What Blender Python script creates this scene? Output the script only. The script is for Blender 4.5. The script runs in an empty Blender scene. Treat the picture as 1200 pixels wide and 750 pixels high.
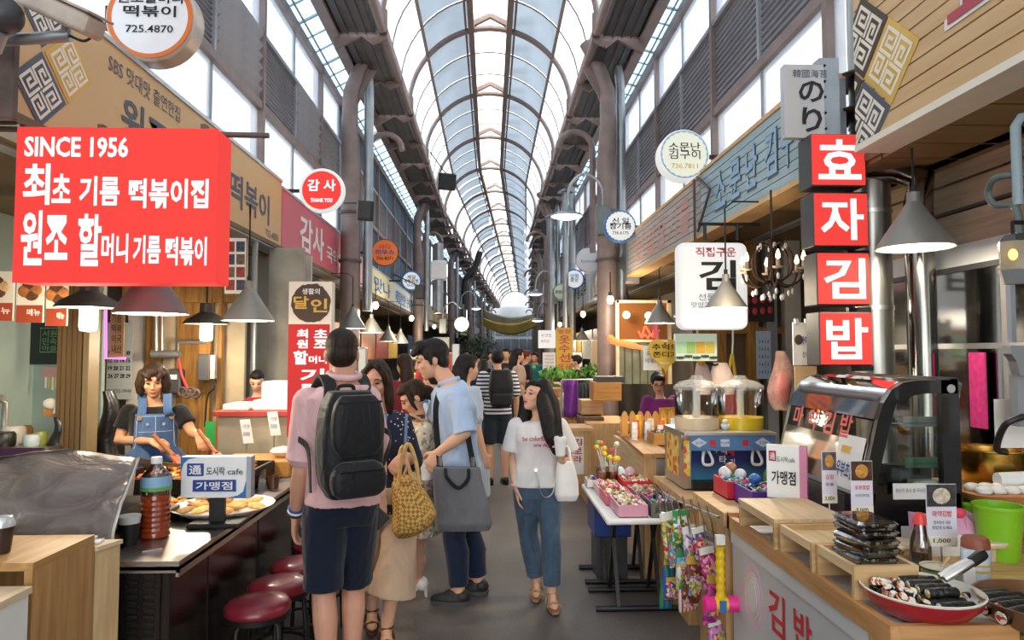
import bpy, bmesh, math, random
from mathutils import Vector, Matrix, Euler, noise
PI = math.pi
V = Vector
SC = bpy.context.scene
COL = SC.collection
RND = random.Random(7)

# ------------------------------------------------------------------ camera
CAM = V((0, 0, 1.6)); FPX = 800.0
PITCH = math.atan(38 / 800); YAW = math.atan(-26 / 800)
cd = bpy.data.cameras.new('camera'); cam = bpy.data.objects.new('camera', cd); COL.objects.link(cam)
cd.sensor_width = 36; cd.lens = 24.0; cd.clip_end = 400; cd.clip_start = 0.05
cam.location = CAM; cam.rotation_euler = (PI / 2 + PITCH, 0, YAW)
SC.camera = cam
# ------------------------------------------------------------------ world: bright overcast sky
wd = bpy.data.worlds.new('overcast_sky'); SC.world = wd; wd.use_nodes = True
wn = wd.node_tree.nodes; wl = wd.node_tree.links
wbg = wn['Background']; wbg.inputs['Color'].default_value = (0.96, 0.98, 1.0, 1); wbg.inputs['Strength'].default_value = 3.4
# ------------------------------------------------------------------ exposure
SC.view_settings.view_transform = 'Standard'; SC.view_settings.look = 'None'
SC.view_settings.gamma = 1; SC.view_settings.use_curve_mapping = False
SC.view_settings.exposure = 0.42
SC.cycles.max_bounces = 6; SC.cycles.diffuse_bounces = 4; SC.cycles.glossy_bounces = 3
SC.cycles.transmission_bounces = 6; SC.cycles.transparent_max_bounces = 12
SC.cycles.caustics_reflective = False; SC.cycles.caustics_refractive = False
SC.cycles.sample_clamp_indirect = 6

RM = Euler((PI / 2 + PITCH, 0, YAW)).to_matrix()
def ray(px, py): return RM @ V(((px - 600) / FPX, (375 - py) / FPX, -1))
def W(px, py, Y):
    d = ray(px, py); return CAM + d * (Y / d.y)
def PX(px, py, X):
    d = ray(px, py); return CAM + d * (X / d.x)
def PZ(px, py, Z):
    d = ray(px, py); return CAM + d * ((Z - CAM.z) / d.z)
def bend(y): return 0.055 * max(0.0, y - 21)

# ------------------------------------------------------------------ materials
MATS = {}
def lin(h):
    h = h.lstrip('#'); c = [int(h[i:i + 2], 16) / 255 for i in (0, 2, 4)]
    return [x / 12.92 if x <= .04045 else ((x + .055) / 1.055) ** 2.4 for x in c]
def _new(name):
    m = bpy.data.materials.new(name); m.use_nodes = True
    nt = m.node_tree; return m, nt.nodes, nt.links, nt.nodes['Principled BSDF']
def _coord(N, L, scale=(1, 1, 1), rot=(0, 0, 0)):
    tc = N.new('ShaderNodeTexCoord'); mp = N.new('ShaderNodeMapping')
    mp.inputs['Scale'].default_value = scale; mp.inputs['Rotation'].default_value = rot
    L.new(tc.outputs['Object'], mp.inputs['Vector']); return mp.outputs['Vector']
def _ramp(N, L, fac, c1, c2, p0=.3, p1=.7):
    r = N.new('ShaderNodeValToRGB'); e = r.color_ramp.elements
    e[0].position = p0; e[0].color = (*c1, 1); e[1].position = p1; e[1].color = (*c2, 1)
    L.new(fac, r.inputs['Fac']); return r.outputs['Color']
def _bump(N, L, b, h, strength, dist=.01):
    n = N.new('ShaderNodeBump'); n.inputs['Strength'].default_value = strength; n.inputs['Distance'].default_value = dist
    L.new(h, n.inputs['Height']); L.new(n.outputs['Normal'], b.inputs['Normal'])
def mat(name, col='#888888', rough=.6, metal=0, var=.12, vs=6, bump=0, bs=60, emit=0, alpha=1, spec=.5, coat=0, sheen=0, stretch=(1, 1, 1)):
    """plain stuff with a little procedural variation"""
    if name in MATS: return MATS[name]
    m, N, L, b = _new(name); c = lin(col)
    b.inputs['Roughness'].default_value = rough; b.inputs['Metallic'].default_value = metal
    b.inputs['Specular IOR Level'].default_value = spec; b.inputs['Coat Weight'].default_value = coat
    b.inputs['Sheen Weight'].default_value = sheen
    v = _coord(N, L, stretch)
    n = N.new('ShaderNodeTexNoise'); n.inputs['Scale'].default_value = vs; n.inputs['Detail'].default_value = 4
    L.new(v, n.inputs['Vector'])
    co = _ramp(N, L, n.outputs['Fac'], [x * (1 - var) for x in c], [min(1, x * (1 + var)) for x in c])
    L.new(co, b.inputs['Base Color'])
    if bump:
        n2 = N.new('ShaderNodeTexNoise'); n2.inputs['Scale'].default_value = bs; n2.inputs['Detail'].default_value = 3
        L.new(v, n2.inputs['Vector']); _bump(N, L, b, n2.outputs['Fac'], bump)
    if emit:
        L.new(co, b.inputs['Emission Color']); b.inputs['Emission Strength'].default_value = emit
    if alpha < 1: b.inputs['Alpha'].default_value = alpha
    MATS[name] = m; return m
def wood(name, c1, c2, axis=2, scale=1.0, rough=.5):
    if name in MATS: return MATS[name]
    m, N, L, b = _new(name)
    s = [14 * scale] * 3; s[axis] = 1.2 * scale
    v = _coord(N, L, s)
    n = N.new('ShaderNodeTexNoise'); n.inputs['Scale'].default_value = 2.2; n.inputs['Detail'].default_value = 6; n.inputs['Distortion'].default_value = .6
    L.new(v, n.inputs['Vector'])
    L.new(_ramp(N, L, n.outputs['Fac'], lin(c1), lin(c2), .3, .68), b.inputs['Base Color'])
    b.inputs['Roughness'].default_value = rough
    _bump(N, L, b, n.outputs['Fac'], .15, .004)
    MATS[name] = m; return m
def pane(name, col, through, diffuse=.5, dirt=.15, rough=.4):
    """dirty translucent sheet: part of the light goes straight through, part is scattered"""
    if name in MATS: return MATS[name]
    m, N, L, b = _new(name); N.remove(b); out = N['Material Output']
    c = lin(col)
    tr = N.new('ShaderNodeBsdfTransparent'); tl = N.new('ShaderNodeBsdfTranslucent'); df = N.new('ShaderNodeBsdfDiffuse')
    v = _coord(N, L, (.7, .35, .7)); n = N.new('ShaderNodeTexNoise'); n.inputs['Scale'].default_value = 1.7; n.inputs['Detail'].default_value = 5; n.inputs['Distortion'].default_value = 1.2
    L.new(v, n.inputs['Vector'])
    co = _ramp(N, L, n.outputs['Fac'], [x * through * (1 - dirt) for x in c], [min(1, x * through * (1 + dirt * .5)) for x in c], .35, .6)
    L.new(co, tr.inputs['Color'])
    for q in (tl, df): q.inputs['Color'].default_value = (*c, 1)
    m1 = N.new('ShaderNodeMixShader'); m1.inputs['Fac'].default_value = .5
    L.new(tl.outputs[0], m1.inputs[1]); L.new(df.outputs[0], m1.inputs[2])
    m2 = N.new('ShaderNodeMixShader'); m2.inputs['Fac'].default_value = diffuse
    L.new(tr.outputs[0], m2.inputs[1]); L.new(m1.outputs[0], m2.inputs[2]); L.new(m2.outputs[0], out.inputs['Surface'])
    MATS[name] = m; return m
def glass(name, col='#ffffff', clear=.85, rough=.05):
    """thin clear sheet: mostly see-through with a glossy skin"""
    if name in MATS: return MATS[name]
    m, N, L, b = _new(name); N.remove(b); out = N['Material Output']
    tr = N.new('ShaderNodeBsdfTransparent'); tr.inputs['Color'].default_value = (*lin(col), 1)
    gl = N.new('ShaderNodeBsdfGlossy'); gl.inputs['Roughness'].default_value = rough
    fr = N.new('ShaderNodeFresnel'); fr.inputs['IOR'].default_value = 1.45
    mx = N.new('ShaderNodeMixShader'); mth = N.new('ShaderNodeMath'); mth.operation = 'ADD'; mth.inputs[1].default_value = 1 - clear; mth.use_clamp = True
    L.new(fr.outputs[0], mth.inputs[0]); L.new(mth.outputs[0], mx.inputs['Fac'])
    L.new(tr.outputs[0], mx.inputs[1]); L.new(gl.outputs[0], mx.inputs[2]); L.new(mx.outputs[0], out.inputs['Surface'])
    MATS[name] = m; return m
def glow(name, col, strength):
    if name in MATS: return MATS[name]
    m, N, L, b = _new(name); c = lin(col)
    b.inputs['Base Color'].default_value = (*[x * .35 for x in c], 1); b.inputs['Emission Color'].default_value = (*c, 1)
    b.inputs['Emission Strength'].default_value = strength; b.inputs['Roughness'].default_value = .8; b.inputs['Specular IOR Level'].default_value = .15
    MATS[name] = m; return m
def stripes(name, c1, c2, per, axis=2, duty=.5, rough=.8, soft=.02, metal=0, bump=0):
    """two-colour bands across one axis"""
    if name in MATS: return MATS[name]
    m, N, L, b = _new(name)
    tc = N.new('ShaderNodeTexCoord'); sp = N.new('ShaderNodeSeparateXYZ'); L.new(tc.outputs['Object'], sp.inputs[0])
    a = N.new('ShaderNodeMath'); a.operation = 'DIVIDE'; a.inputs[1].default_value = per; L.new(sp.outputs[axis], a.inputs[0])
    f = N.new('ShaderNodeMath'); f.operation = 'FRACT'; L.new(a.outputs[0], f.inputs[0])
    L.new(_ramp(N, L, f.outputs[0], lin(c1), lin(c2), duty - soft, duty + soft), b.inputs['Base Color'])
    b.inputs['Roughness'].default_value = rough; b.inputs['Metallic'].default_value = metal
    if bump: _bump(N, L, b, f.outputs[0], bump, .01)
    MATS[name] = m; return m
def spots(name, base, cols, scale=60, rough=.6, thr=.5):
    """mottled print made of voronoi cells in several colours"""
    if name in MATS: return MATS[name]
    m, N, L, b = _new(name)
    v = _coord(N, L); vo = N.new('ShaderNodeTexVoronoi'); vo.inputs['Scale'].default_value = scale; L.new(v, vo.inputs['Vector'])
    sp = N.new('ShaderNodeSeparateXYZ'); L.new(vo.outputs['Color'], sp.inputs[0])
    r = N.new('ShaderNodeValToRGB'); r.color_ramp.interpolation = 'CONSTANT'; el = r.color_ramp.elements
    al = [base] + list(cols); el[0].color = (*lin(base), 1); el[1].position = thr; el[1].color = (*lin(cols[0]), 1)
    for i, c in enumerate(cols[1:]):
        e = el.new(thr + (1 - thr) * (i + 1) / len(cols)); e.color = (*lin(c), 1)
    L.new(sp.outputs[0], r.inputs['Fac']); L.new(r.outputs['Color'], b.inputs['Base Color'])
    b.inputs['Roughness'].default_value = rough
    MATS[name] = m; return m
def fabric(name, col, wr=.5, ws=9, rough=.9, var=.08, weave=0, stretch=(1, 1, .5)):
    """cloth with soft creases in relief"""
    if name in MATS: return MATS[name]
    m, N, L, b = _new(name); c = lin(col)
    v = _coord(N, L, stretch); n = N.new('ShaderNodeTexNoise'); n.inputs['Scale'].default_value = ws; n.inputs['Detail'].default_value = 3; n.inputs['Distortion'].default_value = 1.5
    L.new(v, n.inputs['Vector'])
    L.new(_ramp(N, L, n.outputs['Fac'], [x * (1 - var) for x in c], [min(1, x * (1 + var)) for x in c]), b.inputs['Base Color'])
    b.inputs['Roughness'].default_value = rough; b.inputs['Sheen Weight'].default_value = .15
    b.inputs['Specular IOR Level'].default_value = .25
    _bump(N, L, b, n.outputs['Fac'], wr, .03)
    MATS[name] = m; return m

# ------------------------------------------------------------------ building blocks
ROOTM = {}
class B:
    """collects solids in one bmesh and links them as ONE mesh object"""
    def __init__(s): s.bm = bmesh.new()
    def _add(s, vs, fs):
        bv = [s.bm.verts.new(v) for v in vs]
        for f in fs:
            try: s.bm.faces.new([bv[i] for i in f])
            except ValueError: pass
        return s
    def bx(s, x0, x1, y0, y1, z0, z1, m=None):
        vs = [V((x, y, z)) for x in (x0, x1) for y in (y0, y1) for z in (z0, z1)]
        if m: vs = [m @ v for v in vs]
        return s._add(vs, [(0, 1, 3, 2), (4, 6, 7, 5), (0, 4, 5, 1), (2, 3, 7, 6), (0, 2, 6, 4), (1, 5, 7, 3)])
    def box(s, c, d, r=None):
        """c centre, d sizes, r (euler tuple) turned about the centre"""
        M_ = Matrix.Translation(c) @ (Euler(r).to_matrix().to_4x4() if r else Matrix())
        return s.bx(-d[0] / 2, d[0] / 2, -d[1] / 2, d[1] / 2, -d[2] / 2, d[2] / 2, M_)
    def rbox(s, c, d, r=None, bev=.01, seg=2):
        t = bmesh.new(); M_ = Matrix.Translation(c) @ (Euler(r).to_matrix().to_4x4() if r else Matrix())
        bmesh.ops.create_cube(t, size=1, matrix=Matrix.Diagonal((*d, 1)))
        bmesh.ops.bevel(t, geom=t.edges[:], offset=min(bev, min(d) * .49), segments=seg, profile=.5, affect='EDGES')
        t.transform(M_); return s.join(t)
    def join(s, t):
        me = bpy.data.meshes.new('tmp'); t.to_mesh(me); t.free(); s.bm.from_mesh(me); bpy.data.meshes.remove(me); return s
    def bar(s, p0, p1, w, h=None):
        """square bar between two points"""
        p0, p1 = V(p0), V(p1); d = p1 - p0; h = h or w
        q = d.to_track_quat('Y', 'Z').to_matrix().to_4x4(); ln = d.length
        return s.bx(-w / 2, w / 2, 0, ln, -h / 2, h / 2, Matrix.Translation(p0) @ q)
    def tube(s, pts, r, n=8, caps=True):
        pts = [V(p) for p in pts]; k = len(pts); rs = r if isinstance(r, (list, tuple)) else [r] * k
        rings = []; up = None
        for i, p in enumerate(pts):
            t = (pts[min(i + 1, k - 1)] - pts[max(i - 1, 0)]).normalized()
            if up is None: up = t.orthogonal().normalized()
            up = (up - t * up.dot(t)).normalized(); sd = t.cross(up)
            rings.append([s.bm.verts.new(p + (up * math.cos(a) + sd * math.sin(a)) * rs[i]) for a in [2 * PI * j / n for j in range(n)]])
        for a, b in zip(rings, rings[1:]):
            for j in range(n): s.bm.faces.new((a[j], a[(j + 1) % n], b[(j + 1) % n], b[j]))
        if caps: s.bm.faces.new(rings[0][::-1]); s.bm.faces.new(rings[-1])
        return s
    def cyl(s, p0, p1, r0, r1=None, n=16): return s.tube([p0, p1], [r0, r0 if r1 is None else r1], n)
    def lathe(s, prof, c=(0, 0, 0), n=24, sx=1, sy=1, m=None):
        """prof [(radius, z)] turned about z"""
        c = V(c); rings = []
        for r, z in prof:
            if r < 1e-5: rings.append([s.bm.verts.new(c + V((0, 0, z)))])
            else: rings.append([s.bm.verts.new(c + V((r * sx * math.cos(2 * PI * j / n), r * sy * math.sin(2 * PI * j / n), z))) for j in range(n)])
        if m:
            for q in rings:
                for v in q: v.co = m @ v.co
        for a, b in zip(rings, rings[1:]):
            for j in range(n):
                k = (j + 1) % n
                if len(a) == 1 and len(b) == 1: continue
                if len(a) == 1: s.bm.faces.new((a[0], b[k], b[j]))
                elif len(b) == 1: s.bm.faces.new((a[j], a[k], b[0]))
                else: s.bm.faces.new((a[j], a[k], b[k], b[j]))
        return s
    def ell(s, c, r, rot=None, n=12, m=6, mtx=None):
        prof = [(math.sin(PI * i / m), -math.cos(PI * i / m)) for i in range(m + 1)]
        M_ = Matrix.Translation(c) @ (mtx if mtx is not None else (Euler(rot).to_matrix().to_4x4() if rot else Matrix())) @ Matrix.Diagonal((r[0], r[1], r[2], 1))
        return s.lathe(prof, n=n, m=M_)
    def prism(s, pts, off):
        """polygon of 3D points pushed along off"""
        pts = [V(p) for p in pts]; n = len(pts); off = V(off)
        return s._add(pts + [p + off for p in pts], [tuple(range(n))[::-1], tuple(range(n, 2 * n))] + [(i, (i + 1) % n, (i + 1) % n + n, i + n) for i in range(n)])
    def grid(s, f, nu, nv, th=0):
        """surface f(u,v) -> point, u,v in 0..1"""
        g = [[s.bm.verts.new(f(i / nu, j / nv)) for j in range(nv + 1)] for i in range(nu + 1)]
        for i in range(nu):
            for j in range(nv): s.bm.faces.new((g[i][j], g[i + 1][j], g[i + 1][j + 1], g[i][j + 1]))
        return s
    def obj(s, name, m, parent=None, smooth=0, kind=None, local=False, thick=0, rec=True):
        me = bpy.data.meshes.new(name)
        if rec: bmesh.ops.recalc_face_normals(s.bm, faces=s.bm.faces[:])
        if parent is not None and not local:
            M_ = ROOTM.get(parent.name)
            if M_ is not None: s.bm.transform(M_.inverted())
        if smooth:
            for f in s.bm.faces: f.smooth = True
            for e in s.bm.edges:
                if len(e.link_faces) == 2 and e.calc_face_angle(0) > smooth: e.smooth = False
        s.bm.to_mesh(me); s.bm.free()
        if m is not None: me.materials.append(m)
        o = bpy.data.objects.new(name, me); COL.objects.link(o)
        if parent is not None:
            o.parent = parent
            if parent.name in ROOTM: ROOTM[o.name] = ROOTM[parent.name]
        if thick:
            md = o.modifiers.new('thickness', 'SOLIDIFY'); md.thickness = thick; md.offset = 0
        if kind: o['kind'] = kind
        return o
LABELS = {}
def tag(o, label, cat, group=None, kind=None):
    o['label'] = label; o['category'] = cat
    if group: o['group'] = group
    if kind: o['kind'] = kind
    return o
def thing(name, label, cat, loc=(0, 0, 0), rz=0, group=None):
    o = bpy.data.objects.new(name, None); COL.objects.link(o); o.empty_display_size = .05
    o.location = loc; o.rotation_euler = (0, 0, rz)
    ROOTM[o.name] = Matrix.Translation(loc) @ Matrix.Rotation(rz, 4, 'Z')
    return tag(o, label, cat, group)
def struct(o): o['kind'] = 'structure'; return o
def sroot(name):
    o = bpy.data.objects.new(name, None); COL.objects.link(o); o['kind'] = 'structure'; return o
def kids(o): return [c for c in bpy.data.objects if c.parent == o]
KID = {}
def dup(root, loc, rz=0, label=None, scale=None):
    """copy a thing with its parts and sub-parts"""
    if root.name not in KID:
        KID[root.name] = [(c, kids(c)) for c in kids(root)]
    r = root.copy(); COL.objects.link(r); r.location = loc; r.rotation_euler = (0, 0, rz)
    if scale: r.scale = scale if isinstance(scale, (tuple, list)) else (scale,) * 3
    if label: r['label'] = label
    for c, gs in KID[root.name]:
        c2 = c.copy(); COL.objects.link(c2); c2.parent = r
        for g in gs:
            g2 = g.copy(); COL.objects.link(g2); g2.parent = c2
    return r
def ref(src, name, parent, loc, rz=0, scale=None):
    """another piece sharing src's mesh"""
    o = bpy.data.objects.new(name, src.data if hasattr(src, 'data') else src); COL.objects.link(o); o.parent = parent
    o.location = loc; o.rotation_euler = (0, 0, rz)
    if scale: o.scale = scale
    return o
# lettering: flat glyphs fitted into a rectangle standing at c, spanned by right and up
GLYQ = {}
def letters(parent, s, c, right, up, w, h, m, bold=.0, name='lettering', lift=.003, keep=False):
    """flat print: queued here, shaped in batches by set_letters()"""
    me = bpy.data.meshes.new(name); me.materials.append(m)
    o = bpy.data.objects.new(name, me); COL.objects.link(o); o.parent = parent
    M_ = ROOTM.get(parent.name)
    GLYQ.setdefault((.025 if bold >= .045 else round(min(bold, .02), 2)), []).append((me, s, V(c), V(right).normalized(), V(up).normalized(), w, h, lift, keep, M_.inverted() if M_ is not None else Matrix()))
    if len(s) > 1 and w * 800 / max(1.5, V(c).y) < 10 * len(s): o['kind'] = 'stuff'
    return o
def set_letters():
    for bold, q in GLYQ.items():
        cu = bpy.data.curves.new('glyphs', 'FONT'); cu.resolution_u = 2; cu.space_line = 3; cu.offset = bold
        cu.body = '\n'.join(r[1] for r in q)
        t = bpy.data.objects.new('glyphs', cu); big = bpy.data.meshes.new_from_object(t)
        bpy.data.objects.remove(t); bpy.data.curves.remove(cu)
        line = [int((1.85 - v.co.y) // 3) for v in big.vertices]
        vs = [[] for _ in q]; loc = [0] * len(line); fs = [[] for _ in q]
        for i, v in enumerate(big.vertices): loc[i] = len(vs[line[i]]); vs[line[i]].append(v.co.copy())
        for p in big.polygons: fs[line[p.vertices[0]]].append([loc[k] for k in p.vertices])
        bpy.data.meshes.remove(big)
        for (me, s, c, right, up, w, h, lift, keep, inv), pv, pf in zip(q, vs, fs):
            if not pv: continue
            xs = [p.x for p in pv]; yv = [p.y for p in pv]; nor = right.cross(up)
            cx, cy = (min(xs) + max(xs)) / 2, (min(yv) + max(yv)) / 2
            kx = w / (max(xs) - min(xs)); ky = h / (max(yv) - min(yv))
            if keep: kx = ky = min(kx, ky)
            me.from_pydata([inv @ (c + right * ((p.x - cx) * kx) + up * ((p.y - cy) * ky) + nor * lift) for p in pv], [], pf)
def tpx(parent, s, x0, y0, x1, y1, Y, m, bold=.0, lift=.004):
    """lettering on a face that looks at the aisle's mouth (plane y=Y), given by its rectangle"""
    a, b = W(x0, y1, Y), W(x1, y0, Y)
    return letters(parent, s, (a + b) / 2, (1, 0, 0), (0, 0, 1), b.x - a.x, b.z - a.z, m, bold, lift=lift)
def F(x0, y0, x1, y1, Y):
    a, b = W(x0, y1, Y), W(x1, y0, Y); return a.x, b.x, a.z, b.z

# common materials
M_brown = mat('brown_painted_steel', '#85736d', .5, .2, .15, 5)
M_dkbrown = mat('dark_brown_steel', '#5d504b', .5, .2, .15, 5)
M_gutter = mat('gutter_sheet', '#59585a', .45, .5, .2, 4)
M_louver = mat('louver_grey', '#a0a1a6', .5, .3, .12, 3)
M_louvd = mat('louver_dark', '#898a91', .5, .3, .12, 3)
M_steel = mat('stainless', '#c4c2bd', .34, 1, .08, 8, .02, 200)
M_duct = mat('duct_steel', '#a5a49c', .3, .9, .12, 3, stretch=(1, 1, .3))
M_galv = mat('galvanised', '#9fa3a4', .4, .7, .15, 5)
M_black = mat('black_plastic', '#161616', .45, 0, .2)
M_iron = mat('black_iron', '#1d1c1b', .5, .4, .2)
M_white = mat('white_paint', '#e9e8e4', .5, 0, .05)
M_plast = mat('white_plastic', '#efeeea', .35, 0, .04)
M_ink = mat('black_ink', '#1a1a1c', .7, 0, .05)
M_dkgrey = mat('dark_grey_paint', '#3c3c3f', .5, 0, .15)
M_grey = mat('mid_grey_paint', '#8e8f90', .55, 0, .1)
M_red = mat('red_print', '#cf2d31', .5, 0, .05)
M_navy = mat('navy_print', '#1e3f8f', .5, 0, .05)
W_pine = wood('pine_wood', '#b98f5c', '#d9b685', 0)
W_piney = wood('pine_wood_long', '#c9a674', '#e3c69c', 1)
W_pinez = wood('pine_wood_upright', '#b68c58', '#d4ae7a', 2)
W_plank = wood('honey_plank', '#a87b45', '#c79c63', 1)
W_dark = wood('dark_wood', '#5a4128', '#7d5c39', 2)
W_light = wood('light_ply', '#cdb48f', '#e6d3b4', 1)
M_cone = mat('lampshade_metal', '#8d8b84', .5, .4, .1, 4)
M_conein = glow('lamp_inside', '#fff0d2', 1.1)
M_bulb = glow('bulb_warm', '#ffe2b0', 10)
M_bulbw = glow('bulb_white', '#fff6e6', 30)
# ================================================================== SETTING
m, N, L, b = _new('asphalt')
v = _coord(N, L)
n1 = N.new('ShaderNodeTexNoise'); n1.inputs['Scale'].default_value = 1.1; n1.inputs['Detail'].default_value = 5; L.new(v, n1.inputs['Vector'])
n2 = N.new('ShaderNodeTexNoise'); n2.inputs['Scale'].default_value = 130; n2.inputs['Detail'].default_value = 2; L.new(v, n2.inputs['Vector'])
ca = _ramp(N, L, n1.outputs['Fac'], lin('#57524f'), lin('#746e6a'), .3, .7)
cb = _ramp(N, L, n2.outputs['Fac'], (.62, .62, .62), (1.25, 1.25, 1.25), .35, .65)
mx = N.new('ShaderNodeMix'); mx.data_type = 'RGBA'; mx.blend_type = 'MULTIPLY'; mx.inputs[0].default_value = 1
L.new(ca, mx.inputs[6]); L.new(cb, mx.inputs[7]); L.new(mx.outputs[2], b.inputs['Base Color'])
b.inputs['Roughness'].default_value = .42; b.inputs['Specular IOR Level'].default_value = .4
_bump(N, L, b, n2.outputs['Fac'], .35, .01); M_asph = m
struct(B().bx(-5, 9, -8, 80, -.1, 0).obj('floor', M_asph))

# ---- ceiling: glazed barrel vault on steel arches
RR, ZC, SP, Y0 = 1.45, 6.0, 3.1, 8.9
ceil = sroot('ceiling')
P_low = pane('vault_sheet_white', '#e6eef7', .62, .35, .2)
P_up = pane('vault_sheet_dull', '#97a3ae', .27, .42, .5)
P_top = pane('skylight_sheet', '#fffaf2', .95, .2, .06)
AS = .23 * PI / 2 * .65
def arc(t, r=RR): return r * math.sin(t), ZC + r * math.cos(t)     # t from the crown
T1 = .24; TM = .90; T2 = PI / 2
def arc_strip(t0, t1, y0, y1, n, r=RR):
    bb = B()
    bb.grid(lambda u, w: V((arc(t0 + (t1 - t0) * u, r)[0], y0 + (y1 - y0) * w, arc(t0 + (t1 - t0) * u, r)[1])), n, 1)
    return bb
proto = {}
def vault_pane(k, third, sgn, band, yb, ln):
    key = (sgn, band, ln)
    if key not in proto:
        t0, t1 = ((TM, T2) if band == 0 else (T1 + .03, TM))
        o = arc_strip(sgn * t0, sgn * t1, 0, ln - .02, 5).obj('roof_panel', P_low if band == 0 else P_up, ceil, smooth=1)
        proto[key] = o; o.location = (bend(yb), yb, 0); return o
    return ref(proto[key], 'roof_panel', ceil, (bend(yb), yb, 0))
def top_pane(yb, ln):
    key = ('t', ln)
    if key not in proto:
        x1, z1 = arc(T1); z1 += .10
        bb = B().grid(lambda u, w: V((x1 * (2 * u - 1), ln * w * .985, z1 + .16 * (1 - abs(2 * u - 1)))), 2, 1)
        o = bb.obj('skylight_panel', P_top, ceil); proto[key] = o; o.location = (bend(yb), yb, 0); return o
    return ref(proto[key], 'skylight_panel', ceil, (bend(yb), yb, 0))
ys = [Y0 + SP * k for k in range(-5, 19)]
for k, y in enumerate(ys[:-1]):
    if y < 25:
        for j in range(3):
            for sg in (-1, 1):
                for bd in (0, 1): vault_pane(k, j, sg, bd, y + j * SP / 3, SP / 3)
            top_pane(y + j * SP / 3, SP / 3)
    else:
        for sg in (-1, 1):
            for bd in (0, 1): vault_pane(k, 0, sg, bd, y, SP)
        top_pane(y, SP)
pa = []
bb = B(); bb.tube([V((arc(t)[0], 0, arc(t)[1] - .04)) for t in [-PI / 2 + PI * i / 28 for i in range(29)]], .055, 6)
arch0 = bb.obj('roof_arch', M_brown, ceil, smooth=1); arch0.location = (bend(ys[0]), ys[0], 0)
x1, z1 = arc(T1)
r0 = B().bar((-x1, 0, z1 + .06), (0, 0, z1 + .24), .09).bar((x1, 0, z1 + .06), (0, 0, z1 + .24), .09).obj('ridge_brace', M_brown, ceil); r0.location = (bend(ys[0]), ys[0], 0)
thin = None
for k, y in enumerate(ys):
    if k: ref(arch0, 'roof_arch', ceil, (bend(y), y, 0)); ref(r0, 'ridge_brace', ceil, (bend(y), y, 0))
    if y < 34:
        for j in (1, 2):
            yy = y + SP * j / 3
            if thin is None:
                thin = B().tube([V((arc(t)[0], 0, arc(t)[1] - .015)) for t in [-PI / 2 + PI * i / 20 for i in range(21)]], .014, 4).obj('glazing_bar', M_dkbrown, ceil, smooth=1); thin.location = (bend(yy), yy, 0)
            else: ref(thin, 'glazing_bar', ceil, (bend(yy), yy, 0))
for nm, t, r, w in (('purlin', TM, RR - .03, .05), ('ridge_beam', T1, RR - .03, .10), ('ridge_rail', T1 + .07, RR - .03, .035), ('eaves_beam', PI / 2, RR, .09)):
    for sg in (-1, 1):
        bb = B(); x, z = arc(t, r)
        for y, y2 in zip(ys, ys[1:]): bb.bar((sg * x + bend(y), y, z), (sg * x + bend(y2), y2, z), w, w * (1.6 if nm == 'ridge_beam' else 1))
        bb.obj(nm, M_brown, ceil)

# ---- gutters along both springing lines
def gutter(name, sg):
    root = sroot(name); g0 = br0 = None
    for k, y in enumerate(ys[:-1]):
        if g0 is None:
            bb = B(); zb = 5.80
            bb.bx(sg * 1.52, sg * 1.98, 0, SP - .06, zb, zb + .03)
            bb.bx(sg * 1.50, sg * 1.53, 0, SP - .06, zb, zb + .22); bb.bx(sg * 1.96, sg * 1.99, 0, SP - .06, zb, zb + .22)
            for xx in (1.62, 1.74, 1.86): bb.bx(sg * xx, sg * (xx + .02), 0, SP - .06, zb - .022, zb)
            g0 = bb.obj('gutter_channel', M_gutter, root); g0.location = (bend(y), y, 0)
            p0 = B().tube([(sg * 1.42, 0, 5.83), (sg * 1.42, SP - .1, 5.83)], .055, 8).tube([(sg * 1.42, .03, 5.83), (sg * 1.42, .03, 6.15)], .055, 8).obj('gutter_pipe', M_brown, root, smooth=.8); p0.location = (bend(y), y, 0)
            f0 = B().bx(sg * 1.99, sg * 2.13, 0, SP, 5.76, 5.98).obj('fascia_board', M_brown, root); f0.location = (bend(y), y, 0)
            br0 = B().prism([(sg * 1.36, 0, 5.86), (sg * 1.36, 0, 5.76), (sg * 1.55, 0, 5.68), (sg * 1.7, 0, 5.79), (sg * 2.05, 0, 5.6), (sg * 2.05, 0, 5.86)], (0, .05, 0)).obj('gutter_bracket', M_brown, root); br0.location = (bend(y), y, 0)
        else:
            for q, nm in ((g0, 'gutter_channel'), (p0, 'gutter_pipe'), (br0, 'gutter_bracket'), (f0, 'fascia_board')): ref(q, nm, root, (bend(y), y, 0))
        ref(br0, 'gutter_bracket', root, (bend(y + SP / 2), y + SP / 2, 0))
    return root
gutter('trim_1', -1); gutter('trim_2', 1)

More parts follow.
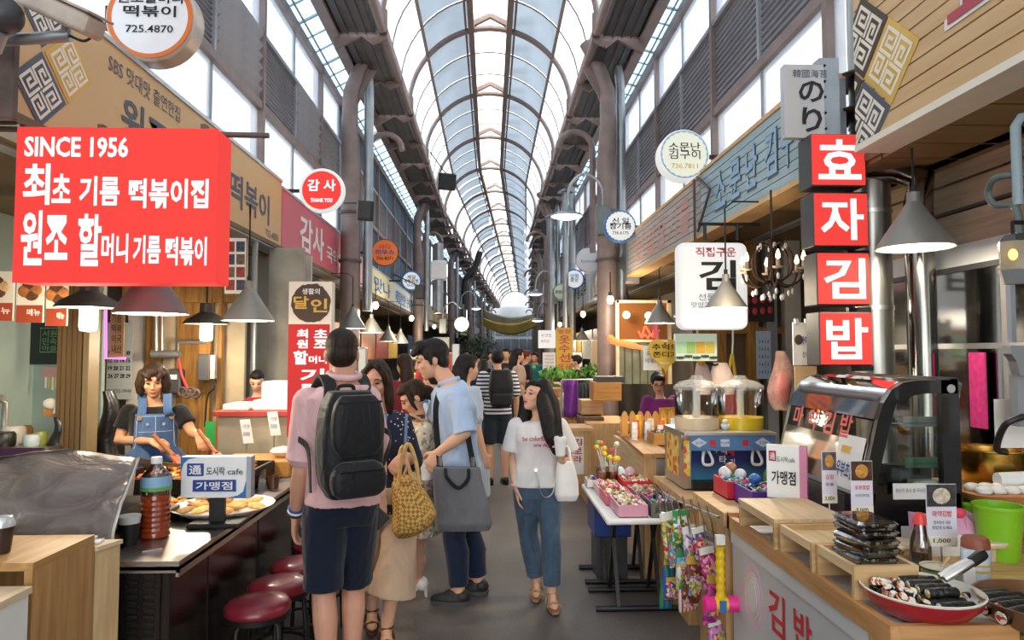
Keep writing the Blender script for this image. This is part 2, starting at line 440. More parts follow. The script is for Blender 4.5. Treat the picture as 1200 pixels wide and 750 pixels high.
# ---- upper walls: frosted glazing, louvres, frosted glazing
P_wall = pane('frosted_window', '#eef3f8', .72, .35, .08)
P_wall2 = pane('upper_window', '#e6eef6', .80, .3, .1)
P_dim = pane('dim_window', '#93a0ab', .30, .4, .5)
P_block = pane('glass_block', '#a9cbe0', .75, .4, .3)
PW = 1.27
def upper_wall(name, sg, z):
    """z: five heights - sill, louvre foot, louvre head, window head, lattice head"""
    root = sroot(name); X = sg * 2.5; yy = [7.35 + PW * k for k in range(-9, 46)]
    pr = {}
    def put(key, nm, mk, mt, y, th=0):
        if key not in pr:
            o = mk().obj(nm, mt, root, thick=th); o.location = (bend(y), y, 0); pr[key] = o; return o
        return ref(pr[key], nm, root, (bend(y), y, 0))
    for k, y in enumerate(yy[:-1]):
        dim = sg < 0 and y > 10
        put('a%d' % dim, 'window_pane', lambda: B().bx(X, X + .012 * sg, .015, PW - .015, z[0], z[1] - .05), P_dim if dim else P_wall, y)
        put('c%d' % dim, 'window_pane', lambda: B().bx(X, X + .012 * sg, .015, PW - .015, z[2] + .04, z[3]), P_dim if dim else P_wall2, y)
        kk = k - 9
        opened = (kk in (-1, 1, -3)) if sg < 0 else (kk in (-4, 4))
        if opened:
            lp = B().bx(X - sg * .02, X + sg * .05, 0, .04, z[1], z[2]).bx(X - sg * .02, X + sg * .05, PW - .04, PW, z[1], z[2]).obj('louver_panel', M_louver, root); lp.location = (bend(y), y, 0)
            ns = 6
            for i in range(ns):
                zz = z[1] + (i + .5) * (z[2] - z[1]) / ns
                M_ = Matrix.Translation((X, 0, zz)) @ Matrix.Rotation(sg * .95, 4, 'Y')
                if 'slat' not in pr:
                    pr['slat'] = B().bx(-.085, .085, .05, PW - .05, -.008, .008, Matrix.Rotation(sg * .95, 4, 'Y')).obj('slat', M_louver, lp); pr['slat'].location = (X, 0, zz)
                else: ref(pr['slat'], 'slat', lp, (X, 0, zz))
        else:
            def mk():
                bb = B(); n = 14
                for i in range(n):
                    z0 = z[1] + i * (z[2] - z[1]) / n; z1_ = z[1] + (i + 1) * (z[2] - z[1]) / n
                    bb.prism([(X, .02, z0), (X - sg * .02, .02, z0 + .012), (X, .02, z1_)], (0, PW - .04, 0))
                bb.bx(X, X + sg * .03, .02, PW - .02, z[1], z[2]); return bb
            put('b', 'louver_panel', mk, M_louvd, y)
        put('d', 'glass_block_strip', lambda: B().grid(lambda u, w: V((X - sg * .4 * u, PW * w, z[3] + .1 + (z[4] - z[3] - .1) * u)), 1, 1), P_block, y)
        put('e', 'lattice_bar', lambda: B().bar((X, 0, z[3] + .09), (X - sg * .42, 0, z[4]), .03).bar((X, .42, z[3] + .09), (X - sg * .42, .42, z[4]), .02).bar((X, .84, z[3] + .09), (X - sg * .42, .84, z[4]), .02), M_galv, y)
        put('f', 'louver_post', lambda: B().bx(X - sg * .04, X + sg * .05, -.025, .025, z[1], z[2]), M_louver, y)
        if k % 2: put('g', 'wall_post', lambda: B().bx(X - sg * .06, X + sg * .08, -.035, .035, z[0] - .3, z[3] + .1), M_brown, y)
        put('h', 'glazing_bar', lambda: B().bx(X - sg * .015, X + sg * .03, -.012, .012, z[0], z[3]), M_grey, y)
    for nm, z0, z1_, d, mt in (('sill_rail', z[0] - .35, z[0], .03, M_galv), ('middle_rail', z[1] - .09, z[1], .05, M_brown), ('louver_rail', z[2], z[2] + .05, .05, M_louver), ('head_rail', z[3], z[3] + .13, .06, M_brown)):
        bb = B()
        for y, y2 in zip(yy, yy[1:]):
            bb.bx(X - sg * d + bend(y), X + sg * .06 + bend(y), y, y2, z0, z1_)
        bb.obj(nm, mt, root)
    bb = B()
    for i in range(2): 
        zz = z[3] + .1 + (z[4] - z[3] - .1) * (i + .6) / 2.2; xo = .42 * (i + .6) / 2.2
        for y, y2 in zip(yy, yy[1:]): bb.bar((X - sg * xo + bend(y), y, zz), (X - sg * xo + bend(y2), y2, zz), .02)
    bb.obj('lattice_rail', M_galv, root)
    return root
WL = upper_wall('wall_left', -1, (3.0, 4.3, 5.02, 5.68, 6.0))
WR = upper_wall('wall_right', 1, (3.0, 4.28, 5.2, 5.95, 6.15))

# ---- arcade posts (parts of the walls): tube that swings out under the gutter, rain pipe beside it
for root, sg, xx, y0 in ((WL, -1, 2.02, 9.9), (WR, 1, 1.68, 9.7)):
    for k in range(6):
        y = y0 + 9.3 * k; bx_ = bend(y)
        X = sg * xx + bx_; pf = 1 if sg < 0 else -1
        B().tube([(X, y, 0), (X, y, 4.3), (X + sg * .03, y, 4.9), (X + sg * .02, y, 5.4), (X - sg * .1, y, 5.75), (X - sg * .3, y, 6.1)], [.15, .14, .12, .11, .10, .09], 14).obj('arcade_post', M_brown, root, smooth=1)
        B().tube([(X - .23 * sg * pf, y + .1, 2.2), (X - .23 * sg * pf, y + .1, 5.5), (X - .2 * sg * pf, y + .1, 5.8)], .07, 10).obj('rain_pipe', M_galv, root, smooth=1)
        B().prism([(X, y + .02, 5.0), (X + sg * .12, y + .02, 5.3), (X - sg * .05, y + .02, 5.75), (X - sg * .35, y + .02, 5.75), (X - sg * .12, y + .02, 5.35)], (0, .03, 0)).obj('post_gusset', M_brown, root)
        for zz in (2.9, 3.6): B().tube([(X, y, zz), (X, y, zz + .04)], .165, 14).obj('pipe_clamp', M_dkbrown, root, smooth=.8)
        # swan neck of the rain pipe
        B().tube([V((X - sg * .3 - sg * .28 * math.cos(a) , y + 1.2, 4.9 + .28 * math.sin(a))) for a in [PI * i / 8 for i in range(9)]] + [V((X - sg * .02, y + 1.2, 3.2))], .05, 8).obj('swan_neck', M_brown, root, smooth=1)

# ---- stall shells under the eaves: soffit, back wall, side posts
M_soff = mat('soffit_board', '#6d5a3e', .7, 0, .2, 3)
M_tile = mat('stall_wall_green', '#9fb0a6', .45, 0, .12, 2)
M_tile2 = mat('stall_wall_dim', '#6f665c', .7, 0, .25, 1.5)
wlb = B()
ZS = 2.67
def seg_wall(X, y0, y1, z0, z1, th, mt, name, root):
    bb = B(); y = y0
    while y < y1 - .01:
        y2 = min(y1, y + 3); bb.prism([(X + bend(y), y, z0), (X + th + bend(y), y, z0), (X + th + bend(y2), y2, z0), (X + bend(y2), y2, z0)], (0, 0, z1 - z0)); y = y2
    return bb.obj(name, mt, root)
lower_l = sroot('wall_left_lower'); lower_r = sroot('wall_right_lower')
seg_wall(-3.75, -6, 6.4, 0, ZS + .2, -.1, M_tile, 'back_wall', lower_l)
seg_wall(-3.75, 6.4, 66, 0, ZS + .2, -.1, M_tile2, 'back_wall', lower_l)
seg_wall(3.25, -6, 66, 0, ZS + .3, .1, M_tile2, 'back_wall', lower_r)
for root, sg, xi, xo in ((lower_l, -1, 2.18, 3.75), (lower_r, 1, 2.1, 3.25)):
    bb = B(); y = -6
    while y < 66:
        for xa, xb, za, zb in ((xi, xo, ZS, ZS + .04), (2.5, 2.56, ZS, 3.0)): bb.prism([(sg * xa + bend(y), y, za), (sg * xb + bend(y), y, za), (sg * xb + bend(y + 3), y + 3, za), (sg * xa + bend(y + 3), y + 3, za)], (0, 0, zb - za))
        y += 3
    bb.obj('soffit', M_soff, root)
    if sg > 0:   # plank lines on the near soffit
        for k in range(22):
            yb = -1 + k * .27
            B().bx(1.96 if yb < 3.2 else 2.12, 3.25, yb, yb + .255, ZS - .02, ZS).obj('soffit_plank', wood('soffit_plank', '#7a5f33', '#92733f', 0), root)
# far end of the arcade
end = sroot('wall_back'); bx_ = bend(66)
B().bx(-4 + bx_, 5 + bx_, 66, 66.2, 0, 6.0).obj('facade', mat('far_facade', '#a6abaf', .7, 0, .15, .5), end)
B().prism([(bx_ + 2 * math.cos(a), 66, 6.0 + 1.6 * math.sin(a)) for a in [PI * i / 16 for i in range(17)]], (0, .1, 0)).obj('gable', pane('gable_sheet', '#dfe3e4', .6, .5, .1), end)
for i in range(7):
    for j in range(2):
        B().bx(bx_ - 2.7 + i * .78, bx_ - 2.05 + i * .78, 65.93, 66, 1.9 + j * 1.3, 2.9 + j * 1.3).obj('far_window', mat('far_window_glass', '#5b6268', .3, 0, .2, 1), end)
B().bx(-4 + bx_, 5 + bx_, 65.8, 66, 1.2, 1.75).obj('shop_band', mat('far_shop_band', '#8d6f78', .6, 0, .3, 1), end)
# ================================================================== SIGNS AND LAMPS UNDER THE EAVES
G_red = glow('lit_red', '#f4453f', .62); G_white = glow('lit_white', '#fbfbf8', .48); G_cream = glow('lit_cream', '#eff0dc', .52)
G_text = glow('lit_text', '#ffffff', .95); G_dim = glow('lit_panel_dim', '#e6ebf0', .5)
M_signred = mat('sign_red', '#d0606e', .45, 0, .04, 1); M_paper = mat('paper', '#eceae4', .8, 0, .04)
M_tan = mat('sign_tan', '#d3ab74', .5, 0, .06, 1); M_yel = mat('sign_yellow', '#d9bd70', .5, 0, .08, 1)
M_slate = mat('slate_print', '#4d5663', .6, 0, .05); M_gold = mat('gold_print', '#d9ae4a', .5, 0, .08); M_cream = mat('cream_print', '#ece4d2', .6, 0, .04)
M_brownp = mat('brown_print', '#4a3a2e', .6, 0, .1); M_redp = mat('dull_red_print', '#b4404f', .5, 0, .08); M_blue = mat('blue_print', '#2f6fb0', .5, 0, .06)
M_orange = mat('orange_print', '#d9702a', .5, 0, .06); M_sky = mat('pale_blue_print', '#8fb7d6', .5, 0, .06); M_alu = mat('aluminium', '#c2c4c6', .35, .8, .06)
UX, UY, UZ = V((1, 0, 0)), V((0, 1, 0)), V((0, 0, 1))

def side_sign(name, label, sg, X, y0, y1, z0, z1, mt, th=.18, cat='sign', edge=M_alu, slats=0):
    """signboard along the stall fronts, its face towards the aisle"""
    t = thing(name, label, cat, (X, (y0 + y1) / 2, z0))
    b0, b1 = bend(y0), bend(y1)
    def slab(xa, xb, z0, z1, grow=0):
        return B().prism([(X + xa + b0, y0 - grow, z0), (X + xb + b0, y0 - grow, z0), (X + xb + b1, y1 + grow, z0), (X + xa + b1, y1 + grow, z0)], (0, 0, z1 - z0))
    if slats:
        dz = (z1 - z0) / slats
        for i in range(slats): slab(0, sg * .022, z0 + i * dz + .004, z0 + (i + 1) * dz - .004).obj('slat', mt, t)
        slab(sg * .012, sg * .03, z0, z1).obj('backing', mt, t)
    else: slab(0, sg * .03, z0, z1).obj('face', mt, t)
    slab(sg * .03, sg * th, z0, z1).obj('box', M_grey, t)
    slab(-sg * .012, sg * th, z0 - .035, z0).obj('bottom_edge', edge, t); slab(-sg * .012, sg * th, z1, z1 + .03).obj('top_edge', edge, t)
    return t
def side_text(t, s, sg, X, y0, y1, z0, z1, mt, bold=0, tilt=0, name='lettering', lift=.004):
    right = UY if sg < 0 else -UY
    up = (UZ + right * tilt)
    bx_ = bend((y0 + y1) / 2)
    if bx_: right = right + UX * (.055 if sg < 0 else -.055)
    return letters(t, s, (X + bx_, (y0 + y1) / 2, (z0 + z1) / 2), right, up, abs(y1 - y0), z1 - z0, mt, bold, name, lift)
def fret(parent, c, right, up, s, bg, fg, nor, cuts=()):
    """diamond tile with four squared spirals"""
    c, right, up = V(c), V(right), V(up)
    d = (right + up * .95) * .5 * s; e = (right * -1 + up * .95) * .5 * s
    P = lambda u, w: c + d * u + e * w
    b = B().prism([P(-1, -1) + nor * .002, P(1, -1) + nor * .002, P(1, 1) + nor * .002, P(-1, 1) + nor * .002], nor * .002)
    def trim(b):
        for co, no in cuts: bmesh.ops.bisect_plane(b.bm, geom=b.bm.verts[:] + b.bm.edges[:] + b.bm.faces[:], plane_co=co, plane_no=no, clear_outer=True)
    trim(b); o = b.obj('ornament_tile', bg, parent)
    b = B(); w = .105
    def stroke(pts):
        for i, ((a0, b0), (a1, b1)) in enumerate(zip(pts, pts[1:])):
            u0, u1 = sorted((a0, a1)); v0, v1 = sorted((b0, b1)); u0 -= w / 2; u1 += w / 2; v0 -= w / 2; v1 += w / 2
            b.prism([P(p, q) + nor * .004 for p, q in ((u0, v0), (u1, v0), (u1, v1), (u0, v1))], nor * (.002 + .0004 * i))
    for su, sv in ((1, 1), (-1, 1), (-1, -1), (1, -1)):
        pts = [(.08, .08), (.08, .76), (.76, .76), (.76, .08), (.31, .08), (.31, .52), (.54, .52), (.54, .30)]
        if su * sv < 0: pts = [(q, p) for p, q in pts]
        stroke([(p * su, q * sv) for p, q in pts])
    trim(b); b.obj('fret_pattern', fg, parent); return o

# ---- left row
XL = -2.21
t = side_sign('shop_sign', 'long tan signboard with square fret ornaments above the red lit sign', -1, XL, 3.2, 7.25, 2.69, 3.40, M_tan)
nL = UX
for y, z, bg in ((3.37, 2.89, M_slate), (3.59, 3.09, M_gold), (3.37, 3.29, M_slate)):
    fret(t, (XL, y, z), UY, UZ, .2, bg, M_cream, nL, ((V((0, 3.205, 0)), -UY), (V((0, 0, 3.395)), UZ)))
side_text(t, 'SBS 맛대맛 출연한집', -1, XL, 3.95, 4.86, 3.23, 3.34, M_slate)
side_text(t, '원조할머니', -1, XL, 4.1, 5.6, 2.86, 3.16, M_slate, .035)
side_text(t, '떡볶이', -1, XL, 5.8, 6.85, 2.86, 3.16, M_slate, .03)
side_text(t, '725.4870', -1, XL, 6.75, 7.15, 2.75, 2.82, M_slate)
t = side_sign('shop_sign', 'dusky pink signboard with white brush lettering left of the aisle', -1, XL, 7.27, 11.5, 2.69, 3.34, M_signred)
side_text(t, '감사', -1, XL, 7.95, 9.1, 2.80, 3.22, M_white, .05); side_text(t, '국악원 과목', -1, XL, 9.25, 11.2, 2.84, 3.06, M_white, .03)
M_pale = mat('sign_pale_yellow', '#e6dcae', .5, 0, .06, 1); M_palew = mat('sign_pale_white', '#dfe6e2', .5, 0, .06, 1); M_palep = mat('sign_pale_pink', '#e3bcbc', .5, 0, .06, 1)
for i, (y0, y1, mt, lab, tx, tm) in enumerate((
        (11.6, 12.7, M_palep, 'short pale pink signboard just past the dusky pink one', '', None),
        (12.75, 15.6, M_pale, 'pale yellow signboard with blue lettering past the orange round sign', '맛나', M_blue),
        (15.7, 20.0, M_palew, 'whitish green signboard behind the blue ringed round sign', '제일반찬 순대국', M_blue),
        (20.1, 25.0, mat('sign_cream', '#d8c79c', .5, 0, .06, 1), 'cream signboard behind the maroon round sign', '시장분식', M_slate),
        (25.1, 32.0, mat('sign_sand', '#cfae74', .5, 0, .1, 1), 'sand coloured signboard beyond the cream one on the left', '과일 야채', M_redp),
        (32.2, 44.0, mat('sign_lime', '#c6c65e', .5, 0, .1, 1), 'far lime yellow signboard on the left row', '정육점', M_slate),
        (44.2, 62.0, M_grey, 'farthest grey signboard on the left row', '', None))):
    t = side_sign('shop_sign', lab, -1, XL, y0, y1, 2.55 if i > 2 else 2.69, 3.2, mt)
    if tx: side_text(t, tx, -1, XL, y0 + .3, y1 - .4, 2.78, 3.08, tm, .02)

# ---- right row
XR = 1.92
M_slat = wood('sign_slat_wood', '#c9a271', '#d6b382', 1, .5)
M_slatb = wood('sign_slat_teal', '#92adb7', '#a4bcc4', 1, .5)
M_slatg = wood('sign_slat_grey', '#a59d98', '#b4aca6', 1, .5)
t = side_sign('shop_sign', 'wood slat signboard with fret ornaments at the top right corner', 1, XR, 1.2, 3.47, 2.68, 3.55, M_slat, edge=M_cream, slats=11)
for y, z, bg in ((3.385, 3.22, M_brownp), (3.15, 3.0, M_gold), (3.385, 2.78, M_slate), (3.62, 3.0, M_brownp)):
    fret(t, (XR, y, z), -UY, UZ, .225, bg, M_cream, -UX, ((V((0, 3.465, 0)), UY), (V((0, 0, 2.685)), -UZ)))
letters(t, '효자', (XR, 2.34, 3.10), -UY, UZ, .84, .38, M_white, .11, 'lettering_outline', .004)
letters(t, '효자', (XR, 2.34, 3.10), -UY, UZ, .79, .34, M_redp, .06, 'lettering', .008)
t = side_sign('shop_sign', 'pale teal slat signboard with outlined lettering on the right', 1, XR, 3.9, 6.1, 2.68, 3.22, M_slatb, edge=M_tan, slats=8)
M_lblue = mat('outline_blue', '#5d7f98', .5, 0, .05)
for s, ya, yb in (('소', 5.72, 5.42), ('문', 5.36, 5.08), ('난', 5.02, 4.76), ('김', 4.66, 4.42), ('구', 4.38, 4.18), ('이', 4.14, 3.97)):
    letters(t, s, (XR, (ya + yb) / 2, 2.95), -UY, UZ, ya - yb - .02, .33, M_slate, .07, 'lettering_outline', .004)
    letters(t, s, (XR, (ya + yb) / 2, 2.955), -UY, UZ, ya - yb - .045, .30, M_sky, .02, 'lettering', .008)
t = side_sign('shop_sign', 'grey slat signboard with faded red lettering on the right', 1, XR, 6.12, 9.4, 2.68, 3.20, M_slatg, edge=M_tan, slats=8)
M_faded = stripes('faded_red', '#c9867c', '#b4aca6', .075, 2, .72, .5, .1)
for s, ya, yb in (('신', 8.9, 8.4), ('일', 8.3, 7.85), ('참', 7.75, 7.35), ('기', 7.25, 6.9), ('름', 6.8, 6.45)):
    letters(t, s, (XR, (ya + yb) / 2, 2.94), -UY, UZ, ya - yb, .33, M_faded, .05)
B().bar((XR - .03, 6.11, 2.7), (XR - .03, 5.75, 3.0), .02).bar((XR - .03, 5.75, 3.0), (XR - .03, 6.11, 3.2), .02).bar((XR - .03, 6.2, 3.2), (XR - .03, 6.2, 2.6), .02).obj('stay_rod', M_dkbrown, t)
for i, (y0, y1, mt, lab, tx, tm) in enumerate((
        (9.5, 13.0, mat('sheet_grey', '#8f9499', .4, .5, .08, 1), 'plain grey sheet metal signboard past the striped ones', '', None),
        (13.1, 17.5, mat('sign_bluegrey', '#a5adb8', .5, 0, .08, 1), 'blue grey signboard with dark lettering far right row', '참기름 들기름 고추', M_ink),
        (17.6, 23.0, mat('sign_mauve', '#a99aa0', .5, 0, .15, 1), 'mauve signboard behind the yellow upright banner', '떡집', M_slate),
        (23.1, 34.0, mat('sign_dull', '#8c857f', .5, 0, .2, 1), 'dull brown grey signboard far down the right row', '', None),
        (34.1, 62.0, mat('sign_far', '#9a958f', .5, 0, .2, 1), 'farthest signboard on the right row', '', None))):
    t = side_sign('shop_sign', lab, 1, XR, y0, y1, 2.6, 3.15, mt)
    if tx: side_text(t, tx, 1, XR, y0 + .4, y1 - .4, 2.75, 3.05, tm, .02)

# ---- the big red lit box sign
def front_box(name, label, cat, x0, y0, x1, y1, Y, th, body, face, bev=.01, group=None, facename='face', rim=.0):
    X0, X1, Z0, Z1 = F(x0, y0, x1, y1, Y)
    t = thing(name, label, cat, ((X0 + X1) / 2, Y + th / 2, Z0), 0, group)
    B().rbox(((X0 + X1) / 2, Y + .006 + th / 2, (Z0 + Z1) / 2), (X1 - X0, th, Z1 - Z0), bev=bev).obj('body', body, t)
    B().bx(X0 + rim, X1 - rim, Y, Y + .008, Z0 + rim, Z1 - rim).obj(facename, face, t)
    return t
Y = 3.08
t = front_box('lit_sign', 'large glowing red box sign headed with the year 1956', 'sign', 14, 151, 256, 331, Y, .16, G_red, G_red)
for s, r in (('SINCE 1956', (29, 161, 151, 184)), ('최', (27, 192, 60, 240)), ('초', (61, 204, 84, 238)), ('기름', (93, 207, 141, 241)), ('떡볶이집', (151, 210, 245, 244)),
             ('원조', (24, 247, 81, 311)), ('할', (91, 251, 120, 312)), ('머니', (119, 274, 151, 308)), ('기름', (156, 276, 189, 309)), ('떡볶이', (194, 278, 243, 311))):
    tpx(t, s, *r, Y, G_text, .05)
p0, p1 = W(-10, 151, Y + .1), W(315, 159, Y + .1)
q = thing('sign_pole', 'rusty dark pole that carries the large red box sign', 'pole', tuple(p0))
B().tube([p0, p1], .014, 8).obj('pole', M_dkbrown, q, smooth=.8)
bb = B()
for px in (30, 120, 240): a = W(px, 152, Y + .1); bb.bx(a.x - .012, a.x + .012, a.y - .02, a.y + .02, a.z - .06, a.z + .02)
bb.obj('clip', M_dkbrown, q)
# ---- four stacked red lit signs on the duct
Y = 3.72
GR = 'stacked red lit signs on the duct'
for i, (s, x0, y0, x1, y1, lab) in enumerate((('효', 953, 158, 1013, 216, 'topmost of four red lit box signs on the steel duct'), ('자', 956, 227, 1016, 287, 'second from top of four red lit box signs on the duct'),
                                  ('김', 960, 297, 1018, 356, 'third from top of four red lit box signs on the duct'), ('밥', 963, 367, 1021, 427, 'lowest of four red lit box signs on the steel duct'))):
    X0, X1, Z0, Z1 = F(x0, y0, x1, y1, Y)
    t = thing('lit_sign', lab, 'sign', ((X0 + X1) / 2, Y, Z0), 0, GR)
    B().rbox(((X0 + X1) / 2 - .0, Y + .09, (Z0 + Z1) / 2), (X1 - X0 + .01, .16, Z1 - Z0 + .015), bev=.006).obj('casing', M_dkgrey, t)
    B().bx(X0, X1, Y, Y + .012, Z0, Z1).obj('face', G_red, t)
    w, h = (x1 - x0), (y1 - y0)
    tpx(t, s, x0 + w * .1, y0 + h * .1, x1 - w * .08, y1 - h * .1, Y, G_text, .025)
    B().bx(X1 - .05, X1 + .08, Y + .13, Y + .16, Z0 - .04, Z0 - .01).obj('bracket', M_iron, t)
# ---- paddle sign with Japanese kana
Y = 3.8
t = front_box('paddle_sign', 'pale metal paddle sign with large Japanese kana above the red signs', 'sign', 920, 76, 965, 161, Y, .05, M_alu, mat('sign_silver', '#c6c2c0', .4, .2, .05, 2), .004)
tpx(t, '韓國海苔', 929, 82, 969, 91, Y, M_slate); tpx(t, 'の', 936, 95, 965, 120, Y, M_ink, .03); tpx(t, 'り', 940, 126, 963, 155, Y, M_ink, .03)
X0, X1, Z0, Z1 = F(962, 68, 983, 160, Y)
B().bx(X0, X1, Y + .002, Y + .12, Z0, Z1).obj('mounting_arm', M_galv, t)
bb = B()
for zz in (.1, .3, .5, .7, .9): bb.cyl((X0 + .03, Y - .004, Z0 + (Z1 - Z0) * zz), (X0 + .03, Y + .01, Z0 + (Z1 - Z0) * zz), .008, n=6)
bb.obj('bolt', M_iron, t)

# ---- round signs
def disc_sign(label, cx, cy, dpx, Y, rim, face, th=.1, texts=(), ring=None, lit=False, arm=0, scal=0):
    c = W(cx, cy, Y); r = dpx / 2 * Y / 800 / math.cos(math.atan((cx - 574) / 800)) ** .5
    t = thing('round_sign', label, 'sign', tuple(c))
    prof = [(0, 0), (r - .012, 0), (r, .012), (r, th - .012), (r - .012, th), (0, th)]
    M_ = Matrix.Translation(c) @ Matrix.Rotation(-PI / 2, 4, 'X')
    B().lathe(prof, n=40, m=M_).obj('drum', rim, t, smooth=.6)
    B().lathe([(0, 0), (r * .93, 0), (r * .93, .004), (0, .004)], n=40, m=Matrix.Translation(c - UY * .005) @ Matrix.Rotation(-PI / 2, 4, 'X')).obj('face', face, t)
    if ring:
        k, mt = ring
        bb = B(); n = 48
        for i in range(n):
            a, b = 2 * PI * i / n, 2 * PI * (i + 1) / n
            ri = (r * k) * (1 + scal * (i % 2)); rj = (r * k) * (1 + scal * ((i + 1) % 2))
            P = lambda rr, an: c + V((rr * math.cos(an), -.006, rr * math.sin(an)))
            bb._add([P(ri, a), P(rj, b), P(r * .94, b), P(r * .94, a)], [(0, 1, 2, 3)])
        bb.obj('ring', mt, t, thick=.002)
    for s, ox, oy, w, h, mt, bo in texts:
        letters(t, s, c + V((ox * r, -.006, oy * r)), UX, UZ, w * r * 2, h * r * 2, mt, bo)
    if arm:
        e = V((arm, c.y + th / 2, c.z)); B().bar(c + V((math.copysign(r * .96, arm), th / 2, 0)), e, .035).obj('arm', M_iron, t)
        B().bx(arm - .02, arm + .02, c.y + th / 2 - .06, c.y + th / 2 + .06, c.z - .08, c.z + .08).obj('wall_plate', M_iron, t)
    return t
M_drum = stripes('drum_side', '#c9b9a8', '#4a4f68', .16, 1, .55, .35, .05)
t = disc_sign('big white round drum sign with an orange ring at the top left', 176, 20, 100, 4.4, mat('drum_metal', '#c3b3a2', .35, .4, .1, 3), mat('round_face', '#e9e7e6', .4, 0, .03), .15, [('원조할머니', 0, .42, .72, .12, M_ink, .02), ('떡볶이', 0, .12, .58, .13, M_ink, .02), ('725.4870', 0, -.28, .52, .085, M_ink, .01)], (.84, M_orange), arm=-2.48)
c = W(176, 20, 4.4); B().lathe([(.279, .05), (.283, .055), (.283, .085), (.279, .09)], n=40, m=Matrix.Translation(c) @ Matrix.Rotation(-PI / 2, 4, 'X')).obj('navy_band', M_slate, t)
disc_sign('round red and white lit sign above the dusky pink board', 377, 223, 52, 7.7, G_white, G_red, .08, [('감 사', 0, .22, .62, .26, G_text, .04), ('THANK YOU', 0, -.45, .48, .09, G_text, .02)], (.86, G_white), arm=-2.48)
disc_sign('round orange sign with blue lettering on the left row', 451, 296, 32, 11.0, M_brownp, M_orange, .06, [('싸다', 0, .42, .45, .18, M_redp, .03), ('하우스', 0, .02, .7, .2, M_navy, .03), ('736-8271', 0, -.42, .6, .12, M_ink, .02)], arm=-2.48)
disc_sign('small round white sign with a blue ring on the left row', 482, 329, 24, 15.0, M_blue, G_dim, .06, [('제일', 0, .35, .4, .2, M_slate, .02), ('복집원조', 0, -.05, .7, .2, M_slate, .02), ('730-8271', 0, -.45, .45, .12, M_blue, .02)], (.84, M_blue), arm=-2.48)
disc_sign('tiny round maroon sign far down the left row', 515, 362, 15, 24.0, M_redp, mat('maroon', '#8e2f3e', .5, 0, .1), .06, [('별미식당', 0, .1, .7, .2, M_cream, .02), ('한식', 0, -.35, .4, .18, M_cream, .02)], arm=-2.2)
t = disc_sign('round cream lit sign with a bottle cap edge on the right', 802, 181, 60, 6.3, G_white, G_cream, .16, [('소문난', 0, .30, .62, .17, M_ink, .01), ('김구이', 0, -.02, .62, .17, M_ink, .01), ('736.7811', 0, -.46, .52, .1, M_gold, .01)], (.86, M_sky), arm=2.48, scal=.05)
disc_sign('round white lit sign with a blue swirl ring on the right', 727, 265, 38, 8.9, M_blue, G_white, .1, [('신 일', 0, .32, .52, .2, M_ink, .02), ('참기름', 0, 0, .68, .2, M_ink, .02), ('736.6175', 0, -.42, .5, .1, M_ink, .01)], (.87, M_blue), arm=2.48, scal=.06)
disc_sign('plain pale round sign with a thin script line on the right', 690, 305, 30, 11.3, M_alu, mat('round_pale', '#dadbe0', .4, 0, .03), .08, [('Eymeon', 0, -.1, .6, .14, M_slate, 0)], arm=2.48)
disc_sign('small round pale blue sign below the plain round sign', 673, 327, 24, 13.6, M_blue, G_dim, .08, [('상회', 0, .3, .4, .22, M_blue, .03), ('중앙', 0, -.1, .4, .2, M_slate, .02)], (.85, M_blue), arm=2.48)
disc_sign('small round pale green sign lowest of the right row', 658, 342, 20, 16.5, mat('green_rim', '#7f9a78', .5, 0, .1), mat('round_green', '#d7e2cf', .4, 0, .04), .08, [('종로건물', 0, 0, .75, .2, M_slate, .03)], (.86, mat('green_rim', '#7f9a78')), arm=2.48)
# ---- white lit rounded box sign on the right
Y = 5.0
X0, X1, Z0, Z1 = F(797, 283, 878, 386, Y)
t = thing('lit_sign', 'white lit box sign with rounded corners hanging beside the chandelier', 'sign', ((X0 + X1) / 2, Y, Z0))
B().rbox(((X0 + X1) / 2, Y + .09, (Z0 + Z1) / 2), (X1 - X0, .17, Z1 - Z0), bev=.06, seg=4).obj('casing', G_white, t, smooth=.6)
for s, r, mt, bo in (('직접구운', (815, 290, 862, 301), M_redp, .03), ('김', (819, 305, 862, 340), M_ink, .03), ('선물', (818, 344, 838, 352), M_slate, 0), ('맛있고', (810, 354, 832, 361), M_slate, 0), ('김구이', (810, 364, 832, 371), M_slate, 0)):
    tpx(t, s, *r, Y, mt, bo, lift=.006)
a = W(826, 281, Y + .08); B().tube([a, a + V((0, 0, .12))], .012, 6).tube([a + V((.25, 0, 0)), a + V((.25, 0, .12))], .012, 6).tube([a + V((-.05, 0, .12)), a + V((.42, 0, .12))], .012, 6).obj('hanger', M_iron, t)
# ---- upright banner box: brown seal over red
Y = 4.95
t = front_box('upright_banner_sign', 'upright red and cream banner sign with a dark round seal', 'sign', 336, 330, 389, 512, Y, .1, M_cream, M_cream, .004)
X0, X1, Z0, Z1 = F(336, 380, 389, 512, Y); B().bx(X0, X1 - .015, Y - .003, Y, Z0, Z1).obj('red_panel', glow('banner_red', '#e0403f', .35), t)
X0, X1, Z0, Z1 = F(341, 332, 388, 378, Y)
c = V(((X0 + X1) / 2, Y - .003, (Z0 + Z1) / 2)); rr = (X1 - X0) / 2
B().prism([c + V((rr * (1 + .04 * RND.uniform(-1, 1)) * math.cos(a), 0, rr * (1 + .05 * RND.uniform(-1, 1)) * math.sin(a))) for a in [2 * PI * i / 40 for i in range(40)]], (0, .003, 0)).obj('seal', M_brownp, t)
tpx(t, '생활의', 354, 338, 375, 345, Y - .004, M_white, .02); tpx(t, '달', 344, 347, 362, 362, Y - .004, M_gold, .05); tpx(t, '인', 364, 350, 384, 366, Y - .004, M_gold, .05)
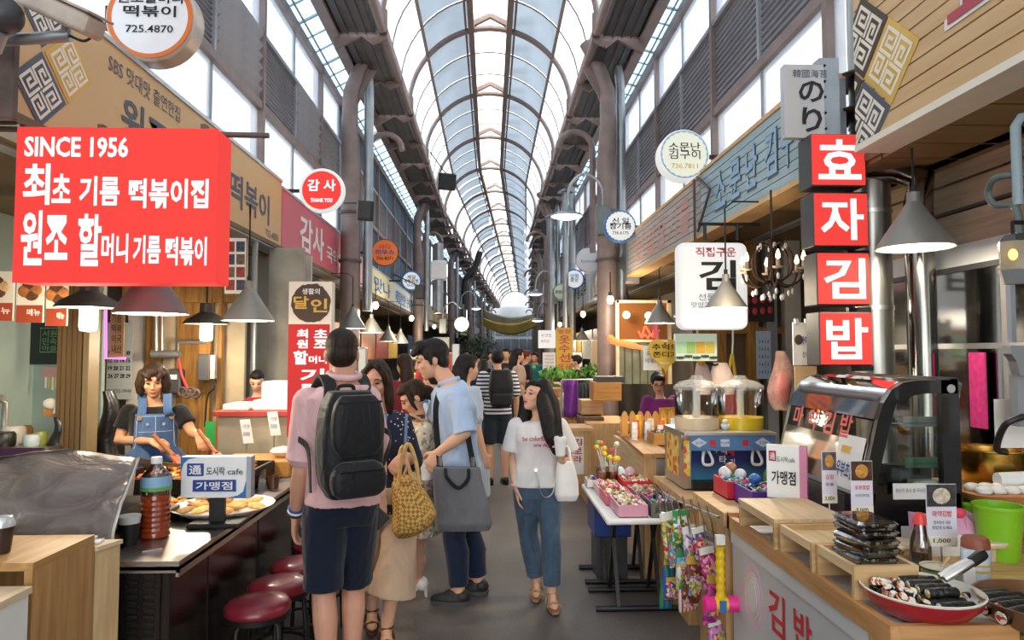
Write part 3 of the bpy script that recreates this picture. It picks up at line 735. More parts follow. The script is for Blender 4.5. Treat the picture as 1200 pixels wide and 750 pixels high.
for s, r in (('최', (348, 386, 361, 396)), ('초', (368, 386, 384, 396)), ('원', (348, 398, 361, 408)), ('조', (368, 398, 384, 408)), ('할', (344, 411, 361, 427)), ('머니', (362, 417, 383, 426)), ('기', (352, 432, 380, 448)), ('름', (350, 450, 382, 468)), ('떡', (350, 472, 382, 488)), ('볶이', (346, 491, 384, 507))):
    tpx(t, s, *r, Y - .004, G_text, .05)
# ---- yellow upright banner and the white panels near it
Y = 12.0
t = front_box('upright_banner_sign', 'tall yellow upright banner with dark red lettering at the tailor stall', 'sign', 652, 384, 671, 440, Y, .1, M_yel, mat('banner_yellow', '#dba92f', .5, 0, .05), .01)
for s, r in (('명장', (654, 386, 669, 391)), ('옷', (655, 393, 668, 403)), ('수', (655, 404, 668, 413)), ('선', (655, 414, 668, 424)), ('의류', (654, 426, 660, 438)), ('수선', (663, 426, 669, 438))):
    tpx(t, s, *r, Y, M_redp, .03)
t = front_box('notice_board', 'white lit notice panel beside the tall yellow banner', 'sign', 631, 387, 651, 408, Y, .06, G_white, G_white, .004)
tpx(t, '수선집', 634, 391, 646, 395, Y, M_redp, 0); tpx(t, '바지단', 634, 398, 644, 402, Y, M_redp, 0)
t = front_box('notice_board', 'grey paper notice hanging under the white lit panel', 'sign', 636, 413, 651, 434, Y, .03, M_alu, M_paper, .004)
for k in range(4): tpx(t, '가격표 안내문', 638, 416 + k * 4, 649, 418 + k * 4, Y, M_slate, 0)
# ---- heart-shaped yellow sign
Y = 5.6
c = W(780, 414, Y); s = 20 * Y / 800
hp = []
for i in range(40):
    a = 2 * PI * i / 40; hp.append(c + V((s * 1.0 * math.sin(a) ** 3, 0, s * (.8125 * math.cos(a) - .3125 * math.cos(2 * a) - .125 * math.cos(3 * a) - .0625 * math.cos(4 * a)) * 1.1)))
t = thing('heart_sign', 'yellow heart shaped sign with dark lettering over the snack stall', 'sign', tuple(c))
B().prism(hp, (0, .02, 0)).obj('board', mat('heart_yellow', '#e3b52c', .5, 0, .04), t)
tpx(t, '추억의', 764, 403, 795, 410, Y, M_ink, .03); tpx(t, '쫀디기', 765, 412, 794, 419, Y, M_ink, .03); tpx(t, '국민간식', 773, 424, 784, 427, Y, M_white, .01)
t = front_box('paper_sign', 'white paper sign with handwriting behind the yellow heart', 'sign', 754, 405, 775, 434, 5.7, .01, M_paper, M_paper, .002)
tpx(t, '국수', 757, 412, 771, 417, 5.7, M_slate, 0); tpx(t, '떡볶이', 756, 420, 772, 426, 5.7, M_slate, 0)
# ---- drinks picture panel over the slush machine
t = front_box('menu_board', 'backlit picture panel of green and amber drinks with black bowls', 'sign', 792, 391, 840, 423, 5.3, .05, M_alu, glow('menu_panel_green', '#b9c7b0', .45), .004)
X0, X1, Z0, Z1 = F(792, 391, 840, 423, 5.3)
for k in range(5):
    x = X0 + (k + .5) * (X1 - X0) / 5; B().lathe([(.0, .0), (.03, .004), (.032, .02), (.0, .022)], c=(x, 5.29, Z0 + .015 + .01 * (k % 2)), n=12, sy=.2).obj('printed_bowl', M_ink, t)
for k, cc in enumerate(('#9fc39a', '#8fae62', '#c49a3f', '#c2a94a')):
    B().bx(X0 + .01 + k * .075, X0 + .08 + k * .075, 5.296, 5.299, Z0 + .06, Z0 + .15).obj('printed_drink', glow('drink_print%d' % k, cc, .4), t)
# ---- lamps
def cone_lamp(label, px, py, Y, wpx, zc=ZS, cord='cord', power=18, col=M_cone, hk=0, warm=(1, .86, .66)):
    c = W(px, py, Y); r = wpx / 2 * Y / 800
    t = thing('pendant_lamp', label, 'lamp', tuple(c), 0)
    h = r * 1.32
    B().lathe([(r, 0), (r * .985, .012), (r * .18, h), (r * .17, h + .05), (.0, h + .052)], c, 28).obj('lamp_shade', col, t, smooth=.5)
    B().lathe([(r * .96, .004), (r * .17, h - .012), (0, h - .01)], c, 28).obj('shade_lining', M_conein, t, smooth=.5)
    B().ell(c + UZ * (h * .35), (.028, .028, .04), n=10, m=6).obj('bulb', M_bulb, t, smooth=1)
    top = c + UZ * (h + .05)
    B().cyl(top, top + UZ * .035, .014, n=8).obj('socket', M_iron, t)
    if hk: pts = [top, top + UZ * (zc - top.z - .05), top + V((0, 0, zc - top.z)) + V((hk * .06, 0, 0)), V((top.x + hk * .3, top.y, zc))]
    else: pts = [top, V((top.x, top.y, zc))]
    B().tube(pts, .006, 6).obj(cord, M_iron, t)
    ld = bpy.data.lights.new('lamp_light', 'POINT'); ld.energy = power * 1.1; ld.color = warm; ld.shadow_soft_size = .05
    lo = bpy.data.objects.new('lamp_light', ld); COL.objects.link(lo); lo.parent = t; lo.location = (0, 0, .02)
    return t
M_conep = mat('lampshade_rust', '#7d6c6a', .55, .35, .25, 5)
cone_lamp('wide rusty cone lamp hanging below the large red sign', 177, 368, 3.6, 80, col=M_conep, power=26)
cone_lamp('grey cone lamp with a peaked cap left of the upright banner', 291, 376, 4.95, 58, power=20)
for i, (px, py, Y, w, lab) in enumerate(((413, 385, 9.3, 32, 'nearest cone lamp of the row over the pink man'), (435, 390, 10.7, 27, 'second cone lamp of the row over the pink man'), (455, 400, 13.7, 22, 'third cone lamp of the row over the pink man'), (469, 402, 14.4, 20, 'last cone lamp of the row over the pink man'))):
    cone_lamp(lab, px, py, Y, w, hk=-1, power=18)
cone_lamp('large grey cone lamp in front of the steel duct', 1072, 291, 3.4, 85, power=14)
cone_lamp('grey cone lamp hanging in front of the white rounded sign', 851, 361, 4.75, 48, hk=1, power=30)
cone_lamp('grey cone lamp half hidden behind the white rounded sign', 811, 371, 6.9, 42, hk=1, power=40)
cone_lamp('grey cone lamp left of the white rounded sign', 773, 379, 8.2, 35, hk=1, power=34)
cone_lamp('small grey cone lamp beside the dark pillar on the right', 735, 367, 10.7, 28, hk=1, power=30)
cone_lamp('small cone lamp right of the yellow upright banner', 682, 399, 14.5, 18, hk=1, power=14)
def dome_lamp(label, px, py, Y, wpx):
    c = W(px, py, Y); r = wpx / 2 * Y / 800
    t = thing('pendant_lamp', label, 'lamp', tuple(c), 0)
    B().lathe([(r, 0), (r * .98, .01), (r * .86, r * .22), (r * .5, r * .42), (r * .3, r * .55), (r * .28, r * .95), (0, r)], c, 28).obj('lamp_shade', mat('dome_dark', '#4a423c', .45, .5, .15), t, smooth=.6)
    B().lathe([(r * .95, .004), (r * .83, r * .2), (r * .4, r * .36), (0, r * .38)], c, 28).obj('shade_lining', M_conein, t, smooth=.6)
    B().lathe([(0, -r * .78), (r * .24, -r * .74), (r * .27, -r * .6), (r * .27, r * .1), (0, r * .12)], c, 16).obj('bulb', glow('bulb_tube', '#fff1d8', 7), t, smooth=.6)
    B().tube([c + UZ * r * .95, V((c.x, c.y, ZS))], .007, 6).obj('cord', M_iron, t)
    ld = bpy.data.lights.new('lamp_light', 'POINT'); ld.energy = 22; ld.color = (1, .83, .6); ld.shadow_soft_size = .06
    lo = bpy.data.objects.new('lamp_light', ld); COL.objects.link(lo); lo.parent = t; lo.location = (0, -r * .5, -r * .95)
    return t
dome_lamp('flat dark dome lamp with a tube bulb under the red sign', 104, 361, 4.1, 70)
dome_lamp('smaller dark dome lamp with a tube bulb by the wooden posts', 242, 380, 5.7, 51)
# ================================================================== PEOPLE
def skin(name, col):
    if name in MATS: return MATS[name]
    m, N, L, b = _new(name); c = lin(col)
    n = N.new('ShaderNodeTexNoise'); n.inputs['Scale'].default_value = 9; n.inputs['Detail'].default_value = 5; L.new(_coord(N, L), n.inputs['Vector'])
    L.new(_ramp(N, L, n.outputs['Fac'], [c[0] * .93, c[1] * .86, c[2] * .84], c), b.inputs['Base Color'])
    b.inputs['Roughness'].default_value = .5; b.inputs['Specular IOR Level'].default_value = .35
    b.inputs['Subsurface Weight'].default_value = .12; b.inputs['Subsurface Radius'].default_value = (.012, .005, .003); b.inputs['Subsurface Scale'].default_value = .5
    MATS[name] = m; return m
def hairmat(name, c1, c2):
    if name in MATS: return MATS[name]
    m, N, L, b = _new(name)
    n = N.new('ShaderNodeTexNoise'); n.inputs['Scale'].default_value = 5; n.inputs['Detail'].default_value = 4; L.new(_coord(N, L, (30, 30, 2)), n.inputs['Vector'])
    L.new(_ramp(N, L, n.outputs['Fac'], lin(c1), lin(c2), .35, .75), b.inputs['Base Color'])
    b.inputs['Roughness'].default_value = .58; b.inputs['Specular IOR Level'].default_value = .25; _bump(N, L, b, n.outputs['Fac'], .7, .006)
    MATS[name] = m; return m
SK_A = skin('skin_warm', '#dcae90'); SK_B = skin('skin_light', '#e3b8a0'); SK_C = skin('skin_tan', '#c99873'); SK_D = skin('skin_rosy', '#cf9c82')
H_BLK = hairmat('hair_black', '#0c0a0a', '#2a2422'); H_BRN = hairmat('hair_dark_brown', '#1a100c', '#46301f'); H_SHORT = hairmat('hair_brown_short', '#150e0b', '#3a281d')
M_eye = mat('eye_dark', '#1a1210', .2, 0, .02); M_brow = mat('eyebrow_dark', '#2b1d17', .8, 0, .05); M_eyew = mat('eye_white', '#e4dcd6', .3, 0, .02)
M_lip = mat('lip_pink', '#b9605c', .4, 0, .05); M_lipr = mat('lip_red', '#b3303a', .4, 0, .05)

def remesh(b, name, mt, parent, vox, sm=5, kind=None):
    o = b.obj(name, mt, parent)
    md = o.modifiers.new('skin_over', 'REMESH'); md.mode = 'VOXEL'; md.voxel_size = vox; md.use_smooth_shade = True
    if sm:
        s = o.modifiers.new('relax', 'SMOOTH'); s.factor = .5; s.iterations = sm
    return o
def loft(b, rings, n=20, p=2.4):
    """rings: (centre, x half axis vector, y half axis vector)"""
    R = []
    for c, ax, ay in rings:
        c = V(c); R.append([b.bm.verts.new(c + V(ax) * math.copysign(abs(math.cos(a)) ** (2 / p), math.cos(a)) + V(ay) * math.copysign(abs(math.sin(a)) ** (2 / p), math.sin(a))) for a in [2 * PI * j / n for j in range(n)]])
    for a, c in zip(R, R[1:]):
        for j in range(n): b.bm.faces.new((a[j], a[(j + 1) % n], c[(j + 1) % n], c[j]))
    b.bm.faces.new(R[0][::-1]); b.bm.faces.new(R[-1]); return b
def limb(b, pts, rs, n=12):
    b.tube(pts, rs, n)
    for p, r in zip(pts, rs): b.ell(p, (r * .99,) * 3, n=10, m=6)
    return b
def frame(f, up=UZ):
    f = V(f).normalized(); r = f.cross(V(up)).normalized(); u = r.cross(f).normalized()
    return r, f, u
def hand(b, w, d, pn, side, curl=.35, k=1.0, spread=.10):
    """palm and five fingers: w wrist, d pointing direction, pn palm normal, side +1 thumb along d x pn"""
    w = V(w); d = V(d).normalized(); pn = (V(pn) - d * V(pn).dot(d)).normalized(); lat = d.cross(pn) * side
    loft(b, [(w - d * .01 * k, lat * .026 * k, pn * .02 * k), (w + d * .03 * k, lat * .036 * k, pn * .016 * k), (w + d * .075 * k, lat * .041 * k, pn * .014 * k), (w + d * .095 * k, lat * .039 * k, pn * .011 * k)], 14)
    for i, ln in enumerate((.072, .082, .076, .06)):
        o = (.031 - .0205 * i) * k; base = w + d * .088 * k + lat * o
        dd = (d + lat * (.031 - .0205 * i) / .031 * spread).normalized(); pts = [base]; a = curl * .6
        for q in (.45, .32, .23):
            ax = dd.cross(pn).normalized()
            v = dd * math.cos(a) + pn * math.sin(a); pts.append(pts[-1] + v * ln * q * k); a += curl
        limb(b, pts, [.0092 * k, .0086 * k, .008 * k, .0072 * k], 8)
    t0 = w + d * .022 * k + lat * .026 * k; t1 = t0 + (d * .6 + lat * .75 + pn * .25).normalized() * .04 * k
    t2 = t1 + (d * .9 + lat * .3 + pn * (.2 + curl * .5)).normalized() * .032 * k; t3 = t2 + (d * .95 + pn * (.15 + curl * .6)).normalized() * .025 * k
    limb(b, [t0, t1, t2, t3], [.014 * k, .0115 * k, .01 * k, .0085 * k], 8)
    return b

class Fig:
    """a standing figure: joints first, then body and clothes grown over the same skeleton"""
    def __init__(s, label, at, h, a, female=False, skinm=None, group=None, vox=.007, J=None, k=None, cat='person'):
        s.h = h; s.k = k or h / 1.72; s.f = female; s.vox = vox; s.skinm = skinm or SK_A
        s.t = thing('person', label, cat, (at[0], at[1], 0), 0, group)
        s.d = V((-math.sin(a), math.cos(a), 0)); s.r = V((math.cos(a), math.sin(a), 0)); k = s.k
        P = lambda x, y, z: V((at[0], at[1], 0)) + s.r * x * k + s.d * y * k + UZ * z * k
        sw = .165 if female else .19
        s.J = dict(pelvis=P(0, 0, .95), waist=P(0, .01, 1.09), chest=P(0, .01, 1.27), neck=P(0, -.015, 1.455), head=P(0, .02, 1.60),
                   shL=P(-sw, -.01, 1.395), shR=P(sw, -.01, 1.395), elL=P(-sw - .06, -.02, 1.11), elR=P(sw + .06, -.02, 1.11), wrL=P(-sw - .07, .06, .87), wrR=P(sw + .07, .06, .87),
                   hiL=P(-.09, 0, .91), hiR=P(.09, 0, .91), knL=P(-.1, .02, .49), knR=P(.1, .02, .49), anL=P(-.1, -.03, .085), anR=P(.1, -.03, .085))
        s.toe = {'L': s.d.copy(), 'R': s.d.copy()}
        if J:
            for q, v in J.items(): s.J[q] = V(v)
        s.hd = s.d.copy(); s.hu = UZ.copy()
    def look(s, f, up=UZ): s.hd = V(f).normalized(); s.hu = V(up); return s
    # torso cross sections; q runs 0 (crotch) .. 6 (neck)
    def torso_rings(s, g=0.0, q0=0, q1=6, hem=None, belly=0):
        J, k, f = s.J, s.k, s.f
        hx = (J['hiR'] - J['hiL']).normalized(); sx = (J['shR'] - J['shL']).normalized()
        spine = [J['pelvis'] - UZ * .10 * k, J['pelvis'] - UZ * .01 * k, J['waist'], J['chest'], (J['chest'] * .35 + J['neck'] * .65), J['neck'] - UZ * .02 * k, J['neck'] + (J['head'] - J['neck']) * .18]
        RX = (.135, .165, .132, .15, .158, .085, .052) if f else (.135, .165, .152, .178, .185, .10, .062)
        RY = (.09, .112, .09, .112, .09, .062, .052) if f else (.09, .112, .108, .122, .098, .07, .06)
        out = []
        for i in range(q0, q1 + 1):
            w = min(1, i / 4); x = (hx * (1 - w) + sx * w).normalized()
            t = (spine[min(6, i + 1)] - spine[max(0, i - 1)]).normalized(); y = t.cross(x).normalized()
            out.append((spine[i] + y * 0.0, x * (RX[i] * k + g), y * (RY[i] * k + g)))
        return out
    def arm_pts(s, S, t=2.0):
        J = s.J; a, b, c = J['sh' + S], J['el' + S], J['wr' + S]; k = s.k * (.88 if s.f else 1)
        pts = [a, a.lerp(b, .35), a.lerp(b, .75), b, b.lerp(c, .25), b.lerp(c, .65), c]; rs = [.055 * k, .051 * k, .044 * k, .039 * k, .041 * k, .034 * k, .026 * k]; ts = [0, .35, .75, 1, 1.25, 1.65, 2]
        if t >= 2: return pts, rs
        o, q = [], []
        for i, u in enumerate(ts):
            if u <= t: o.append(pts[i]); q.append(rs[i])
            else:
                w = (t - ts[i - 1]) / (u - ts[i - 1]); o.append(pts[i - 1].lerp(pts[i], w)); q.append(rs[i - 1] * (1 - w) + rs[i] * w); break
        return o, q
    def leg_pts(s, S, t=2.0):
        J = s.J; a, b, c = J['hi' + S], J['kn' + S], J['an' + S]; k = s.k; bk = -s.d * .012 * k
        pts = [a, a.lerp(b, .35), a.lerp(b, .75), b, b.lerp(c, .28) + bk, b.lerp(c, .65) + bk * .5, c]; rs = [.094 * k, .085 * k, .066 * k, .056 * k, .058 * k, .045 * k, .036 * k]; ts = [0, .35, .75, 1, 1.28, 1.65, 2]
        if t >= 2: return pts, rs
        o, q = [], []
        for i, u in enumerate(ts):
            if u <= t: o.append(pts[i]); q.append(rs[i])
            else:
                w = (t - ts[i - 1]) / (u - ts[i - 1]); o.append(pts[i - 1].lerp(pts[i], w)); q.append(rs[i - 1] * (1 - w) + rs[i] * w); break
        return o, q
    def headm(s):
        r, f, u = frame(s.hd, s.hu); c = s.J['head']; k = s.k * .98 if s.f else s.k
        s.hk = k
        return Matrix(((r.x * k, f.x * k, u.x * k, c.x), (r.y * k, f.y * k, u.y * k, c.y), (r.z * k, f.z * k, u.z * k, c.z), (0, 0, 0, 1)))
    def body(s, hands=None, feet=True, legs=True, face=True, lip=None, headscale=1.0):
        b = B(); J, k = s.J, s.k
        loft(b, s.torso_rings(-.012))
        for S in 'LR':
            limb(b, *s.arm_pts(S))
            b.ell(J['sh' + S] - UZ * .01, (.062 * k,) * 3, n=12, m=8)
            if legs: limb(b, *s.leg_pts(S))
            if legs and feet:
                a = J['an' + S]; d = s.toe[S]; r, f, u = frame(d)
                mt = Matrix((r, f, u)).transposed().to_4x4()
                b.ell(a + d * .055 * k - UZ * .048 * k, (.04 * k, .115 * k, .032 * k), mtx=mt); b.ell(a - d * .02 * k - UZ * .035 * k, (.034 * k, .045 * k, .045 * k), mtx=mt); b.ell(a + d * .02 * k - UZ * .02 * k, (.034 * k, .07 * k, .04 * k), mtx=mt)
            hs = (hands or {}).get(S)
            if hs is None:
                d = (J['wr' + S] - J['el' + S]).normalized(); hs = (d, s.r * (1 if S == 'L' else -1) - d * .1, .3)
            d, pn, curl = hs; lat = V(d).cross(V(pn)); fw = s.d if abs(V(d).normalized().z) > .6 else UZ
            sd = 1 if lat.dot(fw) > 0 else -1
            hand(b, J['wr' + S], d, pn, sd, curl, k * (.93 if s.f else 1))
        H = s.headm(); e = lambda c, r: b.ell((0, 0, 0), (1, 1, 1), n=16, m=10, mtx=H @ Matrix.Translation(c) @ Matrix.Diagonal((*r, 1)))
        limb(b, [J['neck'] - UZ * .02, J['neck'] * .4 + J['head'] * .6, H @ V((0, -.015, -.03))], [.058 * k * (.85 if s.f else 1), .05 * k * (.86 if s.f else 1), .05 * k], 14)
        e((0, -.012, .032), (.074, .094, .09)); e((0, .022, -.035), (.060, .068, .075)); e((0, .055, -.088), (.028, .026, .026)); e((0, .03, -.075), (.045, .045, .035))
        e((0, .066, .028), (.055, .026, .025))                       # brow
        for x in (-1, 1):
            e((x * .036, .062, -.025), (.024, .022, .026)); e((x * .075, -.01, -.005), (.010, .02, .032))
        limb(b, [H @ V((0, .086, .018)), H @ V((0, .099, -.012)), H @ V((0, .104, -.03))], [.008 * k, .009 * k, .0115 * k], 8)
        e((-.010, .092, -.035), (.008, .01, .007)); e((.010, .092, -.035), (.008, .01, .007)); e((0, .083, -.062), (.022, .012, .014))
        o = remesh(b, 'body', s.skinm, s.t, s.vox, 3)
        if face:
            for x in (-1, 1):
                B().ell((0, 0, 0), (1, 1, 1), n=12, m=8, mtx=H @ Matrix.Translation((x * .032, .0865, .004)) @ Matrix.Rotation(-x * .35, 4, 'Z') @ Matrix.Diagonal((.0145, .007, .0052, 1))).obj('eye', M_eye, s.t, smooth=1)
                B().tube([H @ V((x * (.016 + .03 * i / 4), .094 - .010 * (i / 4) ** 2, .026 + .006 * math.sin(PI * (i + .8) / 5))) for i in range(5)], [.0025 * k, .0035 * k, .0035 * k, .003 * k, .0018 * k], 6).obj('eyebrow', M_brow, s.t, smooth=1)
            B().ell((0, 0, 0), (1, 1, 1), n=12, m=8, mtx=H @ Matrix.Translation((0, .0905, -.060)) @ Matrix.Diagonal((.021, .008, .0085, 1))).obj('lips', lip or M_lip, s.t, smooth=1)
        return o
    def hair(s, mt, cap=((0, -.022, .036), (.083, .098, .098)), extra=(), vox=None, sm=3, name='hair', fringe=None):
        """cap and extra ellipsoids / locks in head space"""
        H = s.headm(); b = B()
        def e(c, r): b.ell((0, 0, 0), (1, 1, 1), n=16, m=10, mtx=H @ Matrix.Translation(c) @ Matrix.Diagonal((*r, 1)))
        e(*cap)
        for q in extra:
            if q[0] == 'e': e(q[1], q[2])
            elif q[0] == 't': limb(b, [H @ V(p) for p in q[1]], [r * s.k for r in q[2]], 10)
            elif q[0] == 'w': limb(b, [V(p) for p in q[1]], q[2], 10)
        return remesh(b, name, mt, s.t, vox or s.vox, sm)
    def top(s, mt, name='shirt', g=.014, sleeve=.8, q0=1, q1=5, hem=0, cuff=.012, neck=True, vox=None, drop=0.0, flare=0.0):
        b = B(); rs = s.torso_rings(g, q0, q1)
        if drop:
            c, x, y = rs[0]; rs = [(c - UZ * drop, x * (1 + flare), y * (1 + flare))] + rs
        loft(b, rs)
        for S in 'LR':
            p, r = s.arm_pts(S, sleeve); r = [q + g * .8 + cuff * (i / max(1, len(r) - 1)) for i, q in enumerate(r)]
            b.tube(p, r, 14); b.ell(s.J['sh' + S] - UZ * .008, (r[0] * 1.05,) * 3, n=12, m=8)
            for i in range(1, len(p) - 1): b.ell(p[i], (r[i] * .99,) * 3, n=12, m=8)
        return remesh(b, name, mt, s.t, vox or max(.008, s.vox), 3)
    def trousers(s, mt, name='trousers', g=.014, leg=1.85, cuff=.0, top=2, vox=None, hipgrow=0):
        b = B(); rs = s.torso_rings(g, 0, 2)
        c, x, y = rs[2]; c1, x1, y1 = rs[1]; rs[2] = (c.lerp(c1, .35), x.lerp(x1, .35), y.lerp(y1, .35)); loft(b, rs)
        for S in 'LR':
            p, r = s.leg_pts(S, leg); n = len(r); r = [q + g * .8 + cuff * (i / (n - 1)) ** 1.3 for i, q in enumerate(r)]
            b.tube(p, r, 16)
            for i in range(n - 1): b.ell(p[i], (r[i] * .99,) * 3, n=12, m=8)
        return remesh(b, name, mt, s.t, vox or max(.008, s.vox), 3)
    def skirt(s, mt, hem_z, rx=.23, ry=.18, name='skirt', wob=0, g=.016):
        rs = s.torso_rings(g, 1, 2); J = s.J; c = J['pelvis'].copy(); c.z = hem_z; x = s.r; y = s.d
        b = B(); m = c.lerp(J['pelvis'], .55)
        loft(b, [(c, x * rx, y * ry), (m, x * (rx * .55 + .1), y * (ry * .55 + .07))] + rs, 24)
        return remesh(b, name, mt, s.t, max(.008, s.vox), 3)
    def shoes(s, mt, sole=None, low=True, k=1.0, name='shoe'):
        for S in 'LR':
            a = s.J['an' + S]; d = s.toe[S]; r, f, u = frame(d); mt_ = Matrix((r, f, u)).transposed().to_4x4(); kk = s.k * k
            b = B(); b.ell(a + d * .06 * kk - UZ * .045 * kk, (.049 * kk, .125 * kk, .036 * kk), mtx=mt_).ell(a - d * .015 * kk - UZ * .03 * kk, (.044 * kk, .058 * kk, .05 * kk), mtx=mt_).ell(a + d * .025 * kk - UZ * .025 * kk, (.042 * kk, .08 * kk, .042 * kk), mtx=mt_)
            o = remesh(b, name, mt, s.t, max(.006, s.vox), 3)
            q = a + d * .056 * kk; zz = max(.0, a.z - .085 * kk)
            loft(B(), [(V((q.x, q.y, zz)), r * .042 * kk, f * .122 * kk), (V((q.x, q.y, zz + .03 * kk)), r * .047 * kk, f * .130 * kk)], 20).obj('sole', sole or mt, o if False else s.t, smooth=.6)
        return s
    def sandals(s, mt):
        for S in 'LR':
            a = s.J['an' + S]; d = s.toe[S]; r, f, u = frame(d); k = s.k; q = a + d * .045 * k; zz = max(0, a.z - .085 * k)
            loft(B(), [(V((q.x, q.y, zz)), r * .04 * k, f * .128 * k), (V((q.x, q.y, zz + .016 * k)), r * .042 * k, f * .13 * k)], 20).obj('sandal_sole', mt, s.t, smooth=.6)
            for fr, w in ((.10, .046), (-.0, .046)):
                c = a + d * fr * k; B().tube([c - r * w * k - UZ * .06 * k, c - r * w * .8 * k - UZ * (.02 if fr < .05 else .04) * k, c - UZ * (-.005 if fr < .05 else .02) * k + f * .02 * k, c + r * w * .8 * k - UZ * (.02 if fr < .05 else .04) * k, c + r * w * k - UZ * .06 * k], .009 * k, 6).obj('sandal_strap', mt, s.t, smooth=1)
            B().tube([a + (r * math.cos(t) + f * math.sin(t)) * .041 * k + UZ * .015 * k for t in [2 * PI * i / 12 for i in range(13)]], .006 * k, 6).obj('ankle_strap', mt, s.t, smooth=1)
        return s

def print_band(b, pts, w, up, th=.004): pass
def strap(parent, pts, w, side, mt, name='strap', th=.006):
    """flat webbing along a path, side = direction of its width at each point"""
    b = B(); n = len(pts); pts = [V(p) for p in pts]; ring = []
    for i, p in enumerate(pts):
        t = (pts[min(i + 1, n - 1)] - pts[max(0, i - 1)]).normalized(); sd = V(side[i] if isinstance(side, list) else side); sd = (sd - t * sd.dot(t)).normalized(); nn = t.cross(sd)
        ring.append([b.bm.verts.new(p + sd * w / 2 * a + nn * th / 2 * c) for a, c in ((1, 1), (-1, 1), (-1, -1), (1, -1))])
    for a, c in zip(ring, ring[1:]):
        for j in range(4): b.bm.faces.new((a[j], a[(j + 1) % 4], c[(j + 1) % 4], c[j]))
    b.bm.faces.new(ring[0]); b.bm.faces.new(ring[-1])
    return b.obj(name, mt, parent, smooth=.8)
def smooth_path(pts, n=5):
    """Catmull-Rom through pts"""
    pts = [V(p) for p in pts]; q = [pts[0]] + pts + [pts[-1]]; out = []
    for i in range(1, len(q) - 2):
        a, b, c, d = q[i - 1:i + 3]
        for j in range(n):
            t = j / n; out.append(.5 * (2 * b + (c - a) * t + (2 * a - 5 * b + 4 * c - d) * t * t + (3 * b - a - 3 * c + d) * t ** 3))
    return out + [pts[-1]]
# ---------------------------------------------------------------- man in the pink shirt with the black backpack
Y = 3.3
F_pink = fabric('shirt_pink', '#d8aeae', .45, 7); F_navy = fabric('shorts_navy', '#161d2e', .5, 6); F_blackn = fabric('backpack_nylon', '#17181a', .35, 14, .55, .15)
a1 = math.radians(33)
P1 = Fig('man seen from behind in pink short-sleeved shirt and navy shorts at the stools', (W(400, 600, Y).x, Y), 1.70, a1, False, SK_D, vox=.006,
         J=dict(neck=W(403, 447, Y), head=W(400.5, 416, Y + .03), chest=W(402, 497, Y), waist=W(402, 545, Y), pelvis=W(402, 588, Y), shL=W(361, 470, Y - .08), shR=W(430, 466, Y + .2),
                elL=W(352, 553, Y - .06), wrL=W(346, 604, Y + .05), elR=W(444, 535, Y + .3), wrR=W(446, 581, Y + .18),
                hiL=W(381, 600, Y - .04), hiR=W(418, 598, Y + .06), knL=W(379, 695, Y - .03), knR=W(414, 686, Y + .16), anL=W(384, 776, Y - .1), anR=W(411, 772, Y + .05)))
P1.J['anL'].z = .085; P1.J['anR'].z = .085
P1.look((-.22, 1, -.02))
P1.body(hands={'L': (V((-.05, .1, -1)), V((.9, .1, 0)), .5), 'R': (V((.15, -.1, -1)), V((-.8, .3, 0)), .55)}, face=False)
P1.hair(H_SHORT, ((0, -.012, .048), (.081, .1, .086)), [('e', (0, -.045, .005), (.074, .066, .07)), ('e', (0, .04, .1), (.062, .055, .032))])
P1.top(F_pink, 'shirt', .02, .82, 1, 5, cuff=.018, drop=.0)
P1.trousers(F_navy, 'shorts', .018, .93, .022)
P1.shoes(mat('sneaker_grey', '#77787a', .7), M_white)
b = B(); c = P1.J['neck']; b.tube([c + (P1.r * math.cos(t) * .072 + P1.d * math.sin(t) * .068) + UZ * (.03 + .012 * math.sin(t)) for t in [2 * PI * i / 20 for i in range(21)]], .016, 8); b.obj('collar', F_pink, P1.t, smooth=1)
w = P1.J['wrL'].lerp(P1.J['elL'], .1); ax = (P1.J['wrL'] - P1.J['elL']).normalized(); r_, f_, u_ = frame(ax, V((0, 1, 0)))
for i, mt in enumerate((M_ink, M_white, M_navy)):
    q = w - ax * (.014 * i - .01); B().tube([q + (r_ * math.cos(t) + u_ * math.sin(t)) * .034 for t in [2 * PI * j / 14 for j in range(15)]], .0055, 6).obj('bracelet', mt, P1.t, smooth=1)
# backpack: own thing, worn on the back
bc = W(388, 517, Y) - P1.d * .24; r_, f_ = P1.r, -P1.d
bp = thing('backpack', 'big black backpack with front pockets worn by the man in pink', 'backpack', tuple(bc - UZ * .25))
def pk(x, y, z): return bc + r_ * x + f_ * y + UZ * z
def slabpk(x0, x1, y0, y1, z0, z1, rad=4.2, n=24, tp=.93): 
    b = B(); rs = []
    for i in range(9):
        u = i / 8; e = math.sin(PI * min(1, max(0, .5 + (u - .5) * .96))) ** .16; zz = z0 + (z1 - z0) * u
        rs.append((pk((x0 + x1) / 2, y0 + (y1 - y0) / 2 * (1 if u < .7 else 1 - (u - .7) * .5), zz), r_ * (x1 - x0) / 2 * e * (1 - (1 - tp) * u), f_ * (y1 - y0) / 2 * e))
    return loft(b, rs, n, rad)
remesh(slabpk(-.15, .15, -.10, .09, -.22, .25), 'main_compartment', F_blackn, bp, .008, 2)
remesh(slabpk(-.125, .125, .05, .125, -.03, .235), 'front_panel', F_blackn, bp, .007, 2)
remesh(slabpk(-.13, .13, .06, .145, -.205, -.05), 'front_pocket', F_blackn, bp, .007, 2)
B().tube([pk(-.10 + .20 * i / 8, .112, .205) for i in range(9)], .005, 6).obj('zipper', M_iron, bp); B().tube([pk(-.10 + .20 * i / 8, .146, -.085) for i in range(9)], .005, 6).obj('zipper', M_iron, bp)
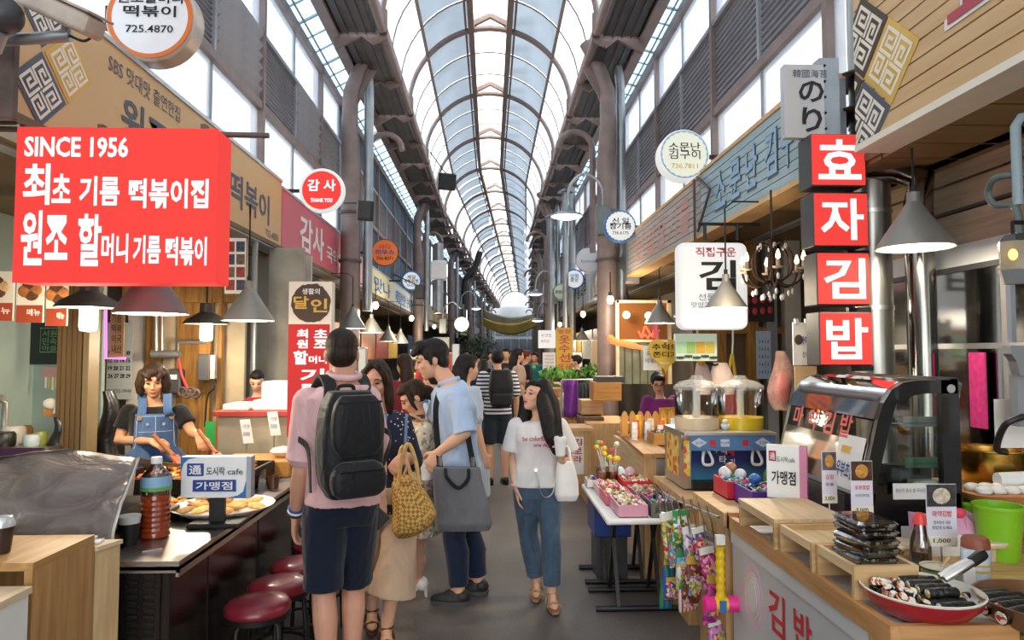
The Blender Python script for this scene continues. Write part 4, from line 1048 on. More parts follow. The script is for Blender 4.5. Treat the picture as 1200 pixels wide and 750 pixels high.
B().tube(smooth_path([pk(-.04, -.06, .24), pk(-.03, -.06, .268), pk(.03, -.06, .268), pk(.04, -.06, .24)]), .009, 8).obj('haul_loop', F_blackn, bp, smooth=1)
M_web = fabric('webbing_black', '#121314', .2, 30, .7)
for sx, S in ((-1, 'L'), (1, 'R')):
    sh = P1.J['sh' + S]; base = P1.J['neck'].lerp(sh, .58) + UZ * .005
    pts = smooth_path([pk(sx * .07, -.07, .21), base - P1.d * .09 + UZ * .025, base + UZ * .075, base + P1.d * .10 + UZ * .0, sh.lerp(P1.J['chest'], .45) + P1.d * .14 - UZ * .05], 6)
    strap(bp, pts, .06, [r_ * 1.0] * len(pts), M_web, 'shoulder_strap', .014)
    lo = smooth_path([pts[-1], P1.J['chest'] + r_ * sx * .215 - UZ * .04 + P1.d * .02, P1.J['waist'] + r_ * sx * .20 + UZ * .10 - P1.d * .09, pk(sx * .15, -.08, -.20)], 6)
    strap(bp, lo, .026, UZ, M_web, 'lower_strap', .005)
ph = thing('phone', 'dark phone hanging in the right hand of the man in pink', 'phone', tuple(W(441, 612, Y + .1)))
B().rbox(tuple(W(440, 612, Y + .1)), (.075, .016, .13), (0.1, .75, .2), .006).obj('case', M_black, ph)

# ---------------------------------------------------------------- woman in navy plaid top and beige trousers
Y = 3.92
m, N, L, b = _new('navy_plaid'); tc = N.new('ShaderNodeTexCoord'); sp = N.new('ShaderNodeSeparateXYZ'); L.new(tc.outputs['Object'], sp.inputs[0])
vo = N.new('ShaderNodeTexVoronoi'); vo.inputs['Scale'].default_value = 38; L.new(tc.outputs['Object'], vo.inputs['Vector'])
c1 = _ramp(N, L, vo.outputs['Distance'], lin('#c9d0dc'), lin('#141c33'), .16, .2)
fr = N.new('ShaderNodeMath'); fr.operation = 'WRAP'; fr.inputs[1].default_value = 0; fr.inputs[2].default_value = .11; L.new(sp.outputs[0], fr.inputs[0])
lt = N.new('ShaderNodeMath'); lt.operation = 'LESS_THAN'; lt.inputs[1].default_value = .014; L.new(fr.outputs[0], lt.inputs[0])
mx = N.new('ShaderNodeMix'); mx.data_type = 'RGBA'; L.new(lt.outputs[0], mx.inputs[0]); L.new(c1, mx.inputs[6]); mx.inputs[7].default_value = (*lin('#6f86a8'), 1); L.new(mx.outputs[2], b.inputs['Base Color']); b.inputs['Roughness'].default_value = .85
M_plaid = m; F_beige = fabric('trousers_beige', '#c2a78c', .5, 7)
a2 = math.radians(180 + 10)
P2 = Fig('woman facing out in navy patterned top and wide beige trousers beside the backpack', (W(452, 600, Y).x, Y), 1.575, a2, True, SK_A, vox=.006,
         J=dict(neck=W(445, 479, Y + .02), head=W(441, 446, Y - .05), chest=W(450, 520, Y), waist=W(452, 556, Y), pelvis=W(454, 583, Y), shR=W(424, 496, Y), shL=W(470, 494, Y),
                elL=W(482, 545, Y + .02), wrL=W(474, 533, Y - .18), elR=W(418, 548, Y - .02), wrR=W(434, 570, Y - .15), hiL=W(470, 590, Y), hiR=W(438, 590, Y), knL=W(466, 655, Y - .06), knR=W(437, 655, Y + .16), anL=W(453, 722, Y - .08), anR=W(436, 706, Y + .16)))
P2.J['elL'] = W(483, 540, Y + .05); P2.J['anL'].z = .085; P2.J['anR'].z = .09
P2.look((-.12, -1, -.22))
P2.body(hands={'L': (V((-.5, -.4, -.6)), V((-.2, .5, -.5)), .75)}, lip=M_lip)
P2.hair(H_BRN, ((0, -.026, .034), (.084, .094, .098)), [('e', (0, -.06, .09), (.05, .045, .04)), ('t', [(-.07, .0, .05), (-.082, .01, -.05), (-.085, .02, -.13), (-.08, .02, -.19)], [.03, .034, .034, .022]), ('t', [(.07, .0, .05), (.082, .01, -.05), (.088, .02, -.13), (.085, .03, -.2)], [.03, .036, .038, .022]), ('e', (0, -.06, -.06), (.075, .05, .11)), ('t', [(-.03, .055, .105), (-.062, .05, .06), (-.075, .035, .0)], [.022, .022, .02]), ('t', [(.02, .055, .108), (.06, .05, .06), (.075, .035, .0)], [.022, .022, .02])])
P2.top(M_plaid, 'blouse', .02, 1.05, 1, 5, cuff=.022, drop=.06, flare=.05)
P2.trousers(F_beige, 'trousers', .022, 1.52, .07)
P2.sandals(mat('sandal_brown', '#5d3524', .6))
# straw bag
bc = W(486, 594, Y - .22); ks = .98
m, N, L, b = _new('woven_straw'); v = _coord(N, L, (1, 1, 1), (.0, .785, .0)); ck = N.new('ShaderNodeTexChecker'); ck.inputs['Scale'].default_value = 62; ck.inputs['Color1'].default_value = (*lin('#c79f55'), 1); ck.inputs['Color2'].default_value = (*lin('#8d6428'), 1); L.new(v, ck.inputs['Vector']); L.new(ck.outputs['Color'], b.inputs['Base Color']); b.inputs['Roughness'].default_value = .8; _bump(N, L, b, ck.outputs['Fac'], .9, .012)
M_straw = m
sb = thing('straw_bag', 'woven straw shoulder bag held by the woman in beige trousers', 'bag', tuple(W(484, 630, Y - .22)))
b = B(); prof = [((470, 556), (478, 556), .02), ((459, 565), (490, 565), .05), ((459, 580), (500, 578), .09), ((460, 598), (508, 592), .11), ((459, 612), (512, 602), .12), ((460, 622), (507, 614), .11), ((465, 630), (492, 625), .06)]
loft(b, [((W(*p, Y - .22) + W(*q, Y - .22)) / 2, (W(*q, Y - .22) - W(*p, Y - .22)) / 2, UY * th) for p, q, th in prof], 20, 2.2); remesh(b, 'pouch', M_straw, sb, .009, 3)
M_rope = mat('straw_rope', '#c9a566', .8, 0, .15, 60)
for dy, pts in ((.04, [(463, 570), (465, 548), (472, 523), (478, 545), (484, 566)]), (-.05, [(466, 572), (470, 545), (478, 520), (487, 540), (491, 566)])):
    B().tube(smooth_path([W(*p, Y - .22 + dy) for p in pts]), .011, 8).obj('handle', M_rope, sb, smooth=1)

# ---------------------------------------------------------------- bent woman with white heels behind
Y = 4.6
F_floral = spots('floral_print', '#cfc2ac', ['#a8957c', '#e2dacb', '#8d8a78'], 55, .85, .55)
P3 = Fig('woman bending over a phone in floral skirt and white heels', (W(482, 650, Y).x, Y + .05), 1.6, math.radians(80), True, SK_A, vox=.007,
         J=dict(head=W(485, 466, Y), neck=W(494, 492, Y + .02), chest=W(494, 520, Y), waist=W(490, 560, Y), pelvis=W(486, 592, Y), shL=W(497, 503, Y - .13), shR=W(488, 500, Y + .15), elL=W(487, 545, Y - .16), wrL=W(470, 520, Y - .1), elR=W(478, 545, Y + .18), wrR=W(466, 520, Y + .08),
                hiL=W(490, 602, Y - .05), hiR=W(484, 602, Y + .08), knL=W(488, 650, Y - .05), knR=W(476, 648, Y + .1), anL=W(489, 684, Y - .02), anR=W(473, 677, Y + .12)))
P3.J['anL'].z = .13; P3.J['anR'].z = .13
P3.look((-.86, -.25, -.5))
P3.body(lip=M_lipr, feet=True)
P3.hair(H_BRN, ((0, -.03, .034), (.086, .092, .096)), [('e', (0, -.11, -.02), (.05, .05, .055)), ('t', [(0, -.1, .0), (.0, -.13, -.06), (.02, -.13, -.13)], [.04, .04, .02]), ('t', [(.07, .03, .05), (.08, .04, -.03), (.07, .03, -.08)], [.02, .016, .008]), ('e', (0, .025, .085), (.07, .07, .045)), ('t', [(-.07, .03, .05), (-.08, .04, -.03), (-.07, .03, -.08)], [.02, .016, .008])])
P3.top(F_floral, 'blouse', .02, .9, 1, 5, cuff=.02)
P3.skirt(F_floral, .42, .24, .19)
for S in 'LR':
    aa = P3.J['an' + S]; d = P3.d * 1; r, f, u = frame(d); M3 = Matrix((r, f, u)).transposed().to_4x4()
    b = B(); b.ell(aa + d * .09 - UZ * .085, (.038, .085, .03), mtx=M3).ell(aa - d * .03 - UZ * .045, (.036, .045, .05), mtx=M3).ell(aa + d * .03 - UZ * .07, (.036, .075, .035), (0, 0, 0), mtx=M3 @ Matrix.Rotation(-.5, 4, 'X'))
    remesh(b, 'heeled_shoe', mat('white_leather', '#e8e4de', .35, 0, .03), P3.t, .006, 3)
    B().cyl(aa - d * .055 - UZ * .07, V((aa.x, aa.y, 0)) - d * .06, .014, .008, 8).obj('heel', MATS['white_leather'], P3.t)

# ---------------------------------------------------------------- man in the light blue shirt with grey tote
Y = 4.5
F_lblue = fabric('shirt_light_blue', '#a9bedb', .5, 8); F_dnavy = fabric('trousers_dark_navy', '#18233a', .4, 7)
P4 = Fig('man in light blue rolled-sleeve shirt leaning left over the phone', (W(535, 690, Y).x, Y), 1.78, math.radians(82), False, SK_A, vox=.006,
         J=dict(head=W(506, 422, Y), neck=W(526, 446, Y), chest=W(532, 482, Y), waist=W(536, 525, Y), pelvis=W(537, 556, Y), shL=W(537, 463, Y - .17), shR=W(520, 460, Y + .19), elL=W(545, 507, Y - .25), wrL=W(514, 530, Y - .26), elR=W(505, 510, Y + .15), wrR=W(498, 492, Y + .0),
                hiL=W(537, 562, Y - .09), hiR=W(540, 562, Y + .1), knL=W(532, 630, Y - .08), knR=W(551, 628, Y + .1), anL=W(538, 693, Y - .08), anR=W(560, 686, Y + .1)))
P4.J['anL'].z = .085; P4.J['anR'].z = .09
P4.look((-.97, -.18, -.2))
P4.body(hands={'L': (V((-.55, -.05, -.8)), V((.3, .9, 0)), .6), 'R': (V((-1, -.1, .05)), V((0, .1, 1)), .5)})
P4.hair(H_BLK, ((0, -.022, .045), (.086, .1, .094)), [('e', (0, .05, .095), (.066, .058, .042)), ('t', [(.04, .09, .085), (.0, .105, .06), (-.04, .09, .07)], [.022, .022, .022]), ('e', (0, -.06, -.01), (.078, .05, .07)), ('t', [(-.078, .02, .03), (-.08, .015, -.02)], [.018, .01]), ('t', [(.078, .02, .03), (.08, .015, -.02)], [.018, .01])])
P4.top(F_lblue, 'shirt', .02, .98, 1, 5, cuff=.016, drop=.05)
P4.trousers(F_dnavy, 'trousers', .014, 1.88, .012)
P4.shoes(mat('sneaker_black', '#1b1c1e', .6), mat('sneaker_sole', '#4a4a4b', .6))
for S in 'L':
    p, r = P4.arm_pts(S, .98); B().tube([p[-1] - (p[-1] - p[-2]).normalized() * .03, p[-1] + (p[-1] - p[-2]).normalized() * .012], [r[-1] + .034, r[-1] + .034], 16).obj('rolled_cuff', F_lblue, P4.t, smooth=.8)
b = B(); c = P4.J['neck']; ax = (P4.J['head'] - c).normalized(); b.tube([c + (P4.r * math.cos(t) * .062 + P4.d * math.sin(t) * .06) + UZ * (-.004 - .02 * math.sin(t)) for t in [2 * PI * i / 20 for i in range(21)]], .015, 8); b.obj('collar', F_lblue, P4.t, smooth=1)
tb = thing('tote_bag', 'grey cloth tote with black handle on the man in light blue', 'bag', tuple(W(541, 620, Y - .30)))
F_greyb = fabric('tote_grey', '#6a6a6e', .5, 7)
b = B(); yb = Y - .31
loft(b, [(W(545, 621, yb), UX * .15, UY * .05), (W(544, 612, yb), UX * .172, UY * .075), (W(541, 590, yb), UX * .165, UY * .07), (W(536, 562, yb), UX * .15, UY * .05), (W(535, 547, yb), UX * .145, UY * .03)], 24, 3.4); remesh(b, 'pouch', F_greyb, tb, .008, 3)
B().tube(smooth_path([W(522, 550, yb - .05), W(524, 560, yb - .08), W(537, 572, yb - .09), (W(548, 562, yb - .08)), W(549, 550, yb - .05)]), .012, 8).obj('handle', M_web, tb, smooth=1)
strap(tb, smooth_path([W(516, 548, yb), W(512, 510, Y - .22), W(511, 475, Y - .17), W(519, 449, Y + .02), W(527, 444, Y + .1), W(533, 452, Y + .02), W(541, 470, Y - .22), W(549, 515, Y - .235), W(555, 548, yb)], 5), .035, UX + UY * .3, M_web, 'shoulder_strap', .005)
for px in (554, 516): B().cyl(W(px, 546, yb), W(px, 536, yb), .012, n=8).obj('clasp', M_steel, tb)
ph = thing('phone', 'black phone held out by the man in light blue', 'phone', tuple(W(485, 489, Y - .02))); B().rbox(tuple(W(486, 489, Y - .02)), (.13, .07, .012), (0.15, -.1, .1), .004).obj('case', M_black, ph)
cp = thing('paper_cup', 'pale paper cup in the lowered hand of the man in light blue', 'cup', tuple(W(500, 562, Y - .22))); B().lathe([(0, 0), (.03, 0), (.042, .11), (.044, .115), (.04, .112), (.03, .006), (0, .006)], W(500, 562, Y - .22), 20).obj('cup', M_plast, cp, smooth=.7)

# ---------------------------------------------------------------- young woman in white T-shirt and jeans
Y = 4.4
F_white = fabric('tshirt_white', '#d9d5d2', .45, 8); F_denim = fabric('jeans_blue', '#465a6e', .6, 10, .85, .25)
P5 = Fig('young woman in white T-shirt and blue jeans looking up to the left', (W(632, 680, Y).x, Y), 1.455, math.radians(180 - 8), True, SK_A, vox=.0055, k=.86,
         J=dict(head=W(627.5, 465, Y), neck=W(632, 490, Y + .02), chest=W(630, 515, Y), waist=W(629, 543, Y), pelvis=W(630, 567, Y), shR=W(606, 499, Y + .02), shL=W(655, 499, Y), elR=W(601, 540, Y + .03), wrR=W(605, 572, Y - .04), elL=W(667, 537, Y - .02), wrL=W(658, 540, Y - .2),
                hiR=W(617, 575, Y), hiL=W(643, 575, Y), knR=W(619, 626, Y + .1), knL=W(645, 628, Y - .06), anR=W(629, 675, Y + .16), anL=W(647, 683, Y - .05)))
P5.J['elL'] = W(668, 541, Y + .02)
P5.toe = {'L': V((.05, -1, 0)).normalized(), 'R': V((-.12, -1, 0)).normalized()}; P5.J['anL'].z = .085; P5.J['anR'].z = .085
P5.look((-.72, -.62, .30), (.1, 0, 1))
P5.body(hands={'R': (V((.12, -.25, -1)), V((.9, .0, .1)), .3), 'L': (V((-.15, -.15, 1)), V((-.85, -.5, 0)), .75)}, lip=M_lipr)
def hp(px, py, dy): return W(px, py, Y + dy)
P5.hair(H_BLK, ((0, -.03, .036), (.086, .092, .098)), [('w', [hp(637, 452, .0), hp(644, 470, .0), hp(649, 495, -.03), hp(653, 520, -.06), hp(658, 534, -.06)], [.05, .06, .055, .045, .018]), ('w', [hp(634, 462, -.02), hp(641, 490, -.1), hp(644, 512, -.135), hp(651, 530, -.14)], [.045, .05, .04, .02]), ('w', [hp(618, 478, .06), hp(614, 492, .02), hp(611, 508, -.05)], [.035, .032, .018]), ('w', [hp(630, 455, .06), hp(626, 480, .09), hp(620, 496, .08)], [.06, .06, .04]), ('e', (.05, .0, .06), (.045, .08, .055)), ('e', (0, .02, .092), (.066, .07, .034))])
P5.top(F_white, 'tshirt', .024, .72, 1, 5, cuff=.03, vox=.007)
P5.trousers(F_denim, 'jeans', .012, 1.84, .012, vox=.007)
P5.sandals(mat('sandal_tan', '#a58763', .6))
c = W(631, 517, Y - .16)
for s_, dx, dz, w in (('be colorful for', 0, .016, .2), ('one day', .02, -.026, .1)): letters(P5.t, s_, c + V((dx, 0, dz)), V((1, .1, .0)), V((.05, -.12, 1)), w, .03, M_lipr, .02, 'printed_slogan')
B().tube(smooth_path([hp(627, 551, -.13), hp(631, 568, -.15), hp(637, 582, -.14), hp(646, 580, -.13), hp(650, 568, -.10), hp(649, 555, -.09)]), .004, 6).obj('belt_chain', M_steel, P5.t, smooth=1)
B().cyl(hp(628, 551, -.125), hp(628, 551, -.135), .01, n=10).obj('button', M_steel, P5.t)
q = P5.J['wrR'].lerp(P5.J['elR'], .12); B().tube([q + V((math.cos(t), math.sin(t), .1 * math.sin(t))) * .027 for t in [2 * PI * j / 14 for j in range(15)]], .009, 6).obj('bracelet', mat('bracelet_pink', '#d99a94', .7), P5.t, smooth=1)
cp = thing('takeaway_cup', 'white takeaway cup with domed lid held by the young woman in jeans', 'cup', tuple(W(656, 536, Y - .25)))
c = W(656.5, 534, Y - .25); B().lathe([(0, 0), (.027, 0), (.037, .095), (0, .095)], c, 20).obj('cup', M_plast, cp, smooth=.7); B().lathe([(.039, .093), (.039, .1), (.034, .115), (.012, .12), (0, .12)], c, 20).obj('lid', M_white, cp, smooth=.7)
B().cyl(c + V((0, -.012, .108)), c + V((0, -.014, .125)), .014, n=12).obj('printed_mark', M_ink, cp)
wb = thing('shopping_bag', 'white plastic shopping bag hanging from the arm of the young woman', 'bag', tuple(W(663, 586, Y - .15)))
b = B(); yb = Y - .16
loft(b, [(W(664, 587, yb), UX * .06, UY * .03), (W(664, 580, yb), UX * .076, UY * .045), (W(664, 565, yb), UX * .072, UY * .04), (W(663, 550, yb), UX * .062, UY * .03), (W(662, 540, yb), UX * .05, UY * .018)], 20, 3.0); remesh(b, 'pouch', mat('thin_plastic_white', '#e9e5df', .35, 0, .05, bump=.2, bs=14), wb, .007, 3)
for dx in (-.03, .035): B().tube(smooth_path([W(662, 541, yb) + V((dx, 0, 0)), W(663, 528, Y - .12) + V((dx * .6, 0, 0)), W(664, 523, Y - .08), W(666, 535, Y - .05)]), .008, 6).obj('handle', M_white, wb, smooth=1)
# ================================================================== LEFT STALL
def boxthing(name, label, cat, x0, x1, y0, y1, z0, z1, mt, part='body', group=None, bev=.006):
    t = thing(name, label, cat, ((x0 + x1) / 2, (y0 + y1) / 2, z0), 0, group)
    B().rbox(((x0 + x1) / 2, (y0 + y1) / 2, (z0 + z1) / 2), (x1 - x0, y1 - y0, z1 - z0), bev=bev).obj(part, mt, t); return t
def lathething(name, label, cat, c, prof, mt, part='body', n=20, group=None, smooth=.7):
    t = thing(name, label, cat, tuple(c), 0, group); B().lathe(prof, c, n).obj(part, mt, t, smooth=smooth); return t
M_cdark = mat('counter_dark_metal', '#4a4340', .22, .8, .25, 2); M_wine = mat('stool_vinyl', '#7c1f2c', .35, 0, .15, 6, coat=.3)
# stainless serving counter
CX0, CX1, CY0, CY1, CZ = -2.05, -1.19, 2.7, 5.7, .80
t = thing('serving_counter', 'long stainless serving counter with perforated end panel on the left', 'counter', ((CX0 + CX1) / 2, 4.2, 0))
b = B()
for q in ((-1.50, CX1, CY0, 3.5), (-2.05, CX1, 3.5, 4.4), (-1.95, CX1, 4.4, CY1)): b.bx(*q, CZ - .035, CZ)
b.obj('worktop', M_steel, t)
b = B()
for q in ((-1.50, CX1 - .05, CY0 + .03, 3.5), (-1.95, CX1 - .05, 3.5, CY1)): b.bx(*q, .04, CZ - .035)
b.obj('base_cabinet', M_cdark, t)
B().bx(CX1 - .012, CX1, CY0, CY1, CZ - .06, CZ - .02).bx(-1.50, CX1, CY0, CY0 + .012, CZ - .045, CZ - .02).obj('edge_strip', M_steel, t)
b = B()
for col in (-1.40, -1.335):
    for i in range(26): b.bx(col, col + .042, CY0 + .024, CY0 + .032, .73 - i * .026, .742 - i * .026)
b.obj('vent_slots', M_black, t, kind='stuff')
for x in (-1.425, -1.28, -1.245): B().bx(x, x + .012, CY0 + .02, CY0 + .03, .05, CZ - .04).obj('trim_strip', M_iron, t)
for i in range(4):
    y = 3.1 + i * .65; B().bx(CX1 - .052, CX1 - .046, y, y + .6, .1, .74).obj('front_panel', mat('counter_panel', '#544a47', .18, .9, .2, 2), t)
# stools
t = thing('bar_stool', 'round wine red stool nearest the camera, at the front of the counter', 'stool', (0, 0, 0), 0, 'wine red stools along the steel counter')
B().lathe([(0, .44), (.13, .44), (.141, .455), (.143, .475), (.128, .495), (.07, .505), (0, .507)], n=28).obj('seat', M_wine, t, smooth=1)
B().lathe([(.13, .425), (.143, .43), (.143, .452), (.13, .452)], n=28).obj('seat_ring', M_iron, t, smooth=.6)
for i in range(4):
    an = PI / 4 + i * PI / 2; x, y = math.cos(an), math.sin(an)
    B().tube([(x * .09, y * .09, .43), (x * .12, y * .12, .40), (x * .135, y * .135, .2), (x * .145, y * .145, 0)], .012, 8).obj('leg', M_iron, t, smooth=1)
B().tube([(.135 * math.cos(a), .135 * math.sin(a), .2) for a in [2 * PI * i / 20 for i in range(21)]], .008, 6).obj('foot_ring', M_iron, t, smooth=1)
st = t
for i, (px, py, lab) in enumerate(((270, 703, None), (316, 680, 'second round wine red stool from the camera at the counter'), (315, 657, 'third round wine red stool from the camera, close to the counter'), (338, 634, 'fourth round wine red stool from the camera, by the man in pink'), (352, 618, 'last round wine red stool, behind the man in pink'))):
    p = PZ(px, py, .5); p.x = max(p.x, -1.03 + .01 * i)
    if i == 0: st.location = (p.x, p.y, 0); st.rotation_euler = (0, 0, .3)
    else: dup(st, (p.x, p.y, 0), .3 + i * .7, lab)
# wooden box cabinet at the lower left corner
t = thing('box_cabinet', 'open fronted wooden box cabinet at the lower left corner', 'cabinet', (-1.8, 2.35, 0))
for nm, q in (('top_board', (-2.4, -1.41, 2.19, 2.52, .925, .95)), ('side_panel', (-1.436, -1.41, 2.19, 2.52, 0, .925)), ('back_panel', (-2.4, -1.436, 2.5, 2.52, 0, .925)), ('side_panel', (-2.4, -2.375, 2.19, 2.5, 0, .925)), ('shelf', (-2.375, -1.436, 2.2, 2.5, .46, .48)), ('bottom_board', (-2.375, -1.436, 2.2, 2.5, .04, .06))):
    B().bx(*q).obj(nm, W_plank if nm == 'top_board' else wood('honey_panel', '#a97c48', '#c99e66', 2), t)
t = thing('side_cabinet', 'lighter plywood cabinet wedged beside the box cabinet', 'cabinet', (-1.6, 2.6, 0))
B().prism([(-1.408, 2.53, 0), (-1.372, 2.62, 0), (-2.0, 2.62, 0), (-2.0, 2.53, 0)], (0, 0, .89)).obj('body', wood('pale_panel', '#c4a172', '#dbbd8f', 2), t)
B().prism([(-1.40, 2.525, .89), (-1.365, 2.625, .89), (-2.0, 2.625, .89), (-2.0, 2.525, .89)], (0, 0, .015)).obj('top_board', W_light, t)
boxthing('foam_box', 'white board box with a tan lid in the bottom left corner', 'box', -1.9, -1.385, 1.96, 2.14, 0, .875, M_white)
B().bx(-1.9, -1.38, 1.955, 2.145, .875, .895).obj('lid', W_light, bpy.data.objects['foam_box'])
for i, (dx, dy, r) in enumerate(((0, 0, .2), (.03, .03, -.15))):
    t = thing('paper_sheet', ('white folded paper lying on the plywood cabinet', 'second white folded paper overlapping the first on the plywood cabinet')[i], 'paper', (-1.44 - dx, 2.575 + dy, .906 + i * .012)); B().box((-1.46 - dx, 2.57 + dy * .3, .909 + i * .012), (.09, .05, .008), (0, -.04, r)).obj('sheet', M_paper, t)
# crumpled plastic cover
m, N, L, b_ = _new('clear_brown_plastic'); n = N.new('ShaderNodeTexNoise'); n.inputs['Scale'].default_value = 5; n.inputs['Detail'].default_value = 6; n.inputs['Distortion'].default_value = 2; L.new(_coord(N, L, (1, 1, 1.6)), n.inputs['Vector'])
L.new(_ramp(N, L, n.outputs['Fac'], lin('#6a625e'), lin('#8f8882'), .35, .7), b_.inputs['Base Color']); b_.inputs['Roughness'].default_value = .3; b_.inputs['Specular IOR Level'].default_value = .6; b_.inputs['Alpha'].default_value = .86; _bump(N, L, b_, n.outputs['Fac'], .5, .05)
t = thing('plastic_cover', 'crumpled clear plastic sheet draped over the tray left of the counter', 'cover', (-1.85, 2.85, .86))
def cov(u, w):
    x = -2.45 + (.96 + .07 * w) * u; z = 1.165 - .29 * w - .02 * math.sin(7 * u); y = 2.98 - .30 * math.sin(PI / 2 * w) - .02 * math.sin(9 * u + 5 * w)
    return V((x, y, z)) + V((0, -1, .3)) * .016 * noise.noise(V((x * 9, w * 5, 3)))
B().grid(cov, 40, 16).grid(lambda u, w: V((-2.45 + .96 * u, 2.98 + .5 * w, 1.165 - .13 * w + .012 * noise.noise(V((u * 8, w * 6, 1))) - .02 * math.sin(7 * u) * (1 - w))), 20, 8).obj('sheet', m, t, smooth=1, thick=.003)
B().tube([cov(1, i / 10) for i in range(11)], .006, 6).obj('hem', mat('clear_hem', '#b9b5b0', .2), t, smooth=1)
boxthing('food_tray', 'dull metal tray under the crumpled plastic cover', 'tray', -2.45, -1.55, 2.76, 3.3, .86, .93, mat('tray_dull', '#6d655e', .5, .5, .2))
boxthing('side_table', 'low wooden side table under the covered tray', 'table', -2.5, -1.52, 2.74, 3.45, 0, .855, W_dark)
c = W(2, 622, 2.3); c.z = .952
t = lathething('takeaway_cup', 'clear takeaway cup with a shiny dome lid at the left edge', 'cup', c, [(0, 0), (.026, 0), (.036, .085), (0, .085)], mat('dark_drink', '#3a2d28', .25), 'cup'); B().lathe([(.038, .084), (.038, .094), (.028, .115), (.008, .12), (0, .12)], c, 20).obj('lid', mat('clear_lid', '#cfd4d8', .12, .3), t, smooth=.7)
# bottle of sauce
c = V((-1.45, 3.05, CZ)); k = 1.0
t = thing('sauce_bottle', 'large clear bottle of red brown sauce with a white cap', 'bottle', tuple(c))
rib = [(0, 0), (.052, 0), (.06, .01)] + [(.06 - .004 * (i % 2), .015 + i * .011) for i in range(15)] + [(.058, .185)]
B().lathe(rib + [(.0, .186)], c, 24).obj('sauce', mat('red_sauce', '#9a3d16', .12, 0, .25, 14, coat=.6), t, smooth=.4)
B().lathe([(.058, .186), (.061, .2), (.061, .245), (.056, .27), (.03, .30), (.018, .315), (.018, .325)], c, 24).obj('bottle_top', glass('bottle_clear', '#e9ddd2', .8), t, smooth=.7)
B().lathe([(.0615, .205), (.0622, .21), (.0622, .262), (.0615, .265)], c, 24).obj('label_band', M_sky, t); B().lathe([(.0626, .205), (.0626, .222)], c, 24).obj('label_stripe', mat('leaf_green', '#6fae5c', .5), t)
B().lathe([(0, .345), (.022, .345), (.023, .318), (0, .318)], c, 16).obj('cap', M_white, t, smooth=.6)
# table-top franchise sign
def stand_sign(name, label, x0, y0, x1, y1, Y, side, texts, base_z, blue):
    X0, X1, Z0, Z1 = F(x0, y0, x1, y1, Y)
    t = thing(name, label, 'sign', ((X0 + X1) / 2, Y, base_z)); B().rbox(((X0 + X1) / 2, Y + .027, (Z0 + Z1) / 2), (X1 - X0, .05, Z1 - Z0), bev=.004).obj('panel', M_plast, t)
    return t, X0, X1, Z0, Z1
Y = 3.2
t, X0, X1, Z0, Z1 = stand_sign('counter_sign', 'white and blue lunchbox cafe sign on a black stand', 211, 535, 289, 584, Y, 0, 0, CZ, M_navy)
B().bx(X1, X1 + .022, Y, Y + .05, Z0, Z1).obj('side_edge', mat('edge_grey', '#a7aab2', .4), t)
xm = (X0 + X1) / 2 + .01; B().bx(xm - .035, xm + .035, Y + .02, Y + .04, CZ + .02, Z0 + .02).obj('stem', M_black, t); B().rbox((xm, Y + .05, CZ + .012), (.24, .16, .022), bev=.008).obj('foot', M_iron, t)
fy = Y - .003
B().prism([(X0, fy, Z1), (X0, fy, Z1 - .075), (X0 + .012, fy, Z1 - .03), (X0 + .035, fy, Z1 - .01), (X0 + .09, fy, Z1)], (0, .003, 0)).obj('blue_corner', M_blue, t)
B().prism([(X1, fy, Z0), (X1, fy, Z0 + .075), (X1 - .012, fy, Z0 + .03), (X1 - .035, fy, Z0 + .012), (X1 - .09, fy, Z0)], (0, .003, 0)).obj('blue_corner', M_blue, t)
q = F(219, 543, 239, 558, Y); B().rbox(((q[0] + q[1]) / 2, Y - .001, (q[2] + q[3]) / 2), (q[1] - q[0], .006, q[3] - q[2]), bev=.003).obj('logo_tile', M_navy, t)
q = F(226, 562, 277, 576, Y); B().bx(q[0], q[1], fy - .001, fy, q[2], q[3]).obj('blue_box', M_navy, t)
tpx(t, '通', 222, 545, 237, 556, Y, M_white, .03, .007); tpx(t, '도시락', 242, 547, 264, 557, Y, M_slate, .02); tpx(t, 'cafe', 267, 549, 285, 556, Y, M_slate, .01); tpx(t, '가맹점', 230, 564, 273, 574, Y, M_white, .03, .007)
# big plate of fried pancakes
c = V(W(262, 592, 3.5)); c.z = CZ; M_fry = mat('fried_batter', '#d0953f', .6, 0, .35, 30, bump=.5, bs=60); M_fry2 = mat('fried_pale', '#dfb96a', .6, 0, .35, 30, bump=.5, bs=60); M_leafd = mat('scallion', '#77903f', .6, 0, .3, 30)
t = lathething('serving_plate', 'large white oval plate of fried pancakes on the steel counter', 'plate', c, [(0, .012), (.17, .012), (.235, .04), (.245, .042), (.235, .034), (.17, 0), (0, 0)], M_white, 'dish', 36)
for i in range(15):
    an = i * 2.4; rr = .19 * math.sqrt((i + .5) / 15); p = c + V((rr * math.cos(an), rr * math.sin(an), .022 + .008 * (i % 3)))
    q = thing('pancake', 'small golden pancake among others on the large white plate', 'food', tuple(p), an, 'pancakes on the large white plate')
    B().ell(p + UZ * .012, (.048, .036, .014), (0, RND.uniform(-.2, .2), an), n=10, m=6).obj('pancake_piece', (M_fry, M_fry2, M_leafd)[(i * 7 % 5) % 3 if i % 4 == 0 else i % 2], q, smooth=1)
